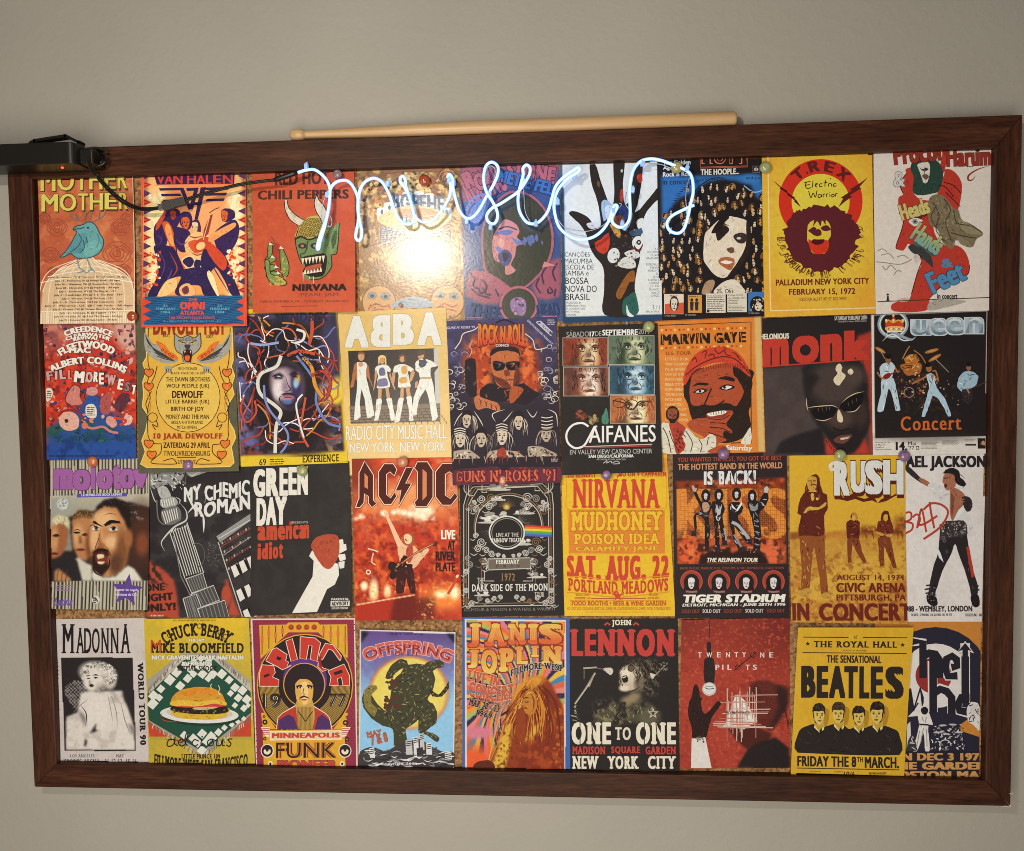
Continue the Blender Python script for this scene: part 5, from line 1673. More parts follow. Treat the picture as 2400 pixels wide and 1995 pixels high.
for (x0, y0, x1, y1), sk_, hr, hi_ in (((1436, 228, 1724, 408), '4a2418', ['6a2a1a', '8a3c24', '4a1c14'], 'ecd0a4'), ((1733, 214, 2024, 398), '232b22', ['3c4a3a', '7a8468', '2a3228'], 'd8d2a8'), ((1440, 418, 1728, 602), '54261c', ['3a221c', '6a3c30', '2a1a18'], 'f0e2cc'), ((1738, 405, 2026, 592), '1e2a38', ['26384a', '4a7286', '182430'], 'cfe0e6'), ((1742, 602, 2030, 778), '4a2a1c', ['a8562c', 'c87a48', '8a4424'], 'ece2b4')):
    cx_, cy_ = (x0 + x1) / 2 + 18, (y0 + y1) / 2
    for k in range(46):
        sd = p.rnd.choice((-1, 1))
        xx = cx_ + sd * p.rnd.uniform(74, 112)
        yy = p.rnd.uniform(y0 + 6, y1 - 50)
        q = [[xx, yy], [xx + p.rnd.uniform(-12, 12), yy + 22], [xx + p.rnd.uniform(-10, 14), yy + 44]]
        if x0 + 6 < min(a for a, b in q) and max(a for a, b in q) < x1 - 6: p.line(q, 5, p.rnd.choice(hr), taper=2)
    for k in range(12):
        xx = cx_ + p.rnd.uniform(-80, 80)
        p.line([[xx, y0 + 5], [xx + p.rnd.uniform(-8, 8), y0 + 20], [xx + p.rnd.uniform(-14, 14), y0 + 34]], 6, p.rnd.choice(hr), taper=1)
    for sd in (-1, 1):
        ex = cx_ + sd * 42
        p.line([[ex - 28, cy_ - 34 + 8 * sd], [ex, cy_ - 44], [ex + 26, cy_ - 34 - 8 * sd]], 9, sk_, taper=2)
        p.poly([[ex - 18, cy_ - 20], [ex, cy_ - 27], [ex + 18, cy_ - 20], [ex, cy_ - 14]], hi_)
        p.el(ex + 2, cy_ - 20, 7, 7, sk_)
        p.line([[ex - 20, cy_ - 21], [ex, cy_ - 29], [ex + 20, cy_ - 21]], 5, sk_)
        p.line([[ex - 14, cy_ - 4], [ex + 10, cy_ - 2], [ex + 22, cy_ - 10]], 4, sk_, taper=2)
        p.line([[cx_ + sd * 20, cy_ + 16], [cx_ + sd * 40, cy_ + 36], [cx_ + sd * 42, cy_ + 60]], 5, sk_, taper=2)
    p.line([[cx_ + 6, cy_ - 24], [cx_ + 16, cy_ + 14], [cx_ + 12, cy_ + 28], [cx_ - 12, cy_ + 26]], 6, sk_, taper=2)
    p.line([[cx_ - 2, cy_ - 22], [cx_ - 2, cy_ + 12]], 5, hi_, taper=2)
    p.line([[cx_ - 30, cy_ + 52], [cx_ - 6, cy_ + 47], [cx_ + 8, cy_ + 50], [cx_ + 32, cy_ + 50]], 6, sk_, taper=2)
    p.line([[cx_ - 14, cy_ + 64], [cx_ + 14, cy_ + 63]], 5, sk_, taper=2)
for q in ((1436, 228, 1724, 408), (1733, 214, 2024, 398), (1440, 418, 1728, 602), (1738, 405, 2026, 592), (1742, 602, 2030, 778)): p.frame(q[0] - 3, q[1] - 3, q[2] + 3, q[3] + 3, 3, 'b8aca0')
p.line('1756,632 1830,650 1850,680 1890,690 1930,640 2000,640', 8, '4a2c20')
p.ring(1800, 650, 38, 44, '4a2c20', ey=.7)
p.ring(1880, 655, 36, 42, '4a2c20', ey=.7)
p.blobs(20, ['7a3424', '8a4a30'], (5, 15), box=(1518, 702, 1590, 750))
p.blobs(20, ['a88a5c', '6a5a3c'], (5, 15), box=(1600, 730, 1670, 775))
p.poly('1690,780 1686,740 1700,715 1714,680 1726,720 1728,780', '4a7a68', 1)
p.txt('SÁBADO', 1458, 180, 1604, 222, 'a8a09a', b=-.012, sk=-4)
p.txt('17', 1608, 186, 1640, 218, 'e0d8d0', b=.05)
p.txt('DE', 1644, 184, 1684, 215, 'a8a09a', b=-.012)
p.txt('SEPTIEMBRE', 1690, 174, 1920, 212, 'e0d8d0', b=.045, sk=-4)
p.txt('2011', 1924, 168, 1990, 202, 'a8a09a', b=-.012)
p.line([[1600, 800], [1560, 778], [1500, 790], [1460, 840], [1465, 900], [1510, 938], [1560, 930], [1585, 905]], 13, 'e2dad2')
p.line('1585,905 1640,800 1656,800', 13, 'e2dad2', 0)
p.txt('AIFANES', 1602, 796, 2034, 906, 'e2dad2', b=.012, sk=-8)
p.line('1560,930 2010,914', 6, 'c8a8a0', 0)
p.line('1580,938 2006,924', 5, 'a83a30', 0)
p.txt('EN VALLEY VIEW CASINO CENTER', 1480, 950, 2010, 980, 'b8b0a8', b=-.008, sk=-8)
p.txt('SAN DIEGO/CALIFORNIA', 1600, 982, 1890, 1002, 'ddd5cd', b=.035, sk=-4)
p.txt('ARTWORK BY MEL MARCELO', 1652, 1006, 1840, 1016, 'a8a09a', b=.02)
p.line('1695,1036 1720,1018 1715,1034 1745,1022 1750,1034 1780,1022 1800,1036 1760,1040', 3, 'a8a09a')
p.done()

p = Poster('B3', '15,85 668,55 690,892 45,905', 0, 'd0762e', 'orange card with a smiling bearded man in a red knitted cap', (0, 1), seed=27, step=12)
p.cloud(60, 'd88038', .4, .7)
p.spg('628,55 668,55 690,892 648,892', 'cfa868', 1)
p.line('36,112 604,92 604,832', 6, '2c1d18', 0)
p.line('604,832 480,836', 6, '2c1d18', 0)
for y, n_ in ((142, 20), (252, 19)):
    for k in range(n_):
        p.el(56 + k * 27, y - k * .7, 7 if k % 3 else 9, 7 if k % 3 else 9, ['e0b45c', '9a3a2a', 'c8502c'][k % 3])
for ch, x0, x1 in (('M', 48, 118), ('A', 104, 168), ('R', 170, 224), ('V', 214, 262), ('I', 266, 284), ('N', 290, 352), ('G', 378, 430), ('A', 424, 480), ('Y', 474, 520), ('E', 530, 574)):
    sk_ = -(x0 - 48) * .032
    p.txt(ch, x0, 168 + sk_, x1, 232 + sk_, '241a18', b=.11)
    p.line([[x0 + 10, 172 + sk_], [x0 + 16, 228 + sk_]], 2.5, 'd0762e', 0)
p.txt('U.S. TOUR', 80, 274, 235, 296, '9a4a24', b=.05, sk=-3)
for k, s_ in enumerate(("LET'S GET IT ON", "WHAT'S GOIN' ON", "I'LL BE DOGGONE", 'CAN I GET A WITNESS', 'MERCY MERCY ME', 'INNER CITY BLUES', 'HOW SWEET IT IS', "YOU'RE A WONDER", 'HITCH HIKE', 'I WANT YOU', 'PRIDE AND JOY', 'TROUBLE MAN', 'DISTANT LOVER')):
    p.txt(s_, 76, 310 + k * 31.2, 76 + [142, 150, 158, 160, 150, 150, 160, 160, 102, 105, 132, 130, 140][k], 328 + k * 31.2, 'd8b078', b=.045)
p.poly('190,470 210,430 230,380 590,380 610,450 612,480 600,540 606,600 590,640 600,740 560,800 440,836 300,790 240,690 215,600 190,540', '2a1c18', 1)
p.poly('232,460 250,410 330,370 470,345 500,420 545,460 560,520 520,600 500,610 470,640 400,650 330,650 290,610 240,600 225,530', 'a8492c', 1)
p.poly('490,350 580,420 600,480 570,560 540,600 560,520 520,440', '2a1c18', 1)
p.poly('196,480 190,420 230,330 300,265 400,245 480,255 550,310 590,390 596,428 520,372 420,340 320,360 250,400', 'c2402a', 1)
p.line('200,420 260,370 350,325 440,305 520,330 592,410', 7, '5a1e18')
for q in ('240,330 260,310 270,340', '300,280 330,270 320,310', '380,255 400,285 440,265', '440,255 450,290 480,300', '500,280 520,300 540,330', '340,300 370,290 380,310'): p.line(q, 7, '6a2018')
for k in range(26): p.line([[205 + k * 15, 405 - 60 * math.sin(k / 25 * PI * .75)], [209 + k * 15, 432 - 60 * math.sin(k / 25 * PI * .75)]], 3, '8a2a20')
p.poly('240,490 280,465 340,470 330,482 280,480', '24181a', 1)
p.poly('400,440 450,425 500,440 495,458 440,446', '24181a', 1)
p.poly('248,525 290,500 335,510 300,532', '24181a', 1)
p.poly('262,524 292,508 316,514 296,526', 'ddd0c0', 1)
p.el(290, 517, 9, 9, '24181a')
p.poly('408,500 450,476 505,490 460,512', '24181a', 1)
p.poly('424,498 452,484 486,490 456,506', 'ddd0c0', 1)
p.el(440, 494, 9, 9, '24181a')
p.line('360,500 330,570 320,600 360,610 400,600 440,575', 9, '2a1c18')
p.poly('245,640 300,600 350,605 400,600 450,590 500,610 520,660 500,740 400,720 300,760 250,700', '2a1c18', 1)
p.poly('330,655 400,640 480,635 490,660 430,690 340,680', '93392a', 1)
p.poly('336,655 400,640 450,638 440,655 370,670 345,670', 'e6dcc8', 1)
for k in range(6): p.line([[355 + k * 16, 645 - k * 1.5], [357 + k * 16, 664 - k * 1.5]], 2, '8a6a58')
p.poly('210,720 250,690 330,680 430,680 480,640 488,660 450,720 485,760 480,775 440,760 430,790 450,820 400,836 380,860 300,790 240,760', 'a8492c', 1)
for q in ('340,685 420,690 470,665', '350,710 430,715 450,720', '350,740 420,745 480,770', '340,770 400,790 440,805'): p.line(q, 4.5, '3a1c16')
p.poly('540,836 570,780 600,740 600,836', 'd8cdb8', 1)
p.poly('50,725 100,715 150,730 180,740 210,745 270,800 310,810 350,780 385,800 385,860 370,895 60,895', 'd2c6ae', 1)
p.poly('100,720 130,690 170,720 200,745 180,800 200,850 170,895 140,895 120,800', 'a83c2c', 1)
p.poly('75,715 90,660 80,690', '2a1c18')
p.face(120, 668, 66, 80, '8a4a30', '2a1a16', '221816', 0, 1.25, beard=1)
for q in ('60,740 90,800 110,895', '200,760 240,830 230,890', '280,810 300,850 290,890', '100,760 120,820 160,890', '340,800 330,850', '170,760 200,800'): p.line(q, 3.5, '3a2c24')
p.blobs(24, ['3a1a16', '6a2018'], (4, 9), inside_p='120,740 170,740 190,880 150,890')
p.poly('330,890 420,850 470,880 450,900', 'a8492c', 1)
p.txt('Saturday', 440, 845, 602, 888, 'e0d4c0', b=.05, sk=4, it=.25)
p.done()

p = Poster('B3', '668,70 1340,45 1346,905 676,915', 0, '443836', 'black and grey card with a man in dark glasses under wide red lower-case letters', (0, 1), step=6, seed=28)
p.cloud(90, '4c3e3b', .4, .65)
p.spg('668,60 1342,40 1342,330 672,375', '262020', 1.5)
p.spg('1255,180 1342,150 1346,905 1330,905 1325,420 1275,330', 'a8342a', 1.5)
p.spg('1055,800 1120,840 1300,800 1330,905 1055,905', 'b3372b', 2)
HD = '925,420 920,370 1000,340 1120,330 1230,330 1290,350 1320,470 1325,560 1335,700 1310,780 1250,880 1180,908 1120,870 1040,760 980,680 950,600 930,500'
p.spg('745,905 780,830 860,790 960,760 1040,740 1060,905', '241f20', 1.5)
p.spg(HD, '241e1f', 1.5, sm=1)
p.sel(1110, 470, 150, 130, '463834', .5)
p.sel(1240, 420, 60, 60, '4c3c36', .7)
p.sel(1150, 680, 90, 70, '4a3730', .8)
p.sel(1280, 660, 40, 80, '3a2c28', .8)
p.spg('925,430 980,400 1030,430 980,500 950,560', '241e1f', 4)
p.poly('1130,360 1150,348 1165,370 1160,395 1185,420 1170,450 1145,482 1120,470 1112,440 1135,410 1125,385', 'd8c4a4', 1)
p.poly('1200,390 1220,378 1234,400 1218,416 1202,408', 'd8c4a4', 1)
p.poly('1140,630 1160,660 1168,700 1150,710 1132,690', 'd6bfa0', 1)
p.poly('975,640 1020,610 1100,610 1130,625 1120,660 1080,690 1030,698 1000,680', '161214', 1)
p.poly('1150,610 1200,560 1290,530 1285,590 1260,630 1200,650 1170,640', '161214', 1)
for q in ('950,620 1000,612 1100,606 1135,620', '1000,690 1050,698 1100,680', '1160,590 1200,555 1250,530 1300,520', '1180,645 1240,640 1280,600', '945,560 945,600 955,640'): p.line(q, 5, 'd0b690', taper=2)
for x, y in ((1015, 630), (1040, 628), (1065, 626), (1085, 626), (1200, 598), (1225, 585), (1250, 572)): p.line([[x, y - 10], [x + 3, y + 12]], 5, '6a4c42', taper=1)
p.poly('1110,815 1150,790 1220,785 1205,815 1170,838 1130,835', '6a3c34', 1)
p.poly('1150,806 1205,796 1195,808 1160,816', 'c8b8a4', 1)
p.line('1105,740 1150,760 1210,745', 9, '1c1616')
p.line('1290,300 1300,400 1308,470', 4, '4c2c28')
for k in range(30):
    a = k / 30
    x = 1010 + 320 * a
    p.line([[x, 720 + 190 * math.sin(PI * a)], [x + rr.uniform(-6, 6), 742 + 190 * math.sin(PI * a)]], 7, '241e1f', taper=1)
R_ = 'b8382b'
for ch, x0, x1, y0, y1 in (('m', 676, 836, 190, 362), ('o', 856, 1022, 178, 348), ('n', 1030, 1165, 168, 335), ('k', 1176, 1335, 146, 328)):
    p.txt(ch, x0, y0, x1, y1, R_, b=.13, sk=-6)
p.el(938, 265, 34, 34, '262020')
p.rect(1030, 170, 1075, 212, R_)
p.rect(1176, 150, 1222, 190, R_)
p.line('672,368 1342,318', 8, R_, 0)
p.txt('THELONIOUS', 640, 166, 838, 200, 'd8ccb8', b=.06, sk=-6)
p.txt('SATURDAY FEBRUARY 28TH', 1118, 56, 1318, 82, 'd2c6b8', b=.03, sk=-6)
p.txt('Tickets $2.00 in Advance - $2.50 at the Door', 1140, 84, 1316, 96, 'b0a498', b=.01, sk=-5)
p.done()

p = Poster('B3', '1345,48 2058,22 2042,900 1350,912', 1, 'd6c9be', 'black and white card with a crowned silver headline and four musicians on a dark stage', (0, 1), step=6, seed=29)
p.spg('1358,52 2054,28 2046,792 1364,808', '241e1e', 1)
p.cloud(26, '5a3420', .6, .7, .7, mask=p.box(1500, 380, 1860, 640, 20))
p.cloud(14, 'a87a54', .68, .72, .8, mask=p.box(1530, 380, 1700, 600, 20))
p.sel(1690, 800, 300, 30, '3a2c28', 1, 0, .4)
for q, w_ in (('Q', 0),):
    p.ring(1478, 105, 74, 96, '8e979e', ey=.93)
    p.ring(1478, 105, 78, 84, 'dcdcd8', ey=.93)
    p.line('1420,175 1470,150 1530,180 1590,200 1620,180', 18, '8e979e', taper=2)
    p.line('1412,210 1470,165 1540,205 1600,200', 9, 'd0d0cc', taper=2)
for ch, x0, x1, y0, y1 in (('u', 1590, 1708, 80, 172), ('e', 1706, 1806, 72, 172), ('e', 1800, 1910, 68, 168), ('n', 1918, 2030, 66, 162)):
    p.txt(ch, x0, y0, x1, y1, '6f7d88', b=.07, o=(.03, 'c4c6c6'), low='b8c4c8')
    p.txt(ch, x0, y0, x1, y1, 'd4d8d8', b=-.02, sk=0, low='5c6a78')
p.poly('1432,95 1440,75 1465,80 1480,58 1500,80 1530,76 1542,95 1530,130 1440,130', 'c0402c', 1)
p.line('1432,98 1450,80 1480,95 1510,80 1540,98', 7, 'd8a83c')
for x in (1436, 1480, 1538): p.el(x, 82, 8, 9, 'e0c890')
p.poly('1436,122 1538,120 1530,146 1444,146', 'd8b060', 1)
for k in range(6): p.el(1450 + k * 16, 134, 5, 5, ['c0402c', 'e8e0d0'][k % 2])
p.rect(1440, 146, 1534, 154, 'e0d8d0')
p.el(1480, 52, 7, 8, 'e0c890')
WB = ['8aa0ac', 'c4ccd0', 'e4e6e4', '4a5a66']
p.fig('1395,370 1420,345 1470,340 1492,370 1480,400 1470,440 1420,450 1400,420', 'b8c2c8', WB, 10)
p.fig('1408,445 1480,438 1500,520 1520,630 1492,638 1470,540 1452,500 1440,540 1415,640 1378,640 1400,540', 'b4c0c8', WB, 14, ang=82)
p.el(1448, 328, 17, 20, '8a5a3c')
p.el(1450, 303, 22, 16, '1a1414')
p.line('1405,440 1440,425 1520,385', 9, '7a2a1c')
p.el(1440, 425, 28, 16, '7a241a', -30)
p.line('1380,400 1400,430 1425,445', 9, 'a86a44')
p.line('1490,370 1505,400 1520,395', 8, 'a86a44')
p.fig('1545,320 1580,290 1620,292 1640,330 1610,350 1560,355', 'b06a2c', ['d89a4a', '6a3418', 'e0b878'], 12)
p.fig('1520,360 1560,345 1630,340 1655,360 1640,410 1560,420', 'a8602c', ['d8a05a', '5a2c18', 'e8c890'], 14)
p.line('1535,320 1560,270 1580,240', 6, 'b07a44')
p.line('1605,265 1650,300 1680,350', 6, 'a8703c')
for x, y, r, a in ((1715, 270, 45, -15), (1735, 312, 45, -30), (1400, 265, 36, 30)): p.el(x, y, r, 11, 'a86834', a); p.el(x, y, r * .6, 5, 'c88a48', a)
p.line('1740,320 1800,380 1820,400', 5, '8a8078')
p.line('1400,270 1430,320', 4, '8a7a68')
p.blobs(60, ['7a4a2c', 'a86a3a', 'c8a078', '3a2820', '8a2c20'], (3, 9), box=(1510, 380, 1690, 560))
p.ring(1575, 525, 28, 32, '8a8480')
p.blobs(26, ['6a4a38', 'a8988c'], (2, 6), box=(1520, 440, 1900, 620))
p.fig('1680,420 1710,405 1740,430 1735,470 1760,520 1800,570 1832,665 1812,672 1790,620 1750,560 1720,545 1700,600 1672,672 1652,672 1670,600 1690,530 1700,480', 'a8bcc8', WB, 18, ang=70)
p.line('1682,425 1640,450 1592,472', 10, 'a8683c')
p.line('1735,430 1755,455 1740,395 1720,395', 9, 'a8683c')
p.el(1698, 378, 18, 22, '9a603c')
p.el(1692, 355, 20, 14, '1a1414')
p.poly('1706,412 1728,420 1718,460', 'a8683c')
p.fig('1880,440 1910,400 1960,395 2000,420 1995,470 1960,500 1900,520 1872,490', '9ab0bc', WB, 12)
p.el(1943, 372, 15, 20, '8a5c44')
p.el(1943, 351, 18, 15, '1a1414')
p.fig('1900,510 1960,500 1965,560 1940,600 1905,570', '32282a', ['5a4c4c', '1a1414'], 6)
p.line('1910,520 1960,500 2048,462', 6, '4a3430')
p.line('1930,500 1945,530', 9, 'a8785c')
p.txt('Concert', 1522, 672, 1896, 762, 'c4602c', b=.03, se=.075, sk=-8)
for k, s_ in enumerate(('Samstag 20 Uhr', '14. Mai 77', 'Frankfurt', 'Festhalle (Messe)')): p.txt(s_, 1362, 828 + k * 14, 1362 + [98, 62, 56, 106][k], 838 + k * 14, '2c2826', b=.012)
p.txt('14.', 1490, 828, 1562, 880, '241f1e', b=.06)
p.txt('Mai', 1566, 826, 1616, 850, '2c2826', b=.015)
p.txt("'77", 1566, 854, 1604, 876, '2c2826', b=.015)
p.frame(1614, 854, 1634, 876, 4, '2c2826')
p.micro(1648, 820, 1760, 872, 7, '6a625c')
p.micro(1776, 816, 1886, 850, 5, '7a726c')
p.micro(1916, 812, 1985, 826, 2, '5a524c')
p.rect(1918, 840, 1985, 852, '3a3432')
p.rect(1994, 806, 2042, 870, '231e1e')
p.el(2028, 835, 12, 14, 'b88a60')
p.blobs(10, ['8a4a30', 'd8b888'], (3, 6), box=(2012, 820, 2040, 850))
p.done()

# ================================================================== third row
p = Poster('C1', '48,48 690,38 694,1014 50,1006', 2, 'b5a890', 'striped card with a purple lower-case headline over a shouting man and three others', (0, 3), step=5, seed=31)
for y0, y1 in ((40, 280), (830, 1015)):
    x = 44
    while x < 700:
        w_ = p.rnd.uniform(7, 13)
        p.spg([[x, y0], [x + w_, y0], [x + w_ + 2, y1], [x + 2, y1]], p.rnd.choice(['3a3430', '4a423a', '2c2828']), .4)
        x += w_ + p.rnd.uniform(9, 15)
p.spg('55,292 692,268 694,830 60,832', 'a89c88', .6)
IN = inside(pts('55,292 692,268 694,830 60,832'), p.X, p.Y).astype(float)
C0 = p.C.copy()
p.grad(280, 'b0a48e', 480, '8a7f70')
p.sel(110, 350, 90, 60, '9a988c', 1)
p.spg('170,420 330,380 560,320 700,360 700,832 55,832 60,640 200,640', '2a2120', 2)
p.sel(640, 560, 90, 200, '4a2a20', 1)
p.sel(650, 590, 40, 70, '7a4028', .8)
p.cloud(24, 'b0a898', .6, .68, .8, mask=p.box(560, 350, 694, 430, 3))
# pale-haired man at the left
p.spg('60,430 100,405 150,415 180,450 175,500 130,460 60,500', 'c8b894', 1)
p.spg('60,480 130,455 170,500 160,600 120,690 60,690', '9a5a38', 2)
p.sel(80, 560, 26, 90, 'c08a5c', .8)
p.sel(90, 540, 22, 8, '3a2018', .6)
p.sel(84, 655, 24, 8, '6a2a20', .6)
# second man
p.spg('190,430 230,375 290,372 330,400 320,440 250,420 200,450', '5a3c22', 1)
p.spg('192,440 250,415 330,430 330,640 290,700 240,690 205,620', 'b0744a', 2)
p.sel(235, 540, 36, 70, 'cc9666', .8)
p.sel(225, 520, 22, 7, '2c1a14', .5)
p.sel(275, 535, 18, 7, '2c1a14', .5)
p.spg('240,540 255,540 262,590 236,596', '8a5030', 1.5)
p.sel(250, 630, 32, 9, '7a3a2c', .6)
p.sel(310, 600, 26, 90, '7a4428', .9)
p.spg('215,690 240,680 300,720 330,730 330,832 260,832', 'c8bca8', 1)
p.spg('60,700 160,650 230,700 270,832 60,832', '2a2426', 1.5)
# the shouting man
p.spg('330,440 350,350 400,308 470,295 540,320 575,380 570,600 550,640 520,480 480,380 400,350 350,400', '241a18', 1)
p.spg('318,450 345,390 400,350 480,360 530,440 560,520 560,640 540,740 470,800 390,808 345,780 325,700 310,600', 'b87a4c', 1.5)
p.sel(400, 430, 70, 50, 'd8a674', .9)
p.sel(350, 560, 40, 80, 'd6a272', .8)
p.sel(450, 580, 50, 40, 'd8a878', .9)
p.sel(520, 640, 40, 130, '7a4a2c', .9)
p.sel(560, 560, 26, 60, '9a5c38', .7)
p.spg('322,452 350,462 395,482 372,470 335,440', '241614', .8)
p.spg('395,470 440,440 500,446 512,462 450,462 410,482', '241614', .8)
p.sel(345, 490, 24, 14, 'd8ccbc', .5)
p.sel(460, 496, 30, 14, 'd8ccbc', .5)
p.sel(350, 490, 11, 12, '241614', .4)
p.sel(462, 494, 13, 13, '241614', .4)
p.spg('372,500 360,600 345,630 400,640 410,600 385,580', '9a5c34', 2)
p.spg('330,640 370,620 420,630 440,660 420,690 440,740 390,808 345,780 322,700', '2c1a16', 1.2)
p.spg('345,655 400,645 430,680 425,720 380,730 350,700', '7a3026', 1)
p.spg('355,662 400,660 405,680 365,690', 'd8c49a', .6)
p.spg('360,705 410,705 395,722 370,720', 'd8c49a', .6)
p.sel(480, 720, 40, 70, '5a3826', .9)
p.spg('335,760 400,808 480,800 560,730 600,750 660,832 340,832 325,790', 'd0c6b4', 1)
p.spg('85,770 110,750 200,820 190,832 90,832', 'b07850', 1.5)
for x in (110, 140, 168): p.sln([[x, 760], [x - 8, 832]], 5, '5a3420')
p.C = C0 * (1 - IN[..., None]) + p.C * IN[..., None]
for q, c_, w_ in (('322,455 350,463 395,482', '1c1210', 9), ('398,474 440,444 505,450', '1c1210', 10), ('322,490 345,480 372,492', '1c1210', 5), ('430,496 460,482 494,498', '1c1210', 5), ('335,505 350,508 368,503', '5a3420', 4), ('435,515 465,516 490,508', '5a3420', 4), ('378,500 366,560 345,620 352,640', '6a3a22', 6), ('352,640 375,632 400,640 412,620', '3a1c14', 7), ('330,650 370,628 425,636 445,670', '1c1210', 10), ('335,700 345,770 395,800', '2a1812', 9), ('440,680 438,730 410,780', '2a1812', 9), ('405,600 430,630 452,680', '7a4428', 6), ('395,410 440,396 490,410', '8a5430', 4), ('350,395 345,420', 'e8c090', 6), ('205,522 225,516 245,524', '1c1210', 6), ('262,530 280,526 296,534', '1c1210', 6), ('200,508 230,500 252,512', '3a2218', 6), ('232,632 255,626 282,634', '4a201a', 6), ('76,536 95,530 112,540', '1c1210', 6), ('66,655 84,650 104,660', '4a201a', 6), ('300,480 330,470 350,490', '3a2218', 4)): p.line(q, w_, c_, taper=2)
for k in range(60):
    x = p.rnd.uniform(365, 555)
    y = 345 - 38 * math.cos((x - 460) / 70) + p.rnd.uniform(-8, 40)
    if 300 < y < 352: p.line([[x, y], [x + p.rnd.uniform(-10, 10), y + 14]], 4, p.rnd.choice(['120e0e', '3a302a', '241a18']), taper=1)
for k in range(50):
    x, y = p.rnd.uniform(200, 325), p.rnd.uniform(378, 425)
    p.line([[x, y], [x + p.rnd.uniform(-12, 12), y + 18]], 4, p.rnd.choice(['3a2414', '7a5230', '966a40']), taper=1)
for k in range(40):
    x, y = p.rnd.uniform(70, 170), p.rnd.uniform(412, 460)
    p.line([[x, y], [x + p.rnd.uniform(-12, 12), y + 16]], 4, p.rnd.choice(['e0d0a8', '9a8860', 'c8b080']), taper=1)
PU = '9a5a92'
for ch, x0, x1, y0, y1 in (('m', 70, 198, 108, 242), ('o', 196, 312, 112, 248), ('l', 314, 344, 92, 240), ('o', 350, 455, 112, 240), ('t', 452, 510, 82, 240), ('o', 500, 598, 106, 236), ('v', 586, 684, 112, 232)):
    p.txt(ch, x0, y0, x1, y1, PU, b=.1, o=(.014, '5a3458'))
p.rect(222, 270, 546, 294, '57489a', -8)
p.txt('LA BOMBA DEL ROCK LATINO', 252, 270, 514, 286, 'd0c4d8', b=.05, sk=-5)
p.el(130, 334, 38, 40, 'b8b4aa')
p.blobs(26, ['8a8a88', 'd8d4c8'], (4, 9), box=(105, 305, 158, 362))
p.star(560, 890, 108, '5c4080', .42, 5, 6)
p.txt('poster de regalo', 484, 876, 634, 896, 'cdbcd8', b=.04, sk=3)
p.txt('versiones de CD', 484, 904, 622, 922, 'cdbcd8', b=.04, sk=3)
p.micro(92, 850, 230, 895, 3, '8a6c94')
p.txt('Latina', 88, 935, 208, 985, '6a5090', b=.05, it=.25)
p.el(360, 948, 26, 26, 'c8c2b4')
p.blobs(10, ['4a4440'], (4, 9), box=(345, 932, 376, 966))
p.done()

p = Poster('C1', '652,115 1348,90 1402,1060 668,1070', 0, '2a2526', 'black and white card with an ornate guitar neck and scratchy white lettering', (0, 1), step=6, seed=32)
p.cloud(90, '383232', .45, .65)
p.spg('668,700 710,705 780,760 850,820 870,900 890,1068 668,1068', 'a8442f', 1.5)
p.cloud(40, '2a2526', .56, .64, .9, mask=p.box(660, 690, 860, 850, 10))
p.spg('1180,830 1200,820 1250,980 1290,1060 1200,1062 1220,950', 'a8442f', 1.5)
p.sel(1190, 930, 30, 70, 'a8442f', .3)
LC = 'c2bab0'
p.poly('680,150 740,110 800,130 880,110 920,120 900,180 850,220 800,210 740,240 700,220', '8a8480', 1)
p.blobs(60, ['c8c0b8', '3a3434', '6a6460', '2a2526'], (5, 18), box=(695, 110, 920, 240), asp=(.2, .5))
p.poly('925,118 960,160 1000,150 1060,130 1130,115 1000,110', '9a948e', 1)
for q in ('930,120 925,210', '960,160 1010,130 1080,115', '700,130 715,180 760,180 840,190', '820,140 860,170 880,200', '695,220 720,300 740,330', '860,290 890,310 880,340'): p.line(q, 6, LC, taper=2)
p.poly('745,235 800,225 830,290 770,300', 'a8a29c', 1)
p.poly('765,305 850,290 872,340 780,360', '9a948e', 1)
p.poly('770,380 875,350 895,440 800,470', '6a6460', 1)
for k in range(7): p.line([[775 + k * 15, 385 - k * 4], [800 + k * 13, 465 - k * 6]], 6, 'd0c8be', 0)
for k in range(6): p.line([[770 + k * 15, 310 - k * 3], [780 + k * 15, 355 - k * 3]], 5, 'd0c8be', 0)
p.line('890,330 930,380 930,440 860,480 800,540 770,590 795,640', 11, LC, taper=2)
p.line('740,310 750,430 790,470', 8, '6a6460')
p.poly('830,515 930,455 1035,775 920,805', '3a3434')
for k in range(7): p.line([[846 + k * 14.5, 510 - k * 7], [938 + k * 15, 800 - k * 4]], 5, LC, 0)
p.line('826,520 925,815', 6, LC, 0)
p.line('936,455 1046,780', 6, LC, 0)
for k in range(6): p.line([[850 + k * 15, 490 + k], [835 + k * 18, 520 - k * 9]], 5, 'd0c8be', 0)
for q in ('930,820 1040,780 1070,875 970,910', '960,920 1110,860 1150,955 1010,1010', '915,945 1000,915 1060,1068 950,1068', '1010,1010 1185,955 1215,1068 1030,1068'):
    P_ = pts(q)
    p.poly(P_, '4a4442')
    p.line(P_, 6, LC, 0, closed=1)
    for k in range(1, 7):
        f = k / 7
        p.line([P_[0] * (1 - f) + P_[1] * f, P_[3] * (1 - f) + P_[2] * f], 3, '7a746e', 0)
p.line('850,540 900,800 960,920 1000,1068', 6, '7a746e', 0)
p.ring(1005, 665, 46, 50, '5a5452', -80, 120, 1.6)
p.poly('1125,545 1350,395 1350,440 1150,585', '8a8480')
for k in range(4):
    y = 560 + k * 55
    p.line([[1140 + k * 14, y], [1352, y - 125]], 5, ['c2bab0', '8a3a2c', '8a8480', '6a3026'][k], 0)
    for j in range(12): p.el(1165 + k * 14 + j * 17, y + 28 - j * 9.6, 6, 9, ['a89c92', '5a4a44', '8a3a2c'][j % 3])
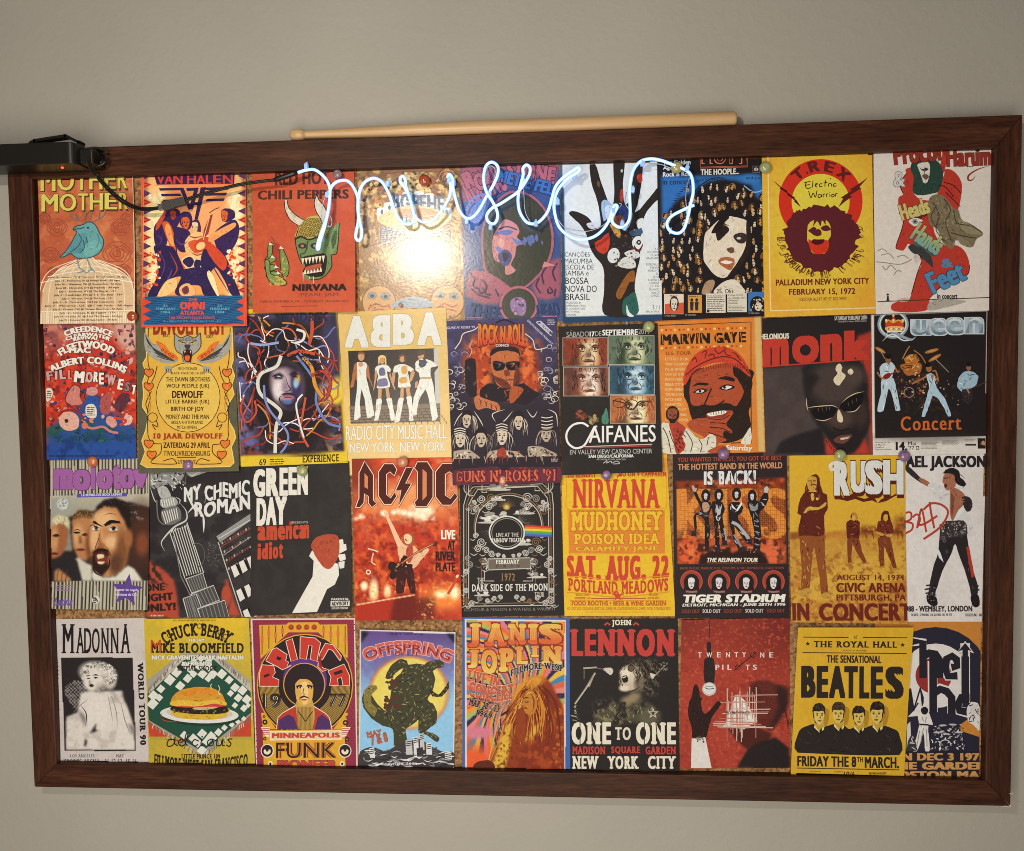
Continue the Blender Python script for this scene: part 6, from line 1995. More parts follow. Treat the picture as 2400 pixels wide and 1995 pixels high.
p.line('1140,580 1185,720 1300,1060', 7, 'b0a8a0', 0)
for k, (x, y) in enumerate(((1222, 700), (1258, 855), (1302, 985))):
    for j in range(3):
        p.poly([[x + j * 52, y + 40 - j * 28], [x + 30 + j * 52, y + 24 - j * 28], [x + 58 + j * 52, y + 88 - j * 28], [x + 26 + j * 52, y + 110 - j * 28]], 'd2c8bc')
        p.line([[x + 34 + j * 52, y + 22 - j * 28], [x + 68 + j * 52, y + 90 - j * 28]], 7, '1c1818', 0)
p.txt('MY CHEMICAL', 915, 222, 1440, 320, 'd2cac2', b=.05, sk=-44, fn=lambda u, v, x, y: (x, y + 10 * np.sin(u * 23)))
p.txt('ROMANCE', 985, 330, 1475, 425, 'd2cac2', b=.05, sk=-70, fn=lambda u, v, x, y: (x, y - 8 * np.cos(u * 19)))
for q in ('920,240 950,300 980,360 1000,400', '940,395 990,340 1010,330', '1040,400 1045,450 1045,520', '985,420 1030,380', '1060,270 1050,330'): p.line(q, 13, 'd2cac2', taper=2)
for k, (s_, x0, x1) in enumerate((('ONE', 660, 794), ('NIGHT', 630, 850), ('ONLY!', 640, 868))): p.txt(s_, x0, 850 + k * 64, x1, 898 + k * 64, '2a2020', b=.06, rot=-4)
p.micro(705, 1045, 790, 1066, 1, 'b0a8a0')
p.blobs(60, ['4a4442', '5a5452'], (3, 8), box=(1060, 580, 1150, 740))
p.done()

p = Poster('C1', '1338,92 1985,60 2012,1024 1362,1048', 2, '2b2625', 'black card with a raised white arm gripping a red shape and white stencil capitals', (0, 4), seed=33, step=14)
p.cloud(70, '322c2a', .4, .7)
WH = 'd8cdbe'
for ch, x0, x1, y0, y1 in (('G', 1364, 1442, 110, 290), ('R', 1448, 1528, 104, 285), ('E', 1534, 1588, 100, 282), ('E', 1592, 1646, 96, 278), ('N', 1650, 1718, 92, 276), ('D', 1386, 1450, 298, 476), ('A', 1448, 1516, 292, 472), ('Y', 1506, 1584, 286, 468)):
    p.txt(ch, x0, y0, x1, y1, WH, b=.11)
p.blobs(46, ['2b2625'], (2, 7), box=(1370, 100, 1710, 470), asp=(.1, .5))
p.txt('PRESENTS', 1604, 448, 1720, 462, 'a89c8e', b=.02, sk=-2)
RD = 'b8442c'
for ch, x0, x1, y0, y1 in (('a', 1394, 1448, 480, 570), ('m', 1452, 1522, 478, 568), ('e', 1526, 1572, 476, 566), ('r', 1576, 1608, 474, 562), ('i', 1600, 1618, 446, 560), ('c', 1622, 1660, 472, 560), ('a', 1664, 1700, 470, 558), ('n', 1696, 1728, 468, 556), ('i', 1396, 1418, 590, 692), ('d', 1422, 1464, 588, 690), ('i', 1470, 1490, 580, 688), ('o', 1494, 1530, 610, 686), ('t', 1534, 1562, 590, 684)):
    p.txt(ch, x0, y0, x1, y1, RD, b=.1)
p.blobs(30, ['2b2625'], (2, 6), box=(1394, 480, 1728, 690), asp=(.1, .5))
p.poly('1630,1030 1700,900 1755,800 1760,700 1730,670 1745,640 1780,620 1800,660 1850,700 1920,720 1925,790 1900,850 1850,880 1790,1022', WH)
p.poly('1925,565 1948,562 1952,598 1935,640 1905,650 1912,600', WH)
p.poly('1930,600 1968,592 1972,630 1925,655', WH)
p.poly('1915,660 1962,655 1968,690 1930,705', WH)
p.poly('1920,710 1960,700 1958,745 1930,750', WH)
p.poly('1742,600 1765,560 1800,540 1860,530 1910,540 1925,590 1922,660 1900,710 1870,748 1830,745 1790,700 1760,650', 'a8462e', 1)
p.txt('PARENTAL', 1880, 936, 1994, 950, 'c8beb0', b=.05, sk=-2)
p.rect(1876, 955, 1998, 988, 'd2c8ba', -3)
p.txt('ADVISORY', 1882, 958, 1992, 984, '221d1c', b=.06, sk=-3)
p.txt('EXPLICIT CONTENT', 1884, 994, 1990, 1006, 'c8beb0', b=.05, sk=-2)
p.done()

p = Poster('C2', '38,42 690,32 728,1036 66,1042', 2, 'b3331f', 'fiery red stage card with a guitarist raising one arm and lightning bolt capitals', (0, 2.5), step=5, seed=34)
p.cloud(120, 'd04a24', .4, .65)
p.cloud(70, '8a2016', .5, .7, .8)
p.sel(420, 300, 330, 120, 'e08a54', .9)
p.cloud(60, 'e0a878', .5, .68, .9, mask=p.box(60, 100, 720, 400, 60))
p.sel(60, 120, 120, 140, '8a3020', .9)
p.sel(470, 370, 70, 50, 'f4dcb8', .8)
for x, y, r in ((240, 380, 14), (300, 375, 10), (330, 370, 12), (365, 375, 12), (400, 385, 10), (500, 402, 16), (520, 370, 14), (65, 415, 9), (100, 400, 12), (545, 415, 9)): p.sel(x, y, r * 1.6, r * 1.4, 'f6e4c4', 1)
p.cloud(40, 'e8702c', .5, .65, .7, mask=p.box(60, 420, 720, 900, 40))
p.cloud(30, '7a1c14', .56, .68, .8, mask=p.box(60, 420, 720, 1000, 40))
p.sel(620, 900, 130, 80, 'e87a34', .9)
for x, y, rx_, ry_ in ((180, 860, 26, 70), (120, 830, 22, 26), (265, 865, 20, 40), (600, 880, 40, 24), (680, 870, 30, 40)): p.sel(x, y, rx_, ry_, 'f8e4b4', .9)
p.cloud(24, 'f0a050', .6, .7, .8, mask=p.box(70, 780, 720, 940, 20))
p.spg('70,945 330,890 430,880 480,960 500,1040 70,1042', 'a82a1a', 3)
p.spg('310,890 440,880 460,1040 280,1042', '6a1a12', 3)
p.sln('75,945 250,915 430,885', 8, 'e8b080')
p.spg('440,900 560,900 560,1036 460,1036', '4a1812', 6, .7)
p.cloud(16, 'e09a5c', .62, .7, .9, mask=p.box(440, 900, 560, 1036, 4))
p.cloud(120, '5a1410', .6, .75, .7, mask=p.box(560, 930, 730, 1040, 20))
SKN = 'e0b088'
p.poly('236,372 258,378 275,392 268,400 300,460 340,540 375,590 350,610 330,600 290,500 262,430 248,400', SKN)
p.poly('330,590 400,575 445,600 470,660 430,720 360,720 335,660', 'dca880', 1)
p.poly('380,600 415,575 420,650 395,690 380,650', 'b0402c', 1)
p.poly('362,520 385,500 420,510 430,560 420,580 380,580 362,560', '9a5030', 1)
p.poly('365,520 388,508 412,525 410,560 385,572 368,550', 'e2b890', 1)
p.line('372,540 385,552', 6, '6a2418')
p.poly('445,650 500,600 520,610 480,660 440,700', SKN, 1)
p.poly('270,690 300,680 330,700 350,660 370,640 390,660 380,690 420,700 400,730 350,745 300,790 275,770 285,740 268,720', '2a1210', 1)
p.line('350,690 450,620 560,565', 13, '7a3422')
p.line('350,690 450,620 560,565', 3, 'c88a5c')
p.poly('540,580 560,555 578,560 566,590', '5a2418')
p.blobs(10, ['8a4a30', 'c8906a'], (4, 9), box=(310, 680, 380, 740))
p.fig('325,730 420,715 440,870 405,870 380,780 365,870 318,872', '3a1614', ['5a241c', '2a0e0e', '7a342a'], 12, ang=85)
p.line('75,415 100,400', 4, 'f4dcb8')
p.line('140,600 180,610 205,620', 8, 'e0c09a')
p.line('175,625 165,680 190,700', 9, 'd8a880')
p.ring(145, 745, 9, 15, 'f0dcc0')
p.line('148,760 150,830', 5, 'a84a2c')
p.line('700,770 670,830 640,880', 16, 'c84024')
p.el(697, 770, 12, 8, 'f0c890', -50)
for ch, x0, x1, y0, y1 in (('A', 62, 195, 55, 345), ('C', 205, 320, 72, 325), ('D', 428, 545, 60, 340), ('C', 560, 700, 70, 330)):
    h_ = y1 - y0
    w_ = x1 - x0
    if ch == 'A': q = [[0, 1], [.1, .86], [.16, .8], [.16, .26], [.42, 0], [.62, .14], [.84, .3], [.84, .84], [1, .92], [.76, 1], [.6, .9], [.6, .76], [.42, .7], [.4, .9], [.2, 1]]
    elif ch == 'D': q = [[0, .14], [.16, 0], [.7, 0], [1, .2], [1, .78], [.66, 1], [.1, 1], [0, .9], [.16, .82], [.16, .22]]
    else: q = [[0, .2], [.3, 0], [.8, 0], [1, .14], [.86, .3], [.62, .2], [.44, .26], [.44, .76], [.66, .84], [.86, .7], [1, .8], [.7, 1], [.3, 1], [0, .8]]
    q = [[x0 + a * w_, y0 + b * h_] for a, b in q]
    p.line(q, 15, '8a2a1c', 0, closed=1)
    p.poly(q, '4a1a16')
    p.line(q, 5, 'e8c8a8', 0, closed=1)
    if ch == 'A': p.poly([[x0 + .42 * w_, y0 + .26 * h_], [x0 + .58 * w_, y0 + .34 * h_], [x0 + .58 * w_, y0 + .6 * h_], [x0 + .42 * w_, y0 + .56 * h_]], 'c87a50')
    if ch == 'D': p.poly([[x0 + .44 * w_, y0 + .16 * h_], [x0 + .66 * w_, y0 + .24 * h_], [x0 + .66 * w_, y0 + .76 * h_], [x0 + .44 * w_, y0 + .86 * h_]], 'c87a50')
q = '375,95 425,95 375,195 412,195 330,340 345,235 310,240'
p.line(q, 14, '8a2a1c', 0, closed=1)
p.poly(q, '4a1a16')
p.line(q, 5, 'e8c8a8', 0, closed=1)
for k, (s_, x0, c_) in enumerate((('LIVE', 596, 'eedcc6'), ('AT', 636, '241414'), ('RIVER', 562, '241414'), ('PLATE', 562, '241414'))):
    p.txt(s_, x0, 484 + k * 67, 684, 542 + k * 66, c_, b=.055)
p.done()

p = Poster('C2', '710,190 1335,140 1364,1012 727,1020', 0, '231e1d', 'black card of ornate white line work with a short rainbow band at its right', (0, 2), seed=35)
LC, TN = 'b8aea2', '7a5a3c'
for inset, w_, c_ in ((14, 4, LC), (30, 4, TN), (44, 3, LC)):
    p.line([[724 + inset, 960 - inset], [722 + inset, 330], [740 + inset, 250 + inset], [780 + inset, 210 + inset * .5], [1240 - inset, 190 + inset * .5], [1300 - inset, 240 + inset], [1308 - inset, 330], [1312 - inset, 950 - inset]], w_, c_, 0)
p.line('738,955 1310,948', 4, LC, 0)
p.line('745,940 1300,932', 3, TN, 0)
for k in range(4): p.line([[740 + k * 14, 200], [740 + k * 14, 240 + k * 12], [770 + k * 12, 270]], 4, [LC, TN][k % 2])
for k in range(4): p.line([[1290 - k * 14, 180], [1290 - k * 14, 220 + k * 12], [1262 - k * 12, 255]], 4, [LC, TN][k % 2])
p.line('850,205 850,250 880,250 880,225 1180,210 1180,240 1210,240', 6, LC, 0)
p.line('840,240 900,240 900,215 1150,200', 4, TN, 0)
rr = random.Random(9)
def scroll(x, y, r, fx=1, fy=1, c=LC, w=4):
    t_ = np.linspace(0, 4.2 * PI, 26)
    p.line([[x + fx * r * (1 - a / 15) * math.cos(a), y + fy * r * (1 - a / 15) * math.sin(a)] for a in t_], w, c, 0)
for sg in (-1, 1):
    X = lambda x: 1016 + sg * x
    for (x, y, r) in ((115, 285, 32), (170, 290, 26), (90, 320, 18), (120, 340, 24), (200, 350, 22), (215, 310, 16), (232, 330, 20), (170, 560, 30), (205, 520, 18), (190, 600, 26), (140, 610, 22), (105, 630, 22), (65, 640, 14), (30, 645, 12), (120, 700, 26), (160, 680, 24), (240, 700, 22), (262, 740, 20), (262, 920, 26), (230, 935, 20), (180, 905, 18), (130, 920, 16), (90, 905, 16), (50, 900, 16), (265, 860, 18), (256, 660, 18), (275, 800, 16)):
        scroll(X(x), y, r, sg * rr.choice((-1, 1)), rr.choice((-1, 1)), rr.choice([LC, LC, TN, '8a8078']), rr.uniform(3, 5))
        p.line([(X(x), y + r), (X(x + r), y + r * 1.6), (X(x + r * 2), y + r)], 4, rr.choice([LC, TN]), taper=2)
    p.line([(X(200), 530), (X(215), 460), (X(190), 360), (X(120), 290), (X(50), 262), (X(0), 255)], 7, TN)
    p.line([(X(205), 520), (X(206), 450), (X(180), 365), (X(112), 300), (X(45), 274), (X(0), 268)], 3, LC)
    p.line([(X(150), 735), (X(150), 800), (X(90), 800)], 5, LC, 0)
    p.line([(X(170), 720), (X(165), 815), (X(110), 815)], 4, TN, 0)
    for k in range(5):
        a = rad(20 + 26 * k)
        p.poly([(X(225), 345), (X(225 + 34 * math.cos(a)) , 345 + 34 * math.sin(a) - 10), (X(225 + 44 * math.cos(a + .2)), 345 + 40 * math.sin(a + .2) - 10)], '9a9086')
    for k in range(6):
        a = rad(-60 + 30 * k)
        p.poly([(X(125), 690), (X(125 + 40 * math.cos(a)), 690 + 40 * math.sin(a)), (X(125 + 46 * math.cos(a + .3)), 690 + 44 * math.sin(a + .3))], ['b8aea2', '7a7068'][k % 2])
def cloud_(x, y, w_, c_=LC):
    for k in range(9):
        p.el(x + w_ * rr.uniform(-.5, .5), y - rr.uniform(0, .28) * w_, w_ * rr.uniform(.08, .2), w_ * rr.uniform(.06, .12), rr.choice([c_, 'd2c8bc', '8f867c']))
    p.poly([[x - w_ * .7, y + 6], [x, y - 6], [x + w_ * .7, y], [x + w_ * .4, y + 8]], c_, 1)
for q in ((960, 232, 100), (950, 295, 70), (925, 410, 120), (890, 435, 100), (1110, 380, 100), (1090, 572, 100), (1190, 775, 90), (850, 885, 70)): cloud_(*q)
for k in range(12):
    a = rad(15 + k * 14)
    p.line([[1003 + 26 * math.cos(a), 345 - 26 * math.sin(a)], [1003 + 62 * math.cos(a), 345 - 62 * math.sin(a)]], 3, '6a5030', taper=1)
p.el(1003, 340, 24, 22, '8a6a34')
p.el(1003, 342, 14, 13, 'c8a860')
for k in range(10): p.line([[1075, 430], [1090 + k * 14, 330 + k * 16]], 2, '5a524c', taper=1)
for k in range(8): p.line([[940, 470], [830 + k * 10, 500 + k * 10]], 2, '5a524c', taper=1)
p.el(1005, 500, 112, 104, '1d1918')
p.ring(1005, 500, 104, 113, 'd2c8bc', ey=.93)
p.ring(1005, 500, 92, 96, '8f867c', ey=.93)
for k, c_ in enumerate(('b83a2c', 'd0742c', 'd8b838', '5a9a3c', '3a7ab0', '5c4a9a')): p.poly([[1116, 452 + k * 11.5], [1284, 462 + k * 11], [1284, 474 + k * 11], [1116, 464 + k * 11.5]], c_)
p.txt('LIVE AT THE', 938, 502, 1078, 528, 'c2b6a6', b=.02, sk=-2)
p.txt('RAINBOW THEATRE', 910, 536, 1108, 562, 'd2c8bc', b=.04, se=.06, sk=-4)
p.poly('888,664 1150,656 1150,722 890,732', '6a5c50')
p.line('888,664 1150,656 1150,722 890,732', 5, LC, 0, closed=1)
p.txt('FEBRUARY', 938, 668, 1084, 694, 'ddd4c6', b=.04, se=.06, sk=-2, o=(.03, '231e1d'))
p.txt('17 - 18 - 19 - 20', 938, 702, 1084, 718, '3a2f28', b=.03, sk=-2)
p.txt('1972', 972, 752, 1056, 798, '8f6a44', b=.03, se=.05, o=(.02, '3a2a1e'))
p.txt('THE', 822, 780, 862, 816, 'c2b6a6', b=.02, se=.05)
p.txt('DARK SIDE OF THE MOON', 790, 820, 1260, 864, 'd2c8bc', b=.035, se=.06, sk=-6, o=(.03, '231e1d'))
p.txt('TOUR', 1178, 868, 1238, 898, 'c2b6a6', b=.02, se=.05)
p.txt('GILMOUR & MASON & WATERS & WRIGHT', 740, 968, 1310, 986, '7a7068', b=.0, sk=-6)
p.done()

p = Poster('C2', '1345,55 2000,2 2052,1016 1362,1014', 0, 'dcae2a', 'yellow and orange boxing style card filled with rows of slab serif capitals', (0, 2), seed=36, step=16)
p.cloud(60, 'd8a828', .4, .7)
OR, RD = 'd9862c', 'c0402a'
p.line('1352,150 1440,160 1520,148', 10, OR)
p.poly('1345,100 2000,30 2004,150 1700,120 1348,160', 'd9922e')
p.txt('TO BENEFIT', 1378, 126, 1560, 158, RD, b=.06, se=.08)
p.txt('NO ON 9 CAMPAIGN', 1700, 124, 1998, 152, RD, b=.06, se=.08)
p.line('1985,40 2002,60 1990,90', 7, OR)
p.line('1378,170 1372,340 1384,352', 3, OR, 0)
p.line('2000,150 2002,330 1990,348', 3, OR, 0)
p.txt('NIRVANA', 1412, 166, 1960, 350, RD, b=.045, se=.045, fn=lambda u, v, x, y: (x, y))
p.line('1692,160 1700,146 1714,150', 8, RD)
p.rect(1390, 362, 1988, 628, 'd07a2c')
p.line('1384,358 1984,352 1990,628 1394,634', 4, OR, 0, closed=1)
Y_ = 'dcae2c'
p.txt('MUDHONEY', 1406, 368, 1972, 490, Y_, b=.05, se=.11, sk=-2, o=(.03, 'b85c24'))
p.txt('POISON IDEA', 1424, 506, 1956, 572, Y_, b=.05, se=.11, sk=-2, o=(.03, 'b85c24'))
p.txt('CALAMITY JANE', 1434, 586, 1944, 620, Y_, b=.05, se=.11, sk=-2, o=(.03, 'b85c24'))
p.txt('SAT. AUG. 22', 1378, 642, 2014, 785, RD, b=.075, se=.12, fn=lambda u, v, x, y: (x, y + 24 * (1 - v) * np.sin(u * PI) - 10 * (1 - v)))
p.txt('PORTLAND MEADOWS', 1386, 780, 2008, 860, RD, b=.05, se=.1, fn=lambda u, v, x, y: (x, y + 22 * np.sin(u * PI)))
p.line('1380,770 1500,775 1690,800 1900,775 2015,766', 3, OR)
p.line('1378,870 1500,880 1690,900 1900,880 2015,866', 3, OR)
p.star(1694, 892, 34, RD, .42)
p.ring(1694, 892, 34, 38, OR)
p.line('1530,908 1870,906', 5, 'a8502c', 0)
for x0, x1, a_, b_ in ((1426, 1524, 'GATES 12:00', 'SHOWTIME 2:30'), (1880, 1952, 'ALL AGES', '$13.00 ADV.')):
    p.txt(a_, x0 + 6, 876, x1 - 6, 890, 'b8602c', b=.04, se=.08)
    p.txt(b_, x0, 898, x1, 912, 'b8602c', b=.04, se=.08)
p.frame(1398, 918, 1996, 952, 3, OR)
p.txt('FOOD BOOTHS • BEER & WINE GARDEN', 1408, 922, 1992, 950, 'b8542a', b=.045)
p.txt('NO OUTSIDE COOLERS, BOTTLES, CANS OR SKATEBOARDS ALLOWED INTO CONCERT SITE', 1378, 960, 2022, 980, 'b8642c', b=.035, se=.06)
p.micro(1495, 984, 1905, 996, 1, 'c88a34')
p.done()

p = Poster('C3', '18,38 756,8 770,1096 30,1096', 1, '2a2022', 'black and fiery card with four costumed dancers above four small round portraits', (0, 2), step=5, seed=37)
p.spg('40,215 748,190 752,745 48,750', '8a3418', 2)
IN = inside(pts('40,215 748,190 752,745 48,750'), p.X, p.Y).astype(float)
C0 = p.C.copy()
p.cloud(60, 'c0522a', .45, .62)
p.cloud(70, '4a2018', .5, .65)
p.mix(p.box(52, 255, 750, 590, 2) * .5, '6a2814')
g_, f_, lo, hi, _ = glyphs('KISS', 0, 0, .05)
g_ = np.stack([58 + 690 * (g_[:, 0] - lo[0]) / (hi[0] - lo[0]), 584 - 322 * g_[:, 1] / hi[1]], 1)
mk = np.zeros(p.X.shape, bool)
for dx in (-14, -5, 5, 14):
    for f in f_: mk |= inside(g_[f] + [dx, 0], p.X, p.Y)
p.mix(blur(mk * 1.0, .5), 'd07a30')
gx, gy = (p.X % 13) / 13, (p.Y % 13) / 13
p.mix(.45 * (np.hypot(gx - .5, gy - .5) < .33) * p.box(60, 262, 750, 580, 1), 'f0b050')
p.mix(.35 * ((gx < .18) | (gy < .18)) * p.box(60, 262, 750, 580, 1), '8a3a1c')
p.sel(110, 680, 70, 90, 'd8572c', .9)
p.sel(660, 690, 80, 80, 'd8623a', .9)
p.cloud(34, 'e07a44', .52, .66, .9, mask=p.box(40, 570, 760, 750, 20))
p.cloud(34, '3a1814', .54, .64, .9, mask=p.box(40, 540, 760, 750, 20))
p.spg('200,700 260,660 380,650 400,680 460,655 570,660 620,700 640,755 180,760', '2a1614', 1.5)
p.C = C0 * (1 - IN[..., None]) + p.C * IN[..., None]
BK = '1e181c'
LO = ['4a4448', '8a8488', '0e0a0c', 'b8b0b0']
for x, y in ((232, 315), (318, 312), (432, 305), (533, 318)): p.face(x, y, 26, 38, 'cfc4c0', '241a1e', BK, 0, 2.3, mouth='7a2428')
p.fig('150,262 170,280 205,350 260,350 275,380 262,410 250,440 258,540 250,650 228,650 225,540 225,470 195,440 170,440 175,520 160,540 152,450 165,425 205,410 196,380 160,310', BK, LO, 14)
p.poly('140,250 150,240 165,262 176,258 168,285 150,280', 'b89a88')
p.poly('210,360 245,355 255,400 220,415', 'b88a70', 1)
p.fig('270,350 300,345 340,350 356,400 340,440 352,520 368,610 340,620 325,520 312,480 318,560 322,660 296,660 290,540 280,440', BK, LO, 14)
p.poly('296,360 318,400 338,360 326,430 312,436 302,420', 'b8b0ac')
p.line('312,430 300,450 314,470 326,445', 6, 'c8c0bc')
p.line('350,520 362,580 358,610', 11, '9a9494')
p.fig('380,370 410,350 450,350 475,385 462,420 440,440 448,470 500,560 520,610 500,618 440,540 415,500 430,580 465,640 445,660 410,590 385,480', BK, LO, 14)
p.poly('398,360 430,400 462,350 470,362 438,410 400,385', 'd8d0cc')
p.line('400,480 440,500 490,560 520,610', 20, 'a8a0a0')
p.line('415,560 460,640', 14, '8a8486')
p.fig('500,350 540,340 580,345 600,300 625,270 640,330 610,390 585,410 580,450 590,560 582,660 540,660 545,540 530,460 510,400', BK, LO, 18)
p.poly('610,262 628,245 640,262 632,290 612,290', 'b8b0ac')
for q in ('545,470 570,480', '545,500 575,510', '548,540 580,548', '548,580 580,588', '548,620 578,628'): p.line(q, 7, '8a8488')
p.poly('515,360 545,380 570,355 565,400 525,405', '8a8488', 1)
for x, y in ((240, 660), (155, 560), (310, 665), (355, 620), (455, 665), (515, 610), (565, 670)): p.poly([[x - 14, y - 22], [x + 12, y - 22], [x + 18, y + 10], [x - 18, y + 10]], '2a2024')
p.blobs(30, ['8a8488', 'b86a3c'], (3, 7), box=(220, 560, 600, 680))
Rt = 'a8442f'
p.txt('YOU WANTED THE BEST, YOU GOT THE BEST', 50, 62, 724, 96, Rt, b=.03, sk=-12)
p.txt('THE HOTTEST BAND IN THE WORLD', 52, 104, 728, 144, 'c88a60', b=.035, sk=-12)
p.txt('IS BACK!', 220, 152, 558, 240, 'd8d0cc', b=.06, sk=-8)
for k in range(9): p.line([[240 + k * 38, 160], [240 + k * 38, 240]], 4, '2a2022', 0)
p.txt('THE REUNION TOUR', 234, 710, 566, 736, 'e0d4c0', b=.05, it=.25)
p.micro(236, 738, 566, 748, 1, 'a8603c', jit=0)
p.rect(40, 752, 760, 765, '2a2022')
p.txt('BACK IN FULL MAKEUP, FULL COSTUME & FULL BOMBASTIC STAGE SHOW', 66, 770, 738, 788, '8f4432', b=.02, sk=-3)
for k, x in enumerate((138, 316, 492, 668)):
    p.ring(x, 862, 66, 72, 'b8503c')
    p.el(x, 862, 66, 66, '9a3a2c')
    p.el(x, 868, 50, 56, BK)
    p.poly([[x - 44, 880], [x - 52, 920], [x + 52, 920], [x + 44, 880]], BK)
    p.face(x, 874, 46, 66, 'd2c8c4', '1e161a', None, 0, mouth='8a2c2c')
    p.txt(('STARCHILD', 'THE CATMAN', 'SPACE ACE', 'THE DEMON')[k], x - 34, 924, x + 36, 934, '9a8e8a', b=.01)
p.txt('TIGER STADIUM', 76, 946, 736, 998, 'e2d8ca', b=.075, it=.2, sk=-4)
p.txt('DETROIT, MICHIGAN - JUNE 28TH 1996', 76, 1004, 740, 1028, 'd8cec0', b=.05, it=.25, sk=-6)
for k, x in enumerate((74, 208, 346, 484, 622)): p.txt('SOLD OUT', x, 1040 - k, x + 116, 1064 - k, '8f3e2e' if k % 2 == 0 else 'c8beb2', b=.03)
p.done()

p = Poster('C3', '774,48 1525,42 1526,1132 778,1120', 1, 'd0a02c', 'ochre card with a tall man standing arms folded and two men behind', (0, 2.5), step=5, seed=38)
p.grad(40, 'd2a42c', 560, 'cf9c34')
p.spg('776,560 830,540 1000,545 1240,520 1525,520 1527,1132 778,1120', 'b8782e', 2)
p.spg('776,580 1000,585 1525,575 1526,660 1200,720 900,800 778,840', 'c08a34', 2)
p.spg('1526,650 1300,690 1000,790 840,900 778,960 778,1000 1000,990 1526,830', 'cc9a38', 3)
p.cloud(26, '8a4a22', .52, .66, .75, mask=p.box(776, 640, 1530, 1130, 40))
p.cloud(16, 'd0a24a', .55, .68, .7, mask=p.box(776, 580, 1530, 1130, 30))
p.cloud(40, '7a2a1c', .58, .72, .6, mask=p.box(1380, 930, 1530, 1130, 20))
p.spg('776,548 850,545 1000,552 1010,585 776,590', '8a4e20', 2)
p.cloud(22, '6a3018', .4, .55, 1, mask=p.box(1230, 510, 1525, 560, 6))
p.cloud(20, '7a3a1c', .42, .58, 1, mask=p.box(1450, 440, 1527, 540, 10))
p.sel(1500, 480, 50, 40, '8a4a22', .8, 0, .6)
for x in (1265, 1310, 1380, 1470, 1500): p.sln([[x, 540], [x + 6, 585]], 6, '6a3018')
MA, DK = '6a2a1c', ['4a1a14', '8a4024', '3a1410', 'a85a2c']
p.fig('870,290 900,285 960,285 1015,300 1022,390 1000,440 1000,560 960,572 900,575 838,570 830,520 850,440 826,420 840,340', '5c2218', DK, 22, w=7)
p.fig('838,575 925,570 960,575 1000,570 1005,760 1020,950 975,955 960,800 930,640 910,800 900,910 846,905 850,760', '8a4a24', ['6a2a1a', 'b07034', '5a2418', 'c08a44'], 30, w=7, ang=85)
p.poly('830,935 880,905 915,915 900,945 845,958', 'b88a3c', 1)
p.poly('975,945 1010,930 1042,960 1030,972 985,968', 'b88a3c', 1)
p.poly('865,420 900,380 960,385 1010,350 1005,375 960,400 900,405 880,420', 'c89a40', 1)
p.fig('905,200 920,175 950,170 970,195 975,240 990,290 960,300 940,270 900,280 870,300 880,240', '5a2418', DK, 14, ang=80)
p.poly('890,200 905,185 945,190 952,220 945,260 920,285 900,270 888,235', 'c28f3c', 1)
p.line('895,215 915,212', 5, '5a2418')
p.line('925,212 945,214', 5, '5a2418')
p.line('912,245 925,235 950,242', 7, '5a2418')
p.line('918,215 914,236 922,240', 3, '8a4a24')
p.poly('912,300 930,295 935,330 918,340', 'd0a444', 1)
p.el(954, 330, 9, 9, 'd8b860')
p.fig('1165,465 1200,460 1228,480 1225,580 1190,590 1145,585 1140,490', '5c2218', DK, 10)
p.fig('1148,590 1220,585 1240,660 1275,745 1250,745 1200,660 1180,620 1170,740 1150,742', '7a3a20', DK, 12, ang=82)
p.poly('1175,425 1200,420 1212,450 1195,470 1172,462', 'c8963c', 1)
p.fig('1165,440 1180,420 1205,420 1218,455 1205,470 1200,440 1180,440 1175,470', 'b07830', DK, 4)
p.fig('1345,480 1380,465 1430,470 1450,540 1430,560 1425,575 1360,580 1340,540', '6a2a1c', DK, 10)
p.fig('1345,580 1425,578 1440,660 1465,770 1440,775 1405,680 1385,640 1385,760 1355,765 1350,660', '7a3a20', DK, 14, ang=82)
p.poly('1385,430 1400,425 1412,450 1400,475 1385,465', 'c8963c', 1)
p.fig('1365,470 1370,425 1390,405 1415,412 1430,470 1415,480 1408,430 1385,435 1380,480', '5a2418', DK, 6, ang=80)
p.poly('1330,540 1370,550 1390,560 1360,568', 'c08a3c', 1)
p.poly('1398,560 1440,555 1430,575 1400,572', 'c08a3c', 1)
for x0, y0 in ((1355, 768), (1445, 778), (1155, 742), (1255, 742)): p.poly([[x0, y0], [x0 + 30, y0 - 6], [x0 + 34, y0 + 8], [x0 - 6, y0 + 8]], 'b07a38')
p.poly('1060,325 1080,300 1110,305 1130,330 1190,290 1210,315 1260,330 1320,310 1345,358 1370,330 1440,310 1490,280 1480,300 1400,345 1345,358 1310,340 1250,350 1200,330 1150,345', '5a2018')
for ch, x0, x1, y0, y1 in (('R', 1062, 1165, 88, 308), ('U', 1168, 1268, 84, 290), ('S', 1262, 1376, 80, 300), ('H', 1378, 1510, 78, 300)):
    for dx, dy in ((6, 26), (3, 14)): p.txt(ch, x0 + dx, y0 + dy, x1 + dx, y1 + dy, '5a2018', b=.1)
    p.txt(ch, x0, y0, x1, y1, 'd2ccc4', b=.1, o=(.02, '5a2018'))
p.line('1075,130 1045,140 1040,110 1075,92 1110,100', 20, 'd2ccc4')
p.line('1380,100 1340,110 1310,95 1290,90', 14, 'd2ccc4')
MT = '6a241a'
for s_, x0, x1, y0, y1, b in (('AUGUST 14, 1974', 1076, 1512, 818, 860, .03), ('CIVIC ARENA', 1072, 1520, 870, 932, .045), ('PITTSBURGH, PA', 1072, 1520, 944, 990, .035)): p.txt(s_, x0, y0, x1, y1, MT, b=b)
p.txt('IN', 786, 1000, 896, 1110, MT, b=.06)
p.txt('CONCERT', 958, 1000, 1560, 1112, MT, b=.06)
p.rect(1060, 1096, 1158, 1110, MT)
p.done()

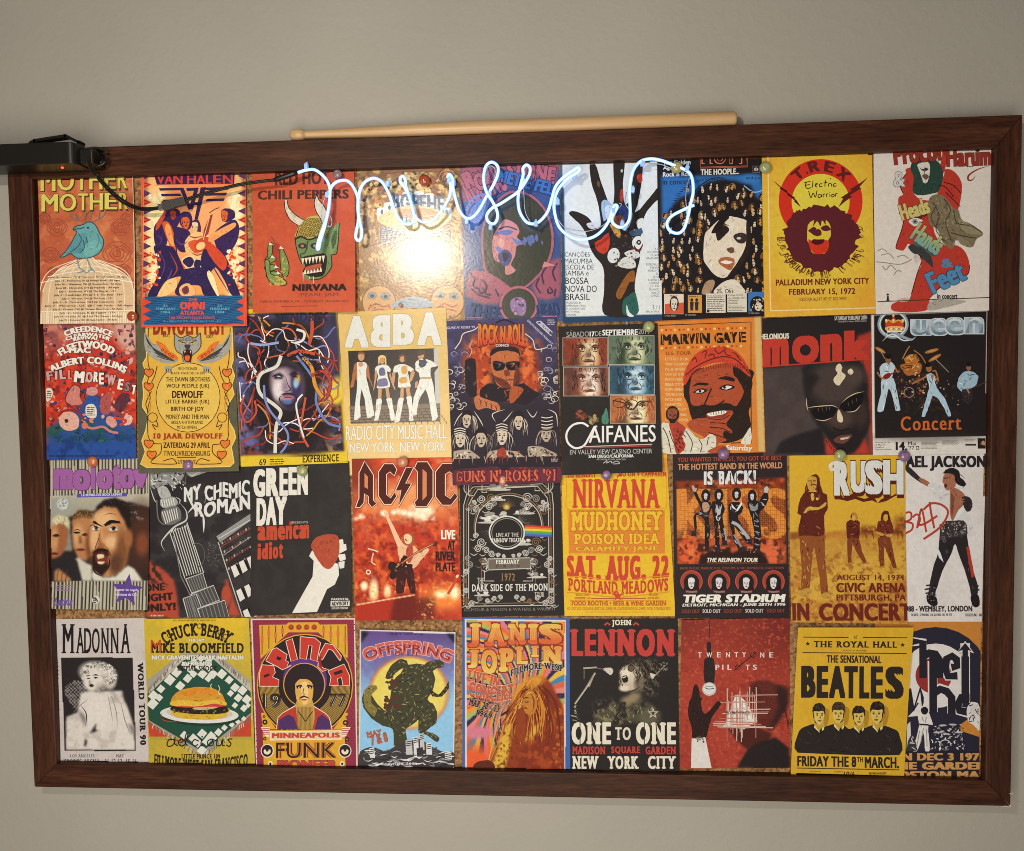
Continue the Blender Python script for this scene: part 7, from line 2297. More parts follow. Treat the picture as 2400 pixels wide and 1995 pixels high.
p = Poster('C3', '1400,32 2050,24 2014,1122 1420,1122', 0, 'd9cdc6', 'white card with a dancer in black trousers beside red scrawled letters', (0, 1), seed=39, step=14)
p.cloud(90, 'd3c6be', .45, .7)
BK = '2a2425'
p.txt('MICHAEL JACKSON', 1330, 52, 2046, 150, BK, b=.07, sk=-2)
p.poly('1520,125 1545,120 1580,150 1620,190 1680,235 1665,245 1600,210 1540,160', '33282a', 1)
p.poly('1610,200 1640,200 1690,235 1670,250 1630,225', '9a6048', 1)
p.fig('1670,240 1700,225 1780,250 1850,250 1900,270 1930,310 1950,370 1930,420 1960,500 1980,565 1920,570 1900,480 1860,470 1830,478 1800,470 1790,420 1750,360 1700,300', 'cfc6c2', ['a8a0a0', 'e6dedb', 'b8b0b0'], 22, w=6)
p.poly('1815,270 1850,260 1905,300 1915,360 1870,400 1830,470 1812,420 1812,350', 'a0624a', 1)
p.poly('1820,300 1840,330 1832,420 1822,440', '7a4636', 1)
p.poly('1870,400 1920,350 1930,380 1880,430 1840,480 1832,472', 'd8d0cc')
p.poly('1890,320 1940,320 1958,370 1940,410 1910,400', '33282a', 1)
p.line('1890,335 1905,330', 7, 'a86a50')
p.line('1888,350 1905,346', 7, 'a86a50')
p.poly('1768,190 1785,165 1820,160 1850,190 1850,240 1830,265 1800,275 1780,262 1775,235 1765,225', 'a2674c', 1)
p.poly('1775,240 1790,232 1795,250 1780,258', '5a2420', 1)
p.line('1775,198 1800,192', 4, '2a1c1c')
p.poly('1770,165 1790,140 1830,130 1870,150 1880,190 1915,230 1900,250 1860,235 1845,210 1840,180 1810,165', '241d1e', 1)
for q in ('1870,190 1900,210 1920,240', '1860,220 1890,240 1905,265', '1850,160 1890,180 1910,200'): p.line(q, 6, '241d1e', taper=1)
p.fig('1765,478 1900,470 1920,560 1940,680 1965,800 1990,900 1985,960 1950,960 1925,850 1880,720 1845,620 1820,680 1760,800 1720,920 1710,970 1668,950 1680,880 1700,780 1735,680 1745,560', BK, ['4a4446', '161214', '5a5456'], 26, w=6, ang=80)
p.poly('1755,490 1895,470 1925,540 1900,570 1760,585 1750,530', '3a3032', 1)
p.blobs(46, ['b8b0a8', '8a7a5c', '6a6060'], (4, 9), box=(1758, 480, 1915, 560))
for x, y in ((1775, 600), (1768, 580), (1810, 565), (1850, 560), (1890, 548)): p.ring(x, y, 8, 11, '6a6264', n=10)
p.poly('1735,650 1750,680 1770,740 1740,710 1732,680', 'd8d0cc')
p.poly('1915,640 1935,640 1968,830 1950,840', 'b0352a')
p.poly('1660,950 1715,960 1728,1010 1700,1020 1665,1000', '221c1d', 1)
p.poly('1945,955 1990,950 2000,1010 1975,1030 1950,1010', '221c1d', 1)
for q in ('1655,890 1690,885', '1645,915 1700,905', '1650,940 1710,930', '1960,900 1995,890', '1960,930 2000,915', '1700,820 1690,850'): p.line(q, 9, BK, 0)
p.blobs(16, ['8a8284'], (3, 6), box=(1665, 900, 1720, 1000))
RS = 'b03a2c'
for q in ('1510,440 1530,420 1560,420 1560,460 1520,480', '1530,480 1570,490 1565,530 1520,555', '1570,450 1600,430 1620,460 1600,520', '1600,520 1625,400 1640,430 1655,520 1660,545', '1610,500 1650,490 1730,440', '1680,350 1690,420 1710,520', '1640,400 1690,360 1750,365 1795,400 1790,450 1740,520 1640,590'): p.line(q, 13, RS)
p.txt('AUGUST 26 1988 - WEMBLEY, LONDON', 1300, 1022, 1952, 1064, BK, b=.045, sk=-3)
p.txt('TICKETS - STANDING £18, SEATING £45, VIP £75', 1556, 1070, 1820, 1088, '33292a', b=.045, sk=-1)
p.txt('TICKETLINE - 0800 800', 1906, 1070, 2050, 1088, '33292a', b=.045)
p.done()

# ================================================================== bottom row
p = Poster('D1', '28,62 642,54 664,1045 68,1050', 0, 'c3b4ac', 'pale grey card with a photograph of a curly blonde in a white fur wrap', (0, 1.2), step=5, seed=41)
p.cloud(100, 'bbaaa2', .45, .7)
p.spg('64,320 548,320 578,945 98,945', '221c1c', .5)
IN = inside(pts('72,326 546,326 572,938 104,938'), p.X, p.Y).astype(float)
C0 = p.C.copy()
p.mix(IN, '2a2424')
gx = ((p.X + p.Y) % 24) / 24
gy = ((p.X - p.Y) % 24) / 24
net = inside(pts('95,520 150,475 230,480 240,560 190,660 150,660 90,560'), p.X, p.Y)
p.mix(net * ((gx > .3) & (gy > .3)) * .7, 'a89c94')
p.spg('105,720 180,690 200,560 260,545 300,550 360,545 480,545 520,660 560,780 572,940 104,940', 'd2c4b8', 2)
p.cloud(60, 'a89a90', .55, .7, .5, mask=inside(pts('105,720 180,690 300,560 480,545 560,780 572,940 104,940'), p.X, p.Y))
p.sel(300, 690, 90, 120, 'd8cabe', .9)
p.spg('380,530 420,560 450,640 430,560 400,530', '6a5e5a', 3)
p.spg('180,660 230,720 240,800 215,740', '5a4e4a', 3)
p.spg('265,830 300,770 310,760 300,800 320,810', '2a2222', 1)
p.spg('230,870 245,870 242,920 228,910', '2a2222', 1)
p.spg('520,760 560,780 570,850 540,820', '7a6e68', 4)
p.spg('480,560 510,560 530,640 500,620', '2a2424', 4)
p.sel(315, 430, 125, 80, 'c8baae', .35, 12)
p.sel(395, 480, 44, 54, 'beb0a4', .5)
p.cloud(20, '8a7e78', .52, .64, .8, mask=((p.Y < 520) & (((p.X - 315) / 120) ** 2 + ((p.Y - 430) / 84) ** 2 < 1)))
p.cloud(14, 'e2d6ca', .55, .66, .8, mask=((p.Y < 520) & (((p.X - 315) / 120) ** 2 + ((p.Y - 430) / 84) ** 2 < 1)))
p.sel(280, 470, 62, 78, 'd6c8bc', .35, 12)
p.sel(330, 520, 30, 34, 'c2b4a8', .6)
p.spg('240,462 262,458 258,466', '2a2020', .6)
p.spg('285,456 315,454 300,462', '2a2020', .6)
p.sln('238,445 260,438', 4, '6a5a54')
p.sln('282,438 318,440', 4, '6a5a54')
p.sel(272, 508, 16, 8, '2e2222', .5)
p.spg('262,470 258,492 275,494', '9a8c82', 1)
p.spg('300,530 360,500 380,530 340,560', '8a7e76', 3)
p.C = C0 * (1 - IN[..., None]) + p.C * IN[..., None]
for k in range(110):
    a, r_ = p.rnd.uniform(-PI, .9), p.rnd.uniform(.62, 1.0)
    x, y = 322 + 118 * r_ * math.cos(a), 436 + 82 * r_ * math.sin(a)
    p.ring(x, y, 5, 8, p.rnd.choice(['6a605a', 'e4d8cc', 'a0948c', 'd8ccc0']), p.rnd.uniform(0, 300), p.rnd.uniform(320, 560), n=8)
for q, c_, w_ in (('238,464 252,458 266,464', '1c1616', 6), ('284,460 300,452 320,460', '1c1616', 6), ('234,446 250,438 266,444', '4a3c38', 5), ('280,442 300,434 324,442', '4a3c38', 5), ('262,470 256,490 272,496', '7a6c64', 5), ('258,508 272,502 290,508', '241a1a', 7), ('262,514 274,518 286,513', '3a2828', 5), ('330,520 345,545 380,530', '5a4e48', 6), ('380,560 400,650 420,760', '9a8c82', 6), ('400,560 440,680 450,800', '8a7c74', 6), ('200,640 240,700 235,780', '3a3030', 7), ('290,840 305,790', '1c1616', 9), ('150,690 200,640 250,600', '8a7e76', 5), ('470,620 500,740 540,840', '8a7c74', 6), ('330,860 350,920', 'a89a90', 5), ('240,840 236,900', '1c1616', 8)): p.line(q, w_, c_, taper=2)
for ch, x0, x1, y0 in (('M', 70, 158, 92), ('A', 166, 226, 118), ('D', 222, 272, 120), ('O', 274, 328, 120), ('N', 334, 392, 120), ('N', 398, 458, 120), ('A', 466, 536, 92)):
    p.txt(ch, x0, y0, x1, 294, '231c1c', b=.03, se=.035)
p.txt('WORLD TOUR 90', 320, 610, 874, 650, '231c1c', b=.06, se=.08, rot=87.5, fn=lambda u, v, x, y: (x, y - 16))
p.txt('LOS ANGELES', 134, 968, 298, 988, '4a3e3c', b=.02, se=.06)
p.txt('MAY', 444, 968, 498, 988, '4a3e3c', b=.02, se=.06)
p.txt('SPORTS ARENA', 96, 1000, 336, 1034, '3a302e', b=.03, se=.06)
p.txt('11-12-13  15-16', 370, 998, 582, 1032, '3a302e', b=.03, se=.06)
for k in range(26):
    y = 330 + k * 26
    p.poly([[26, y - 16], [47 + k * .8 + p.rnd.uniform(-4, 6), y], [26, y + 16]], '4a3830')
p.done()

p = Poster('D1', '624,60 1332,54 1380,1045 666,1048', 1, 'cfa62c', 'yellow card with a hamburger on a plate over a green and white checked cloth', (0, 1.2), step=8, seed=42)
p.grad(60, 'd4aa2a', 420, 'b89a34')
p.grad(850, 'a8923c', 1040, 'cfa42c', 0)
p.cloud(60, 'a8963c', .5, .7, .5)
p.poly('655,560 650,470 880,290 1120,290 1345,480 1350,720 1060,960 1020,968 990,955 666,750', '9a8e80')
p.poly('655,745 860,880 1165,860 1350,700 1352,850 668,862', 'b8402a')
p.poly('666,850 1352,850 1360,870 668,870', 'a8923c')
p.poly('650,560 890,330 1005,300 1100,320 1345,540 1350,690 1040,935 1000,935 660,740', '244838')
p.poly('655,540 890,318 900,330 660,565', 'b0a494')
p.poly('1100,318 1346,525 1346,550 1092,330', 'b0a494')
for s_, a_, n_ in (((655, 530), (880, 300), 26), ((1110, 300), (1345, 500), 26), ((1350, 710), (1040, 960), 28), ((668, 750), (1000, 960), 26)):
    for k in range(n_):
        f = k / n_
        x, y = s_[0] * (1 - f) + a_[0] * f, s_[1] * (1 - f) + a_[1] * f
        p.line([[x, y], [x + p.rnd.uniform(-12, 12), y + 30]], 4, p.rnd.choice(['6a5f54', 'c2b6a6', '857a6c']), 0)
def dia(x, y, r, c='d2cabc'): p.poly([[x, y - r], [x + r * 1.05, y - r * .1], [x + r * .1, y + r], [x - r, y + r * .15]], c)
for x, y, r in ((845, 420, 36), (905, 372, 26), (940, 400, 30), (1000, 380, 30), (1060, 385, 30), (1010, 325, 26), (1060, 345, 26), (960, 345, 24), (1020, 430, 34), (800, 470, 40), (870, 510, 34), (920, 460, 32), (960, 430, 26), (1090, 430, 34), (1060, 460, 26), (1150, 430, 36), (1200, 470, 30), (690, 575, 36), (740, 530, 30), (685, 630, 40), (730, 590, 26), (1240, 520, 32), (1290, 540, 34), (1210, 560, 24), (1262, 590, 30), (1320, 600, 34), (1240, 640, 22), (1300, 660, 26), (1330, 640, 18), (900, 840, 30), (960, 860, 32), (1020, 830, 34), (1080, 845, 32), (1130, 820, 28), (990, 890, 34), (1050, 880, 30), (1100, 860, 22), (1170, 790, 22), (1220, 770, 20), (1260, 750, 18), (1300, 730, 18), (1020, 940, 34)): dia(x, y, r)
p.el(1005, 715, 265, 62, '1c362c', 2)
p.el(1002, 700, 265, 60, 'd2c8be', 2)
p.el(1002, 692, 225, 44, 'b8b0a8', 2)
p.poly('745,690 760,735 880,752 760,742', 'a8402c', 1)
p.el(1000, 700, 188, 36, 'c49a34', 2)
p.poly('815,690 840,660 1180,655 1190,700 1150,725 1000,735 850,722', 'caa038', 1)
p.poly('815,650 900,640 1100,645 1185,655 1180,690 1000,700 830,680', '2c2018', 1)
p.blobs(26, ['5a4a2c', '3a2a1c', '7a6a3c'], (5, 12), box=(830, 660, 1170, 690))
p.poly('815,640 850,620 1000,625 1150,620 1180,640 1100,655 1000,650 900,655', 'c03a34', 1)
p.poly('960,655 1060,650 1130,652 1060,668 980,668', 'b0a87a', 1)
p.poly('820,640 810,610 840,560 900,530 1000,515 1090,525 1150,560 1176,610 1180,640 1100,625 1000,640 900,640', 'c98a2c', 1)
p.poly('860,570 920,540 1000,525 1080,535 1130,565 1060,560 960,570', 'cf7c28', 1)
p.poly('815,640 812,615 900,600 1000,615 1100,600 1176,615 1180,640 1100,628 1000,645 900,645', 'd4a83a', 1)
for q in ('1085,495 1078,510 1086,528', '1130,505 1140,530 1130,550 1140,570'): p.line(q, 4, 'c8c0a0')
BK = '2a201c'
p.txt('BILL GRAHAM PRESENTS IN SAN FRANCISCO', 824, 64, 1110, 76, '4a3a1c', b=.02)
def hippie(s_, x0, y0, x1, y1, c=BK, bg_='b89a3c', **k):
    p.txt(s_, x0, y0, x1, y1, c, b=.05, se=.12, **k)
hippie('CHUCK BERRY', 0, 0, 1, 1, arc=(985, 560, 385, 123, 58, 88))
for x, y in ((1000, 108), (1090, 130), (1140, 150), (1175, 180), (800, 170)): p.ring(x, y, 13, 18, BK, n=14)
p.txt('THE JAM', 926, 192, 1034, 218, 'd2cabc', b=.05, o=(.03, '8a7a3c'))
hippie('MIKE BLOOMFIELD', 672, 222, 1298, 290, bg_='a8923c')
p.txt('M', 672, 200, 740, 290, 'b8402a', b=.0)
p.txt('NICK GRAVENITES MARK NAFTALIN', 680, 304, 1298, 334, 'd2cabc', b=.07, o=(.03, '7a6a34'))
p.txt('& FRIENDS', 880, 346, 1086, 372, 'd2cabc', b=.07, o=(.03, '5a5a44'))
hippie('INITIAL SHOCK', 852, 376, 1120, 408, bg_='7a8a6a')
for q in ('840,850 830,900 800,915 785,900 800,870 830,870 840,900 860,910', '870,890 895,880 880,865 862,890 880,912 905,905', '905,905 925,840 915,830 905,880 925,912', '1000,880 970,870 955,895 975,912 995,900', '1018,870 1015,905 1035,912', '1085,865 1060,880 1065,910 1095,905 1095,875 1085,865 1120,880', '1125,868 1120,905 1145,908 1160,870 1158,905 1175,910', '1225,865 1195,870 1215,895 1205,915 1185,905'): p.line(q, 8, BK)
p.el(1022, 850, 6, 6, BK)
hippie('LITTLE PRINCE 109', 884, 966, 1144, 996, bg_='8a7a3c')
hippie('FILLMORE WEST SAN FRANCISCO', 700, 962, 1330, 1044, bg_='b8962c', fn=lambda u, v, x, y: (x, y + 40 * np.sin(u * PI)))
p.done()

p = Poster('D1', '1346,58 2048,54 2070,1045 1386,1048', 0, '8a3a4c', 'maroon and orange card with a round-haired man on a vinyl record', (0, 1.2), tex=0, seed=43)
p.poly('1346,58 2048,54 2070,1045 1386,1048', 'd2bcae')
p.poly('1356,68 2040,64 2060,1045 1394,1048', '8a2c40')
for k in range(48):
    for j in range(30):
        x, y = 1366 + j * 23 + (k % 2) * 11 + k * .5, 78 + k * 20
        if 1480 < x < 1960 and y > 110 and k % 3: continue
        if x < 2046: p.el(x, y, 4.5, 4.5, '6a2036', n=5)
OR, BK, CR = 'd0962c', '2a1c20', 'e0ccb0'
p.poly('1402,100 1585,98 1600,84 1798,82 1812,98 1996,96 2000,320 1990,320 1800,150 1600,150 1412,330', OR)
for k in range(4):
    for sg in (0, 1):
        x = 1422 + k * 46 if sg == 0 else 1838 + k * 48
        p.line([[x, 105], [x, 300 - (k if sg == 0 else 3 - k) * 40]], 4, BK, 0)
        y = (200, 156, 170, 140)[k] if sg == 0 else (140, 165, 160, 200)[k]
        p.rect(x - 10, y - 18, x + 10, y + 18, 'c8683c')
    p.el(1618 + k * 52, 116, 20, 20, 'b8502c')
    p.ring(1618 + k * 52, 116, 9, 12, '6a2a20', n=12)
p.el(1712, 505, 325, 345, OR)
p.el(1712, 505, 318, 338, BK)
for k in range(16): p.ring(1712, 505, 182 + k * 8, 184.5 + k * 8, 'a8823c', 180, 360, 1.06)
p.el(1712, 470, 150, 150, '5a3070')
p.ring(1708, 502, 136, 142, OR, ey=1.04)
p.el(1706, 500, 134, 140, BK)
for ch, a0, a1 in (('P', 178, 158), ('R', 154, 129), ('I', 125, 114), ('N', 110, 87), ('C', 80, 56), ('E', 50, 22)):
    pass
for ch, q in (('P', '1405,510 1410,420 1425,370 1500,375 1510,420 1490,450 1535,470 1535,510'), ('R', '1450,340 1495,265 1520,255 1590,300 1580,340 1600,350 1590,380 1620,370 1560,400 1530,380'), ('I', '1585,210 1625,192 1660,330 1620,345'), ('N', '1682,180 1780,190 1815,220 1790,345 1750,330 1762,240 1735,235 1720,330 1680,325'), ('C', '1950,340 1900,270 1870,260 1830,330 1800,345 1830,390 1870,400 1830,410 1800,380 1815,290 1850,225 1900,235 1955,310'), ('E', '1870,410 1975,365 2010,440 2012,505 1970,505 1960,450 1930,460 1935,505 1880,505 1890,450')):
    p.line(q, 9, CR, 0, closed=1)
    p.poly(q, 'b8362c')
p.poly('1432,440 1470,425 1475,440 1440,455', BK)
p.poly('1525,310 1555,320 1545,340 1518,330', BK)
p.poly('1905,420 1960,400 1968,420 1915,438', BK)
p.txt('19', 1432, 565, 1546, 655, CR, b=.02, o=(.03, BK))
p.txt('77', 1876, 565, 1990, 645, CR, b=.02, o=(.03, BK))
p.txt('19', 1432, 565, 1546, 655, BK, b=-.015)
p.txt('77', 1876, 565, 1990, 645, BK, b=-.015)
p.poly('1520,800 1530,720 1560,690 1645,640 1770,640 1850,690 1880,720 1900,800', CR)
p.poly('1524,800 1534,722 1562,694 1648,646 1768,646 1848,694 1876,722 1894,800', 'b0382a')
p.poly('1535,800 1535,740 1600,700 1640,720 1668,800', '4a2c58')
p.poly('1780,800 1800,720 1830,700 1880,740 1885,800', '4a2c58')
p.poly('1650,640 1665,580 1755,580 1775,640 1780,720 1765,800 1675,800 1660,720', 'b8904a')
for k in range(12): p.line([[1662 + k * 9, 650], [1668 + k * 8.5, 800]], 2.4, '8a6830', 0)
p.line('1668,680 1700,720 1718,745 1735,720 1765,680', 3, '2a1c20')
p.poly('1648,500 1670,470 1700,462 1740,470 1765,500 1768,560 1755,610 1725,635 1690,635 1660,610 1650,560', 'cf9a4c', 1)
p.poly('1680,500 1720,480 1735,520 1730,620 1700,630 1690,560', 'e0b870', 1)
p.poly('1652,508 1690,500 1698,516 1660,528', BK)
p.poly('1722,516 1730,500 1768,508 1758,528', BK)
for x in (1682, 1738): p.el(x, 520, 14, 7, CR); p.el(x, 520, 7, 7, BK)
p.poly('1680,584 1705,572 1735,584 1745,606 1735,592 1710,585 1685,592 1674,606', '3a2418')
p.el(1708, 602, 20, 6, 'a8503c')
p.line('1706,525 1700,560 1716,564', 3, '6a4020')
p.poly('1430,805 1980,800 1990,1045 1440,1045', OR)
p.poly('1418,690 1440,690 1500,770 1520,800 1430,800', OR)
p.poly('2002,690 1980,690 1930,765 1905,800 1988,800', OR)
for x, y, r in ((1438, 715, 10), (1444, 752, 18), (1996, 720, 10), (1986, 756, 18), (1445, 862, 12), (1998, 866, 12)):
    p.el(x, y, r, r, BK)
    p.el(x, y, r * .4, r * .4, OR)
for sg in (0, 1):
    x = 1418 if sg == 0 else 2022
    d = 1 if sg == 0 else -1
    p.poly([[x, 784], [x + d * 60, 784], [x + d * 56, 850], [x + d * 30, 845]], CR)
    for k in range(4): p.line([[x + d * 10, 795 + k * 12], [x + d * 58, 795 + k * 12]], 3, 'a8404c', 0)
p.poly('1478,812 1960,806 1962,868 1480,874', CR)
p.poly('1484,818 1955,812 1957,862 1486,868', 'd8b890')
p.txt('MINNEAPOLIS', 1492, 824, 1950, 858, 'b8402c', b=.09, sk=-4)
p.txt('FUNK', 1522, 888, 1926, 990, BK, b=.075, sk=-2, o=(.03, OR))
p.txt('FUNK', 1522, 888, 1926, 990, 'c8602c', b=.05, sk=-2)
p.txt('FUNK', 1522, 888, 1926, 990, OR, b=.015, sk=-2)
p.txt('FUNK', 1522, 888, 1926, 990, BK, b=-.01, sk=-2)
p.txt('PIONEER', 1530, 1004, 1932, 1060, 'b0403c', b=.06, o=(.02, BK))
for x in (1462, 1985):
    p.el(x, 942, 44, 46, CR)
    p.el(x, 942, 38, 40, BK)
    p.el(x, 945, 24, 22, CR)
    p.poly([[x - 36, 934], [x + 36, 934], [x + 30, 915], [x, 902], [x - 30, 915]], BK)
    p.el(x, 938, 10, 10, BK)
    p.el(x + (22 if x < 1700 else -18), 1028, 16, 18, CR)
    p.el(x + (22 if x < 1700 else -18), 1028, 8, 9, BK)
p.done()

p = Poster('D2', '40,120 650,136 640,1002 30,1000', 0, '7fa6c4', 'white bordered blue card with a dark craggy mass against a yellow moon over rubble', (1.5, 1), step=5, seed=44)
p.spg('48,130 642,146 634,1002 38,1002', '6f9fc4', .6)
p.grad(150, '5a4278', 560, '88b4d0')
p.cloud(80, '6a4c88', .5, .65, .5, mask=p.box(0, 120, 660, 420, 40))
for y0, y1, x0, x1 in ((0, 0, 0, 0),): pass
b_ = inside(pts('48,130 642,146 634,1002 38,1002'), p.X, p.Y).astype(float)
p.mix(1 - b_, 'cfc6c4')
p.spg('50,135 100,137 60,190 50,210', '1e1a24', 1)
p.spg('590,145 642,147 640,210', '1e1a24', 1)
p.sel(352, 525, 252, 232, 'c8643c', .15)
p.sel(352, 525, 240, 224, 'd8be58', .1)
p.cloud(40, 'dcc870', .5, .7, .6, mask=(np.hypot((p.X - 352) / 240, (p.Y - 525) / 224) < .95))
# a craggy rock mass with a curling ridge (a plain stand-in)
RK = ['6a6238', '8a7c48', '24221c', '55502f', '9a8c54']
p.fig('250,450 300,400 330,350 400,340 470,350 500,380 520,440 500,520 470,570 520,620 530,690 480,720 430,730 410,700 390,720 330,760 340,830 300,880 258,880 250,760 180,735 110,690 60,620 50,560 70,520 110,540 150,600 200,640 230,560', '3d3a29', RK, 150, w=6, ln=(10, 34))
p.fig('60,520 100,480 140,480 150,500 110,540 110,590 150,630 130,680 70,620', '7c6c34', RK, 20, ln=(8, 24))
p.fig('200,430 230,360 290,310 340,320 345,360 290,380 250,420 230,440', '3d3a29', RK, 16, ln=(8, 24))
p.fig('420,380 470,330 530,315 575,330 570,360 530,370 480,400 440,420', '3d3a29', RK, 16, ln=(8, 24))
p.fig('480,500 540,540 590,480 605,450 606,500 560,550 500,550', '2a2620', RK, 12, ln=(8, 20))
p.fig('430,640 500,590 530,650 525,720 460,770 520,790 548,820 530,840 470,800 415,780 410,720', '3d3a29', RK, 50, ln=(8, 26))
p.blobs(34, ['5a2a20', '3d3a29'], (8, 18), box=(200, 410, 290, 620))
p.fig('40,900 120,870 200,900 300,850 420,820 500,870 560,900 636,905 634,1002 38,1002', '3a3436', ['d0c8c4', '8a8486', '1e1a1c', 'e0d8d4'], 10, w=7)
rr = random.Random(4)
for k in range(70):
    x, y = rr.uniform(50, 620), rr.uniform(890, 990)
    L = rr.uniform(30, 90)
    p.line([[x, y], [x + L * .5, y + rr.uniform(-14, 14)], [x + L, y + rr.uniform(-14, 14)]], rr.uniform(4, 9), rr.choice(['cfc6c2', 'e0d8d4', '8a8486', '2a2426']), taper=2)
for x, y, w_, h_ in ((100, 880, 30, 60), (140, 890, 26, 40), (330, 830, 40, 90), (380, 810, 30, 110), (420, 790, 26, 100), (460, 850, 34, 70), (500, 880, 30, 50), (580, 910, 40, 40), (400, 880, 40, 50)):
    p.poly([[x, y], [x + w_, y - 8], [x + w_ + 6, y + h_], [x + 4, y + h_]], rr.choice(['b8b0ae', 'd0c8c4', '5a5456', '3a3436']))
    for j in range(3): p.line([[x + 4, y + 10 + j * 12], [x + w_, y + 4 + j * 12]], 4, '2a2426', 0)
p.txt('OFFSPRING', 60, 170, 620, 275, 'c05a4c', b=.06, arc=(335, 900, 625, 114, 64, 85), o=(.035, 'd8a0a0'))
p.txt('OFFSPRING', 60, 170, 620, 275, '7a2a34', b=.0, arc=(335, 900, 640, 113, 65, 45))
p.txt('JULY ON C.A.', 232, 140, 452, 156, '2a2030', b=.03, sk=4)
p.txt('OF I.71', 262, 262, 406, 288, '7a3048', b=.03)
p.txt('MAY', 82, 768, 178, 805, 'b05a3c', b=.04, rot=-12, o=(.02, '4a2420'))
p.txt('7 & 8', 105, 790, 215, 850, 'b05a3c', b=.04, rot=-14, o=(.02, '4a2420'))
p.txt('Copyright 1998', 170, 970, 405, 990, 'd8d0cc', b=.03)
p.done()

p = Poster('D2', '690,44 1375,52 1382,1035 694,1035', 0, '3a5c98', 'blue bordered swirling orange and pink card with a long haired singer at a microphone', (0, 1.2), step=5, seed=45)
p.spg('708,56 1354,66 1350,1035 712,1035', 'd8c6b8', .5)
b_ = inside(pts('716,64 1346,74 1342,1035 720,1035'), p.X, p.Y).astype(float)
C0 = p.C.copy()
ang = np.arctan2(p.Y - 560, p.X - 1010)
r = np.hypot(p.X - 1010, p.Y - 560)
band = ((ang * 3.4 + r / 150 + .6 * np.sin(r / 90 + ang * 2)) % 2.4) / 2.4
cols = ['d8602c', 'c87080', '2a2444', 'd8a83c', '3c7aa0', 'cc5c3c', 'd07a70', '2a2444', '9aa45c', 'd88a34']
idx = np.clip((band * len(cols)).astype(int), 0, len(cols) - 1)
p.C = np.array([hx(c) for c in cols])[idx]
p.sel(760, 980, 140, 120, 'd8562c', .8)
p.sel(790, 780, 110, 40, 'c87080', .7)
p.spg('1130,430 1170,420 1220,430 1260,470 1290,530 1330,600 1345,1035 820,1035 860,960 900,880 960,720 990,620 1030,540 1080,470', '8a3418', 2)
p.cloud(30, 'c87a28', .5, .64, .9, mask=inside(pts('1130,430 1170,420 1220,430 1240,470 1140,470 1060,600 1000,740 990,900 930,1035 820,1035 900,880 990,620 1080,470'), p.X, p.Y) * 1.0)
p.spg('1120,520 1180,480 1260,520 1300,640 1250,720 1180,700 1100,600', '6a2414', 4)
p.sel(1130, 470, 90, 40, 'd08a30', .7, -25)
p.sel(1060, 540, 40, 80, 'cc8430', .7, 30)
p.spg('1090,560 1120,520 1130,580 1110,640 1090,610', 'd09a3c', 2)
p.spg('1090,840 1100,790 1150,740 1190,720 1170,780 1130,830', 'd0a03c', 2)
p.spg('980,620 1060,600 1100,640 1090,700 1080,830 1040,830 1010,740', '7a2c18', 2)
p.spg('960,740 1010,720 1000,860 960,1035 860,1035 920,880', 'd0a038', 2)
p.cloud(16, '6a2c14', .52, .62, .9, mask=p.box(900, 760, 1080, 1035, 6))
p.spg('1180,800 1330,700 1345,1035 1040,1035 1090,850', '7a2a16', 4)
p.cloud(40, 'a8481c', .52, .66, .7, mask=p.box(1060, 800, 1345, 1035, 10))
p.spg('1240,520 1300,560 1345,680 1345,900 1290,760', '7e2c18', 3)
p.cloud(22, 'c8742c', .58, .68, .8, mask=p.box(1270, 560, 1345, 1035, 10))
p.C = C0 * (1 - b_[..., None]) + p.C * b_[..., None]
p.line('940,672 990,640 1060,600', 14, '3a1a16', 0)
p.line('925,690 860,960', 8, 'c8964c', 0)
p.line('990,690 870,960', 5, 'b8803c', 0)
p.poly('780,970 860,955 900,990 880,1030 760,1030', '5a2418', 1)
p.poly('1000,620 1040,590 1080,600 1090,640 1050,660 1010,650', 'c07a34', 1)
for q in ('1040,600 1050,640', '1060,598 1070,638', '1020,612 1030,648'): p.line(q, 4, '5a2416')
rr = random.Random(6)
for k in range(60):
    a = rr.uniform(-.5, 1.0)
    x, y = 1150 + rr.uniform(-60, 60), 450 + rr.uniform(-10, 60)
    q = [[x, y], [x - 50 + 130 * a, y + 120], [x - 90 + 230 * a, y + 250], [x - 100 + 260 * a + rr.uniform(-20, 20), y + 360]]
    if q[2][0] > 1330 or q[3][0] > 1340: continue
    p.line(q, 5, rr.choice(['c87a2c', '9a441c', '6a2414', 'd8a044', '7a2c18']), taper=2)
p.poly('1088,545 1115,512 1150,520 1168,570 1160,640 1125,668 1092,650 1082,622 1066,606 1078,588', 'b4702a', 1)
for q, c_, w_ in (('1082,566 1100,556 1122,560', '4a1a10', 7), ('1088,582 1102,586 1120,580', '4a1a10', 7), ('1068,606 1080,612 1088,606', '6a2a14', 6), ('1080,626 1096,622 1110,628', '4a1410', 8), ('1130,530 1150,580 1140,650', '7a3414', 9), ('1098,540 1120,524 1142,532', 'd8a04c', 6)): p.line(q, w_, c_, taper=2)
p.poly('1040,640 1085,630 1098,720 1085,830 1045,820 1030,720', '8a3818', 1)
for q in ('1150,500 1190,560 1200,680 1180,800', '1170,480 1230,560 1250,700 1240,860', '1120,500 1080,520 1060,560', '1200,480 1280,580 1310,740 1320,900', '1100,480 1050,540 1020,620 1000,700', '1180,520 1215,640 1205,760'): p.line(q, 13, rr.choice(['6a2412', '9a4a1c', 'c07828']), taper=2)
YL = 'd8b454'
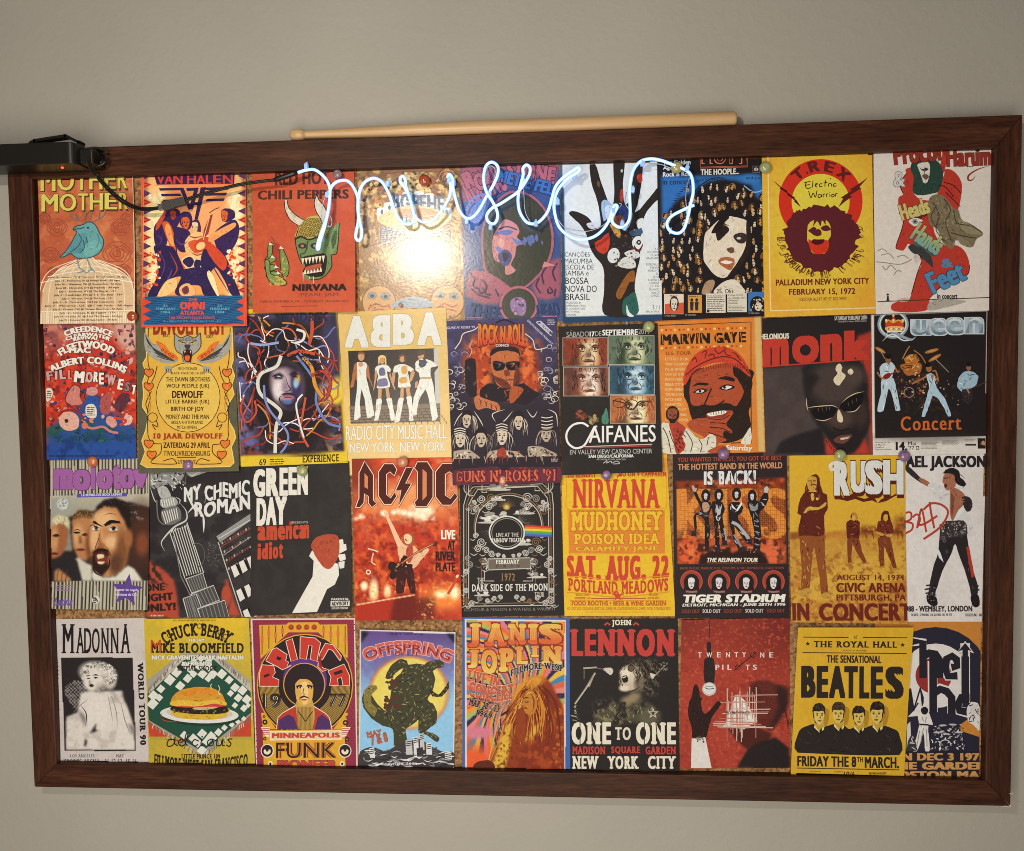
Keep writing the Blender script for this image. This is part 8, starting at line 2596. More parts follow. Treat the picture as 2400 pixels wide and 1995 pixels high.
for ch, x0, x1, y0, y1 in (('J', 730, 810, 84, 238), ('A', 836, 975, 84, 232), ('N', 985, 1100, 86, 220), ('I', 1112, 1180, 86, 216), ('S', 1180, 1330, 88, 218)):
    p.txt(ch, x0, y0, x1, y1, YL, b=.11, se=.12, o=(.035, '8a3020'), low='c8502c')
for ch, x0, x1, y0, y1 in (('J', 728, 800, 252, 370), ('O', 812, 915, 252, 408), ('P', 925, 1020, 242, 394), ('L', 1030, 1110, 232, 345), ('I', 1130, 1180, 228, 300), ('N', 1200, 1330, 230, 350)):
    p.txt(ch, x0, y0, x1, y1, 'd0803c', b=.11, se=.12 if ch != 'O' else 0, o=(.035, '8a3020'), low='d8b858')
p.txt('LIVE IN', 725, 400, 935, 475, 'b8503c', b=.06, se=.1, rot=12, o=(.025, 'd8b890'))
p.txt('CONCERT', 735, 455, 1015, 555, 'b8503c', b=.06, se=.1, rot=4, fn=lambda u, v, x, y: (x, y + 26 * np.sin(u * PI)), o=(.025, 'd8b890'))
p.txt('FILLMORE WEST', 1000, 350, 1330, 392, '241c30', b=.05, se=.1, o=(.04, 'd8c8b0'), fn=lambda u, v, x, y: (x, y - 30 * np.sin(u * PI) + 30 * (1 - u)))
p.txt('San Francisco', 755, 560, 895, 580, '241c30', b=.03, rot=14)
p.txt('MAR 20 - 23', 735, 580, 930, 625, '241c30', b=.04, se=.1, rot=14, o=(.03, 'd8b890'))
p.txt('1969', 780, 640, 885, 675, '241c30', b=.04, se=.1, rot=14, o=(.03, 'd8b890'))
p.done()

p = Poster('D2', '1378,60 2068,54 2078,1045 1382,1048', 1, '241f1e', 'black card with red stencil capitals over a man in round glasses singing', (0, 1.2), step=5, seed=46)
RD, CR = 'b83a34', 'd8cab4'
p.txt('JOHN', 1648, 62, 1772, 108, CR, b=.05, se=.12)
for x in (1618, 1802): p.line([[x - 18, 96], [x, 82], [x + 18, 96]], 12, RD, 0)
p.txt('LENNON', 1380, 118, 2052, 296, RD, b=.075, se=.06, sk=2)
# head thrown back, plain
p.sel(1820, 400, 110, 80, '2c2420', .5)
p.spg('1760,350 1800,318 1850,315 1890,350 1900,420 1870,500 1840,520 1900,460 1880,540 1830,560', '2a221e', 2)
p.spg('1702,400 1725,360 1770,345 1830,370 1850,430 1840,480 1800,515 1740,520 1702,505 1698,480 1710,460 1700,430', 'b8a48c', 1.5)
p.sel(1740, 400, 36, 30, 'd8c8b0', .9)
p.sel(1790, 440, 34, 40, 'c8b69c', .9)
p.sel(1725, 500, 30, 18, 'd2c2aa', .8)
p.sel(1820, 470, 30, 50, '6a5a4a', .9)
p.cloud(20, '3a302a', .45, .6, 1, mask=((p.Y < 345) & (p.Y > 300) & (p.X > 1730) & (p.X < 1900)) * 1.0)
p.cloud(18, '8a7a66', .58, .7, .8, mask=p.box(1840, 320, 1940, 540, 8))
p.spg('1540,720 1560,650 1640,610 1720,590 1760,560 1830,560 1900,600 1960,650 1960,720', '4a4232', 3)
p.cloud(24, '8a7c5c', .48, .62, .9, mask=p.box(1540, 590, 1760, 725, 10))
p.cloud(24, '241f1e', .52, .62, .9, mask=p.box(1660, 560, 1960, 725, 8))
p.spg('1700,570 1760,540 1780,520 1840,540 1800,590 1740,610', '8a7658', 3)
p.sel(1880, 680, 60, 60, '5a5240', .7)
p.poly('1712,430 1735,420 1750,440 1745,460 1720,462', '1c1614', 1)
p.line('1716,434 1740,424', 5, 'e2d8c8')
p.ring(1770, 372, 18, 23, '1c1614', n=16)
p.el(1770, 372, 18, 18, '5a4c40')
p.ring(1718, 368, 12, 17, '1c1614', n=14)
p.line('1790,372 1840,392', 5, '1c1614', 0)
rr = random.Random(2)
for k in range(46):
    x, y = rr.uniform(1760, 1900), rr.uniform(315, 400)
    p.line([[x, y], [x + rr.uniform(10, 50), y + rr.uniform(10, 40)], [x + rr.uniform(10, 60), y + rr.uniform(50, 100)]], 5, rr.choice(['1c1614', '3a302a', '6a5c4c', '1c1614']), taper=2)
for q, c_, w_ in (('1716,428 1738,420 1752,440', '120e0d', 7), ('1704,470 1716,476 1712,490', '5a4a3e', 6), ('1700,440 1694,462 1708,470', '8a7868', 6), ('1745,520 1790,512 1830,485', '2a221e', 8), ('1800,420 1815,450 1808,480', '4a3c32', 7), ('1735,350 1752,344 1780,350', '1c1614', 6), ('1700,405 1712,385 1726,372', 'd8c8b0', 6)): p.line(q, w_, c_, taper=2)
for k in range(70):
    x, y = p.rnd.uniform(1560, 1940), p.rnd.uniform(600, 710)
    if y > 720 - (x - 1540) * .9: p.line([[x, y], [x + p.rnd.uniform(-16, 16), y + p.rnd.uniform(10, 26)]], 5, p.rnd.choice(['8a7c5c', '2a2420', '5a5240', 'a8987a', '1c1816']), taper=1)
p.line('1465,372 1550,366', 10, 'a89a88', 0)
p.line('1470,380 1470,440', 6, '6a5f54')
p.poly('1590,375 1640,368 1656,390 1640,415 1610,395', 'c2b6a4', 1)
p.line('1550,370 1600,380', 6, '6a5f54')
p.line('1540,400 1480,500 1410,600', 12, '7a7064', 0)
p.line('1543,402 1484,500 1414,598', 3, 'c8bca8', 0)
p.line('1500,490 1530,420', 10, '9a8e7c', 0)
for k in range(12): p.line([[1385 + rr.uniform(0, 40), 610 + k * 9], [1400 + rr.uniform(0, 45), 616 + k * 9]], 6, rr.choice(['8a7e6c', '4a443c', 'a89a84']))
p.line('1900,440 1950,390 1990,350', 8, '8a7c68', 0)
p.poly('1890,400 1925,410 1910,440 1895,425', 'c8bca8')
p.blobs(20, ['5a5044', '8a7e6c'], (3, 8), box=(1940, 330, 2000, 390))
p.star(1910, 658, 38, 'b8aa90', .4)
p.star(1910, 658, 20, '3a342a', .4)
p.fig('1700,600 1740,590 1690,720 1650,720', '2a2420', ['6a5f48', '4a4232'], 8)
for s_, x0, x1 in (('ONE', 1390, 1642), ('ONE', 1800, 2056)):
    p.txt(s_, x0, 714, x1, 856, CR, b=.07, se=.07)
    p.line([[x0 + 54, 714], [x0 + 54, 856]], 6, '241f1e', 0)
    p.line([[x0 + 128, 714], [x0 + 140, 856]], 6, '241f1e', 0)
p.txt('TO', 1668, 746, 1768, 828, 'd2c4ae', b=.04, se=.09)
for s_, x0, x1 in (('MADISON', 1394, 1606), ('SQUARE', 1642, 1828), ('GARDEN', 1862, 2056)): p.txt(s_, x0, 868, x1, 918, RD, b=.05, se=.1)
for s_, x0, x1 in (('NEW', 1394, 1562), ('YORK', 1618, 1818), ('CITY', 1876, 2056)): p.txt(s_, x0, 928, x1, 1010, CR, b=.055, se=.09)
p.done()

p = Poster('D3', '74,62 772,44 778,1016 62,1022', 0, '9c372a', 'red card with a hand under a hanging light bulb and a scratched white triangle', (1, 1), step=5, seed=47)
p.cloud(160, 'a43c2d', .4, .7)
p.sel(760, 60, 340, 260, '6a241e', 1.4, 0, .8)
p.sel(80, 60, 200, 160, '6a241e', 1.4, 0, .7)
p.cloud(22, '8a2c22', .6, .68, .7)
p.cloud(14, 'c4563c', .62, .7, .7)
for q in ('520,480 560,455 640,455 720,490 760,540 750,640 700,720 640,780 560,720 540,650 500,560',): p.spg(q, '5a241e', 1.5)
for k in range(22):
    p.sln([[500 + k * 8, 470 + k * 14], [640 + k * 6, 470 + k * 12], [760, 560 + k * 10]], 3, '2a1816', .6, .7)
    p.sln([[560 + k * 9, 460], [600 + k * 7, 560], [560 + k * 6, 700]], 2.5, '8a3a2e', .6, .5)
p.spg('690,480 770,500 770,600 690,740 640,790 700,620', '2c1a18', 3, .8)
p.spg('370,760 440,740 540,740 660,800 620,880 500,900 440,850', '4a201a', 2)
p.spg('430,1018 500,900 560,860 680,820 770,890 776,1018', '241c1c', 1)
p.poly('155,490 175,482 190,520 195,560 210,570 200,600 215,660 245,660 300,595 322,590 330,610 280,680 255,740 240,800 225,830 150,830 140,760 118,680 122,600 140,560', '2a1816', 1)
p.poly('140,830 228,820 268,1018 135,1018', 'd2c6bc')
p.blobs(12, ['8a8078', '5a504c'], (5, 12), box=(155, 820, 220, 850))
p.line('252,60 256,130 250,215', 5, '3a2220', 0)
p.poly('238,215 250,204 264,215 268,300 288,330 284,470 226,470 220,330 240,300', '2a201f', 1)
p.el(254, 510, 46, 44, 'b8b2ac')
p.el(254, 508, 38, 36, 'd0cac4')
p.line('225,500 250,510 285,505', 4, '4a4442')
p.line('230,490 280,495', 3, '8a8480')
p.poly('352,750 420,560 440,545 480,580 566,715 480,770', 'd8ccc0')
p.blobs(30, ['c8bcb0', 'e4dcd2'], (8, 22), inside_p='352,750 420,560 480,580 560,710')
rr = random.Random(14)
for k in range(24):
    x = rr.uniform(345, 560)
    y = rr.uniform(480, 640)
    p.line([[x, y], [x + rr.uniform(-3, 3), y + rr.uniform(120, 260)]], 3.4, rr.choice(['cdb0a0', 'b8806e', 'b06c5a', 'c09080']), 0)
for k in range(18):
    y = rr.uniform(540, 760)
    x = rr.uniform(270, 420)
    p.line([[x, y], [x + rr.uniform(120, 300), y + rr.uniform(-4, 4)]], 3.4, rr.choice(['cdb0a0', 'b8806e', 'b06c5a', 'c09080']), 0)
p.txt('BLURRYFACE', 364, 654, 514, 674, '33292a', b=.02)
for s_, y0, xs in (('TWENTY', 272, (180, 236, 304, 362, 416, 466)), ('NE', 272, (584, 642)), ('PIL', 352, (294, 338, 372)), ('TS', 352, (490, 536))):
    for j, ch in enumerate(s_):
        w_ = 36 if ch in 'W' else 8 if ch == 'I' else 26
        p.txt(ch, xs[j], y0 - j * .5, xs[j] + w_, y0 + 34 - j * .5, 'd8c8bc', b=.025)
for x, y in ((536, 290), (440, 368)): p.ring(x, y, 13, 17, '2a1816', n=16)
p.line('414,390 556,272', 5, '2a1816', 0)
p.done()

p = Poster('D3', '826,108 1572,108 1512,1078 780,1058', 2, 'cf9f2c', 'yellow card with black capitals above four men in dark suits side by side', (1.5, 1), step=9, tex=0, seed=48)
p.cloud(80, 'cb9a2a', .4, .7)
BK = '2c2320'
p.txt('AT', 1185, 160, 1210, 184, BK, b=.02)
p.line('860,171 1152,173', 3, BK, 0)
p.line('1245,173 1532,175', 3, BK, 0)
p.star(889, 214, 17, BK)
p.star(1502, 222, 17, BK)
p.txt('THE ROYAL HALL', 928, 196, 1466, 238, BK, b=.045, se=.075, sk=3)
p.txt('TICKETS ON SALE HERE!', 1114, 254, 1272, 263, BK, b=.02, sk=1)
p.line('856,272 1528,278', 3, BK, 0)
p.txt('THE SENSATIONAL', 1012, 288, 1366, 338, BK, b=.05, sk=4)
for ch, x0, x1 in (('B', 848, 942), ('E', 948, 1024), ('A', 1028, 1134), ('T', 1126, 1214), ('L', 1224, 1290), ('E', 1298, 1378), ('S', 1414, 1512)):
    if ch == 'S': x0 = 1392
    p.txt(ch, x0, 358 + (x0 - 848) * .008, x1, 566 + (x0 - 848) * .014, BK, b=.085)
p.fig('825,920 826,800 850,765 930,735 985,760 1040,740 1110,735 1160,770 1215,745 1265,760 1330,735 1420,755 1480,790 1484,935', '2a2220', ['3a3230', '1c1614'], 30, w=5)
LO = []
for x, y, w_, h_, tn in ((962, 680, 78, 112, .08), (1090, 672, 82, 112, -.02), (1220, 690, 78, 104, .04), (1340, 672, 86, 118, -.06)):
    p.poly([[x + w_ * .3, y - h_ * .35], [x + w_ * .85, y - h_ * .3], [x + w_ * .75, y + h_ * .5], [x + w_ * .3, y + h_ * .6]], 'a87a24', 1)
    p.poly([[x - 24, y + h_ * .35], [x + 30, y + h_ * .3], [x + 34, y + h_ * .72], [x + 4, y + h_ * .98], [x - 26, y + h_ * .6]], 'b89238', 1)
    p.poly([[x - 26, y + h_ * .55], [x + 4, y + h_ * .95], [x + 36, y + h_ * .62], [x + 34, y + h_ * .8], [x + 8, y + h_ * 1.02], [x - 30, y + h_ * .7]], 'd8c88a')
    p.poly([[x + 4, y + h_ * .92], [x + 18, y + h_ * .7], [x + 26, y + h_ * 1.05], [x + 8, y + h_ * 1.12]], '241d1b')
    p.face(x, y, w_, h_, 'cfae5a', '3a2a1c', None, tn, eyes=1, mouth='7a5428')
    p.fig([[x - w_ * .52, y - h_ * .08], [x - w_ * .5, y - h_ * .45], [x - w_ * .25, y - h_ * .68], [x + w_ * .2, y - h_ * .7], [x + w_ * .52, y - h_ * .48], [x + w_ * .56, y + h_ * .02], [x + w_ * .46, y - h_ * .1], [x + w_ * .4, y - h_ * .26], [x, y - h_ * .22], [x - w_ * .36, y - h_ * .24]], '2a1f1a' if x != 1090 else '4a3420', ['4a3a30', '1a1412'], 10, w=4)
p.blobs(4, ['7a6a5c'], (3, 5), box=(1408, 890, 1425, 905))
p.txt('FRIDAY THE 8', 822, 940, 1204, 1008, BK, b=.055, sk=5)
p.txt('TH', 1210, 948, 1246, 982, BK, b=.04)
p.txt('MARCH.', 1258, 946, 1480, 1018, BK, b=.055, sk=3)
p.line('818,1018 1482,1030', 3, BK, 0)
p.txt('Doors 7pm here', 902, 1036, 976, 1046, BK, b=.03)
p.txt('LICENSED', 1060, 1038, 1118, 1046, BK, b=.02)
p.txt('10/6', 1122, 1040, 1196, 1078, BK, b=.03)
p.txt('REFRESHMENTS', 1284, 1046, 1398, 1060, BK, b=.04)
p.done()

p = Poster('D3', '1330,76 2015,72 1998,1100 1330,1100', 0, 'c07a34', 'orange, navy and white target card with a huge arrowed headline', (0, 1), step=9, tex=.5, seed=49)
p.el(1720, 440, 345, 330, '2a2634')
p.poly('1330,640 1700,760 2004,640 2000,920 1330,920', '2a2634')
p.poly('1880,740 1950,690 2003,640 2003,820 1880,780', 'c07a34')
p.el(1722, 425, 218, 208, 'd6cac2')
p.el(1708, 425, 118, 116, '8f2e2c')
p.poly('1540,690 1580,650 1640,560 1720,600 1660,680', 'd6cac2')
BK, W_ = '26222a', 'd6cac2'
for q in ('1560,205 1638,208 1640,290 1680,275 1720,280 1748,310 1750,440', '1700,330 1702,660', '1702,530 1750,505 1790,520 1826,560 1826,668', '1545,510 1580,620 1620,510', '1820,365 1865,362 1860,320 1830,295 1790,310 1780,370 1800,430 1862,425', '1912,215 1912,600', '1940,560 1880,560 1862,610 1870,650 1930,665'):
    p.line(q, 62 if '1545' not in q else 46, W_, 0)
for q in ('1560,205 1638,208 1640,440', '1640,300 1680,278 1720,285 1744,320 1746,440', '1704,300 1704,668', '1704,540 1750,512 1790,525 1824,565 1824,668', '1545,510 1580,640 1620,510 1650,640', '1822,370 1860,362 1856,320 1828,298 1792,315 1784,370 1800,428 1862,425', '1912,230 1912,600', '1940,565 1885,565 1866,610 1872,648 1930,660'):
    p.line(q, 50 if '1545' not in q else 36, BK, 0)
p.poly('1852,285 1912,200 1970,280 1936,268 1936,300 1888,300 1888,270', W_)
p.poly('1864,270 1912,212 1956,268 1930,258 1930,300 1894,300 1894,258', BK)
p.poly('1330,600 1545,640 1530,915 1330,915', BK)
p.poly('1535,740 1555,720 1560,830 1565,900 1530,900', 'c8beb8')
p.poly('1640,610 1645,560 1660,552 1668,565 1660,610 1672,650 1690,700 1700,740 1672,745 1675,820 1678,905 1650,908 1640,800 1600,905 1572,908 1600,800 1612,740 1605,690 1620,640', W_, 1)
p.poly('1625,640 1650,625 1672,645 1660,672 1632,670', '221d20', 1)
p.line('1612,738 1674,742', 10, '221d20', 0)
for q in ('1630,690 1640,720', '1660,690 1650,730', '1640,760 1620,860', '1660,770 1662,880', '1615,780 1595,880'): p.line(q, 3.5, '8a8280')
rr = random.Random(11)
p.blobs(110, ['d6cac2', 'a89c96', '6a6264', '221d20', 'd6cac2'], (4, 12), box=(1690, 740, 1910, 905), asp=(.2, .6))
for x, y in ((1765, 745), (1830, 740), (1790, 800), (1870, 790), (1730, 790)): p.el(x, y, 26, 6, 'b8aca6', rr.uniform(-15, 15))
p.ring(1780, 875, 34, 40, 'c8beb8', 0, 180)
p.fig('1920,640 1950,595 1990,600 2005,640 2003,780 1960,740 1930,720', W_, ['3a3436', '8a8280', '3a3436'], 16, w=5)
p.el(1965, 640, 26, 36, 'c8beb8')
for q in ('1940,620 1960,610', '1935,700 1960,680 1975,700', '1975,640 1990,670'): p.line(q, 5, '2a2426')
p.fig('1545,830 1570,800 1600,905 1530,905', '3a3436', [W_, '221d20'], 6)
p.rect(1330, 912, 2003, 1100, BK)
OR = 'c48a50'
p.txt('IN DEC 3 1973', 1478, 922, 2040, 970, OR, b=.07, sk=0)
p.txt('THE GARDEN', 1395, 980, 2055, 1028, OR, b=.08)
p.txt('BOSTON MASS', 1410, 1038, 2095, 1086, OR, b=.08)
p.done()
bpy.data.objects.remove(_to)
bpy.data.curves.remove(_tc)

# ------------------------------------------------------------------ the glowing wire sign
def N1(x, y): return 680 + x * 500 / 2100, 360 + y * 500 / 2100
def N2(x, y): return 1140 + x * 500 / 2100, 350 + y * 500 / 2100


t = NT('glowing_wire')
lw = t.n('ShaderNodeLayerWeight')
lw.inputs['Blend'].default_value = 0.5
c = t.ramp(lw.outputs['Facing'], [(0.04, (0.7, 0.92, 1.0)), (0.13, (0.15, 0.5, 1.0)), (0.4, (0.012, 0.2, 0.9))])
t.l(c, t.b.inputs['Emission Color'])
t.set(Base_Color=(0.6, 0.8, 0.95, 1), Roughness=0.3, Emission_Strength=1.9)
M['glow'] = t.m
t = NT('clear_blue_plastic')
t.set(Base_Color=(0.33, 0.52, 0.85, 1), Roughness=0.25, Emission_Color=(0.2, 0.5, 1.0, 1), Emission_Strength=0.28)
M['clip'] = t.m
M['thin'] = plain('steel_wire', (0.42, 0.44, 0.48), 0.3, Metallic=0.6)

TUBE1 = '75,188 160,163 240,160 310,205 365,270 390,340 393,410 375,560 340,720 300,850 282,935 266,935 275,880 300,800 335,700 372,590 390,480 392,370 430,300 490,268 560,268 610,312 650,385 668,450 668,560 688,680 706,760 697,835 670,858 646,825 654,750 674,650 676,450 692,350 740,278 820,243 890,268 940,332 985,430 1020,540 1070,640 1130,692 1190,688 1216,640 1210,550 1175,430 1130,340 1088,285 1085,240 1112,225 1134,262 1140,320 1168,410 1203,530 1230,620 1300,673 1380,668 1460,602 1530,500 1575,400 1578,300 1552,228 1572,205 1600,250 1606,350 1630,450 1665,560 1720,628 1780,635 1850,570 1930,430 1990,330 2040,220 2045,130 1985,85 1925,130 1905,250 1930,370 1990,470 2035,560 2040,640 2005,692 1950,670 1935,610 1980,545 2075,492'
TUBE2 = '230,478 310,420 370,345 425,245 428,180 393,155 360,190 362,250 340,340 318,430 312,520 330,620 390,712 460,735 530,705 600,620 638,510 680,370 760,275 855,208 902,180 918,205 880,240 790,300 705,400 668,520 675,640 720,770 820,858 930,890 1050,865 1140,800 1205,705 1235,610 1258,555 1286,556 1278,600 1240,660 1245,725 1310,768 1380,740 1415,640 1410,400 1440,225 1510,125 1610,95 1720,110 1840,155 1940,195 2000,235 2030,310 2035,430 2010,540 1980,680 1940,790 1880,828 1805,800 1778,730 1820,662 1920,605 2045,550'
path = [N1(*p) for p in pts(TUBE1)] + [N2(*p) for p in pts(TUBE2)]
path = catmull(path, 7)
sig_y = -0.0085
seg = np.concatenate([[0], np.cumsum(np.hypot(*np.diff(path, axis=0).T))])
yy = sig_y + 0.0021 * np.sin(seg / 46.0) + 0.0008 * np.sin(seg / 17.0 + 1)
tube = np.array([at(p[0], p[1], y) for p, y in zip(path, yy)])
a0 = at(*N1(160, 130), 0.0)
sign = tag(empty('neon_sign', (-0.05, sig_y, 0.2)), 'glowing blue white wire sign of one handwritten word hung along the top rail', 'neon sign')
bm_obj('glowing_tube', add_tube(bmesh.new(), tube, 0.00138, 14), M['glow'], sign, True)


def support(p, f=N1, r=0.00042, dy=0.0016):
    P = catmull([f(*q) for q in pts(p)], 6)
    bm_obj('support_wire', add_tube(bmesh.new(), [at(q[0], q[1], sig_y + dy) for q in P], r, 6), M['thin'], sign, True)


support('705,690 760,760 850,792 1000,806 1130,760 1215,690', N2)
support('372,180 366,300 370,450 382,610 430,715', N2)
support('1998,280 1975,360 1962,470 1972,590', N2)
support('1305,530 1330,545 1290,600 1250,690', N2)
support('1380,420 1365,520 1400,590 1435,640 1400,760 1345,790', N2)
support('1600,140 1720,150 1830,195', N2)
support('345,420 310,560 320,680 395,720 410,650 360,560', N1)
support('250,150 320,215 380,300', N1)
support('1945,190 1920,240 1945,140 1990,125 2020,170 2005,260', N1)
support('1540,240 1590,400 1530,520 1440,625 1330,690 1250,650', N1)
CLIPS = [(N1, 160, 128, 0), (N1, 365, 408, 10), (N1, 310, 835, 12), (N1, 688, 705, 0), (N1, 962, 298, 20), (N1, 1130, 655, 0), (N1, 1215, 592, 0),
         (N1, 1565, 262, 10), (N1, 1610, 285, 0), (N1, 1965, 405, 0), (N1, 1738, 672, 0), (N1, 1973, 727, 5), (N2, 365, 325, 8), (N2, 487, 735, 0), (N2, 868, 268, 25),
         (N2, 642, 510, 0), (N2, 702, 520, 0), (N2, 1248, 606, 10), (N2, 1338, 738, 0), (N2, 1440, 402, 8), (N2, 1538, 140, 10), (N2, 1975, 190, 15), (N2, 1985, 612, 0), (N2, 1366, 772, 30)]
clip = None
for f, x, y, r in CLIPS:
    P = at(*f(x, y), sig_y + 0.001)
    if clip is None:
        bm = add_box(bmesh.new(), (-0.0017, -0.0022, -0.0024), (0.0017, 0.0026, 0.0024), 0.0007, 2)
        add_box(bm, (-0.0009, 0.0005, 0.0018), (0.0009, 0.0024, 0.0042), 0.0003, 1)
        clip = bm_obj('clip', bm, M['clip'], None)
        o = clip
    else:
        o = clip.copy()
        COL.objects.link(o)
    o.parent = sign
    o.matrix_parent_inverse = Matrix.Translation(-Vector(sign.location))
    o.location = P
    o.rotation_euler = (0, rad(r), 0)

# ------------------------------------------------------------------ cable and its plug
def Z1(x, y): return x * 900 / 2100, 240 + y * 900 / 2100


cable = tag(empty('power_cable', tuple(at(*Z1(940, 565), -0.012))), 'thin black twin cable with an inline plug sagging to the glowing sign', 'cable')
for k in (-1, 1):
    P = catmull([Z1(*q) for q in pts('478,318 492,350 530,402 600,482 680,546 760,580 830,583 890,572')], 7)
    bm_obj('cord', add_tube(bmesh.new(), [at(q[0] + k * 1.5, q[1] - k * 2.2, -0.0105 - 0.016 * max(0, 1 - i / 14)) for i, q in enumerate(P)], 0.001, 8), M['cord'], cable, True)
    P = catmull([Z1(*q) for q in pts('1005,540 1060,519 1150,490 1300,452 1420,434 1510,424')], 7)
    bm_obj('cord', add_tube(bmesh.new(), [at(q[0], q[1] - k * (2.4 - 1.4 * i / len(P)), -0.010) for i, q in enumerate(P)], 0.001, 8), M['cord'], cable, True)
P = [Z1(*q) for q in pts('1490,428 1515,420 1560,405 1600,392 1626,382')]
bm_obj('sleeve', add_tube(bmesh.new(), [at(*q, -0.0095) for q in P], [0.0013, 0.0023, 0.0023, 0.0022, 0.0019], 12), M['cord'], cable, True)


def along(name, p, q, y, half, thick, mat, bev=0.0006):
    """a box lying along the line between two photograph points"""
    a, b = Vector(at(*p, y)), Vector(at(*q, y))
    L = (b - a).length
    bm = add_box(bmesh.new(), (0, -thick, -half), (L, thick, half), bev, 2)
    bmesh.ops.transform(bm, matrix=Matrix.Translation(a) @ Matrix.Rotation(-math.atan2((b - a).z, (b - a).x), 4, 'Y'), verts=bm.verts)
    return bm_obj(name, bm, mat, cable)


along('plug_pins', Z1(868, 576), Z1(897, 570), -0.0105, 0.0028, 0.0016, M['metal'], 0.0003)
along('plug', Z1(893, 570), Z1(952, 556), -0.0105, 0.0042, 0.0026, M['grey'])
along('socket', Z1(949, 555), Z1(1015, 538), -0.0105, 0.0037, 0.0023, M['grey'])

# ------------------------------------------------------------------ power box on the frame's corner
def Z6(x, y): return x / 7, 300 + y / 7


YB = -0.030
tl, br = at(*Z6(0, 262), YB), at(*Z6(1215, 575), YB)
box = tag(empty('power_adapter', (br[0] - 0.04, -0.012, br[2])), 'black plastic power box with a red light sitting at the top corner of the frame', 'power adapter')
x0 = tl[0] - 0.055
bm = add_box(bmesh.new(), (x0, YB, br[2]), (br[0], -0.0004, tl[2]))
es = [e for e in bm.edges if abs(e.verts[0].co.x - e.verts[1].co.x) < 1e-6 and abs(e.verts[0].co.y - e.verts[1].co.y) < 1e-6]
bmesh.ops.bevel(bm, geom=es, offset=0.0055, segments=6, affect='EDGES', profile=0.5)
es = [e for e in bm.edges if abs(e.verts[0].co.z - e.verts[1].co.z) < 1e-6 and len(e.link_faces) == 2 and e.calc_face_angle(0) > 1]
bmesh.ops.bevel(bm, geom=es, offset=0.0008, segments=2, affect='EDGES', profile=0.5)
bm_obj('case', bm, M['black'], box)
P = at(*Z6(1000, 652), -0.02)
led_x = P[0]
bm = bmesh.new()
bmesh.ops.create_uvsphere(bm, u_segments=12, v_segments=8, radius=0.0011)
bmesh.ops.transform(bm, matrix=Matrix.Translation((led_x, -0.018, br[2] - 0.0001)), verts=bm.verts)
t = NT('red_light')
t.set(Base_Color=(0.8, 0.1, 0.05, 1), Emission_Color=(1.0, 0.04, 0.02, 1), Emission_Strength=6.0)
bm_obj('indicator_light', bm, t.m, box, True)
# the folded carrying hook above the case
hk = [Z6(*q) for q in pts('520,250 600,205 1110,125 1350,240 1345,300')]
y_h = -0.008
P = [at(*q, y_h) for q in hk]
bm = bmesh.new()
w = 0.0024
for a, b in zip(P, P[1:]):
    a, b = Vector(a), Vector(b)
    d = (b - a).normalized()
    nrm = Vector((d.z, 0, -d.x)) * w
    q = [a - d * 0.0006, b + d * 0.0006]
    vs = [bm.verts.new(q[i] + nrm * k + Vector((0, yy_, 0))) for i in (0, 1) for k in (0, 1) for yy_ in (-0.004, 0.004)]
    for f in ((0, 1, 3, 2), (4, 6, 7, 5), (0, 4, 5, 1), (2, 3, 7, 6), (0, 2, 6, 4), (1, 5, 7, 3)): bm.faces.new([vs[i] for i in f])
bm_obj('hook', bm, M['black'], box)
# strain relief and the bunched leads at its right end
bm = add_box(bmesh.new(), (br[0] - 0.001, -0.021, br[2] + 0.0015), (br[0] + 0.012, -0.0006, tl[2] - 0.0035), 0.0016, 3)
bm_obj('lead_outlet', bm, M['black'], box)
for k, (px, py, r_) in enumerate(((1560, 420, 0.0075), (1610, 470, 0.009), (1540, 540, 0.008), (1640, 560, 0.007))):
    c0 = at(*Z6(px, py), -0.006)
    pth = [(c0[0] + r_ * math.cos(a) * 1.15, -0.0035 - 0.0022 * k - 0.003 * math.sin(a / 2), c0[2] + r_ * 0.72 * math.sin(a)) for a in np.linspace(0.4 * k, 0.4 * k + 5.6, 26)]
    bm_obj('lead', add_tube(bmesh.new(), pth, 0.0011, 8), M['cord'], box, True)

# ------------------------------------------------------------------ drumstick
def Z2(x, y): return 650 + x * 1150 / 2100, 240 + y * 1150 / 2100


y_s = 0.0095
A, B = at(*Z2(53, 147), y_s), at(*Z2(1962, 68), y_s)
r_end = 0.0066
rest = BZ
L = float(B[0] - A[0])
prof = [(0, 0.0012), (0.0015, 0.0038), (0.004, 0.0053), (0.008, 0.0057), (0.012, 0.0050), (0.0148, 0.0038), (0.0165, 0.0036), (0.05, 0.0044), (0.12, 0.0062), (0.16, 0.0070), (L - 0.0025, 0.0070), (L - 0.0008, 0.0065), (L, 0.0055)]
t = NT('pale_hickory')
n = t.noise(3.0, 5, 0.6, t.obj((6, 90, 90)))
c = t.ramp(n.outputs['Fac'], [(0.3, (0.52, 0.34, 0.17)), (0.7, (0.63, 0.44, 0.25))])
t.l(c, t.b.inputs['Base Color'])
t.set(Roughness=0.38)
stick = tag(empty('drumstick', (A[0] + L / 2, y_s, rest)), 'pale wooden drumstick lying along the top of the frame', 'drumstick')


def lathe(name, pr):
    bm = bmesh.new()
    n_ = 20
    rings = [[bm.verts.new((A[0] + x, y_s + r * math.cos(2 * PI * k / n_), rest + 0.0071 + r * math.sin(2 * PI * k / n_))) for k in range(n_)] for x, r in pr]
    for a, b in zip(rings, rings[1:]):
        for k in range(n_): bm.faces.new((a[k], a[(k + 1) % n_], b[(k + 1) % n_], b[k]))
    bm.faces.new(rings[0])
    bm.faces.new(rings[-1])
    return bm_obj(name, bm, t.m, stick, True)


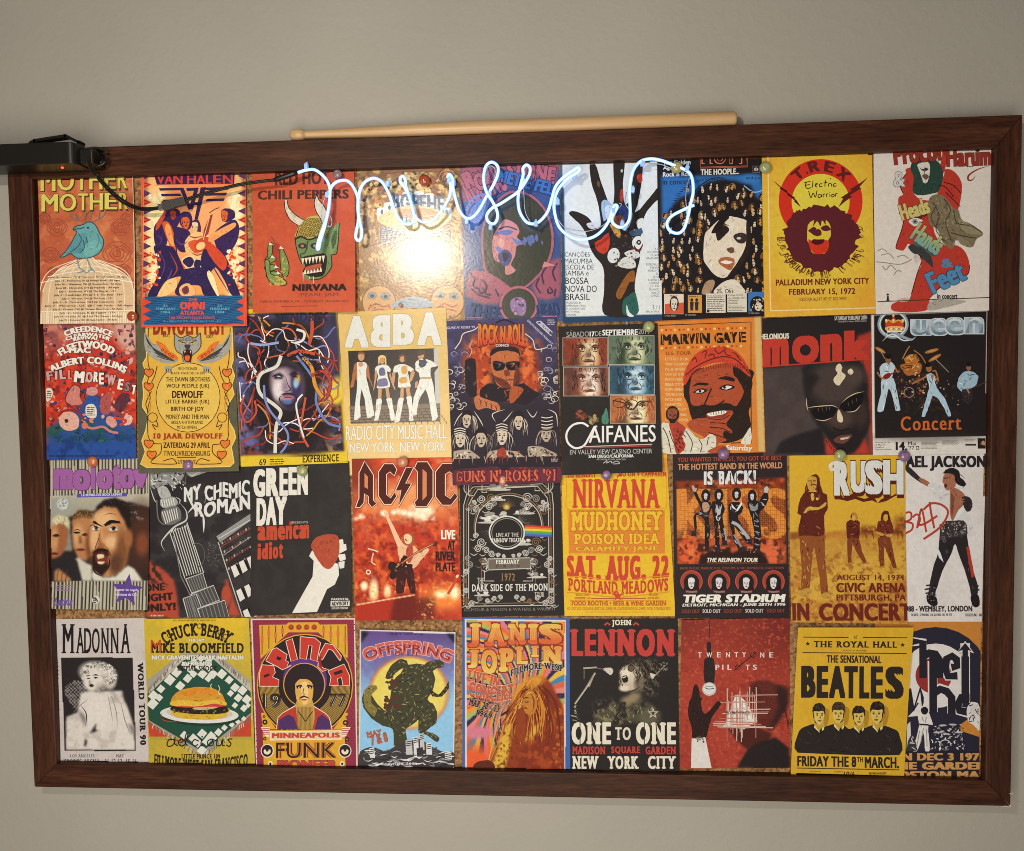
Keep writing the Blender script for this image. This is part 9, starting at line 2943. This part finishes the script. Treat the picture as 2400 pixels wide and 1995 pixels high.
lathe('tip', prof[:6])
lathe('shaft', prof[5:])

# ------------------------------------------------------------------ push pins
def pin_mat(name, c1, c2):
    t = NT(name)
    n = t.noise(180, 3, 0.6, t.obj())
    t.l(t.ramp(n.outputs['Fac'], [(0.35, c1), (0.65, c2)]), t.b.inputs['Base Color'])
    t.set(Roughness=0.1)
    t.b.inputs['Coat Weight'].default_value = 0.5
    if 'clear' in name: t.b.inputs['Transmission Weight'].default_value = 0.75
    return t.m


PM = {'orange': pin_mat('orange_marbled_glass', (0.42, 0.10, 0.035), (0.62, 0.24, 0.10)), 'red': pin_mat('red_glass', (0.33, 0.05, 0.02), (0.42, 0.09, 0.04)),
      'green': pin_mat('green_marbled_glass', (0.25, 0.34, 0.17), (0.42, 0.42, 0.20)), 'olive': pin_mat('olive_glass', (0.36, 0.33, 0.12), (0.45, 0.42, 0.17)),
      'purple': pin_mat('purple_marbled_glass', (0.17, 0.10, 0.24), (0.30, 0.19, 0.36)), 'pink': pin_mat('pink_orange_glass', (0.52, 0.20, 0.12), (0.62, 0.30, 0.2)),
      'clear': pin_mat('clear_plastic', (0.55, 0.52, 0.52), (0.7, 0.68, 0.7)), 'beige': pin_mat('beige_plastic', (0.6, 0.42, 0.25), (0.7, 0.5, 0.3))}


def pin_mesh(r, flat):
    bm = bmesh.new()
    n_ = 28
    pr = [(0.0, flat), (0.25, 0.985 * flat), (0.5, 0.9 * flat), (0.72, 0.74 * flat), (0.88, 0.52 * flat), (0.97, 0.28 * flat), (1.0, 0.1 * flat), (0.96, -0.06), (0.7, -0.12)]
    top = bm.verts.new((0, -pr[0][1] * r, 0))
    rings = [[bm.verts.new((a * r * math.cos(2 * PI * k / n_), -b * r, a * r * math.sin(2 * PI * k / n_))) for k in range(n_)] for a, b in pr[1:]]
    for k in range(n_): bm.faces.new((top, rings[0][k], rings[0][(k + 1) % n_]))
    for a, b in zip(rings, rings[1:]):
        for k in range(n_): bm.faces.new((a[k], b[k], b[(k + 1) % n_], a[(k + 1) % n_]))
    bm.faces.new(rings[-1])
    bmesh.ops.recalc_face_normals(bm, faces=bm.faces)
    me = bpy.data.meshes.new('push_pin')
    bm.to_mesh(me)
    bm.free()
    for p in me.polygons: p.use_smooth = True
    return me


PINS = [(311, 742, 13.5, 'red', 'red-orange round push pin at the lower corner of the blue bird poster'),
        (995, 423, 14, 'red', 'dark red flat push pin inside the second letter of the glowing sign'),
        (791, 409, 11, 'clear', 'clear round push pin holding the first letter of the glowing sign'),
        (1586, 393, 14, 'olive', 'yellow-olive round push pin on the right curl of the glowing sign'),
        (1794, 393, 14.5, 'green', 'pale green push pin at the top corner of the orange sun-ring poster'),
        (217.5, 1082, 13.5, 'orange', 'orange round push pin above the purple lower-case headline of the shouting man poster'),
        (441, 1091, 14, 'purple', 'purple push pin at the foot of the yellow winged-wolf poster'),
        (709, 1103.5, 13.5, 'green', 'pale green push pin over the white stencil headline of the raised-arm poster'),
        (1521, 766, 14, 'green', 'pale green push pin at the top right corner of the black five-portrait poster'),
        (944, 1083, 13.5, 'pink', 'pink-orange push pin above the red stage poster with a lightning bolt headline'),
        (1178, 1126, 14, 'pink', 'orange push pin on the purple foot of the comic book cover poster'),
        (1421, 1112, 14, 'purple', 'purple push pin at the foot of the black five-portrait poster'),
        (1696, 1064, 14, 'purple', 'purple push pin at the top of the black poster with four costumed dancers'),
        (1969, 1067, 14, 'green', 'pale green push pin at the top of the ochre poster with a white block headline'),
        (2119, 1069, 14, 'purple', 'purple push pin beside the black headline of the white red-scrawl poster'),
        (704, 719, 4.5, 'beige', 'tiny beige pin at the foot of the red horned-mask poster'),
        (938, 715, 4.5, 'pink', 'tiny orange pin at the foot of the shiny swirling brown poster'),
        (1469, 757, 4, 'clear', 'tiny clear pin at the top edge of the black five-portrait poster')]
pmesh = {}
for px, py, r, kind, lab in PINS:
    y = -0.0005 if kind == 'clear' and r > 8 else CORK_Y - 0.0045
    if (px, py) == (1586, 393): y = -0.004
    P = at(px, py, y)
    rr = r / CAM_F * (P[1] - CAM_P[1])
    k = round(r)
    if k not in pmesh: pmesh[k] = pin_mesh(rr, 0.75)
    me = pmesh[k].copy()
    me.materials.append(PM[kind])
    o = bpy.data.objects.new('push_pin', me)
    COL.objects.link(o)
    o.location = P
    tag(o, lab, 'push pin', 'push pins')
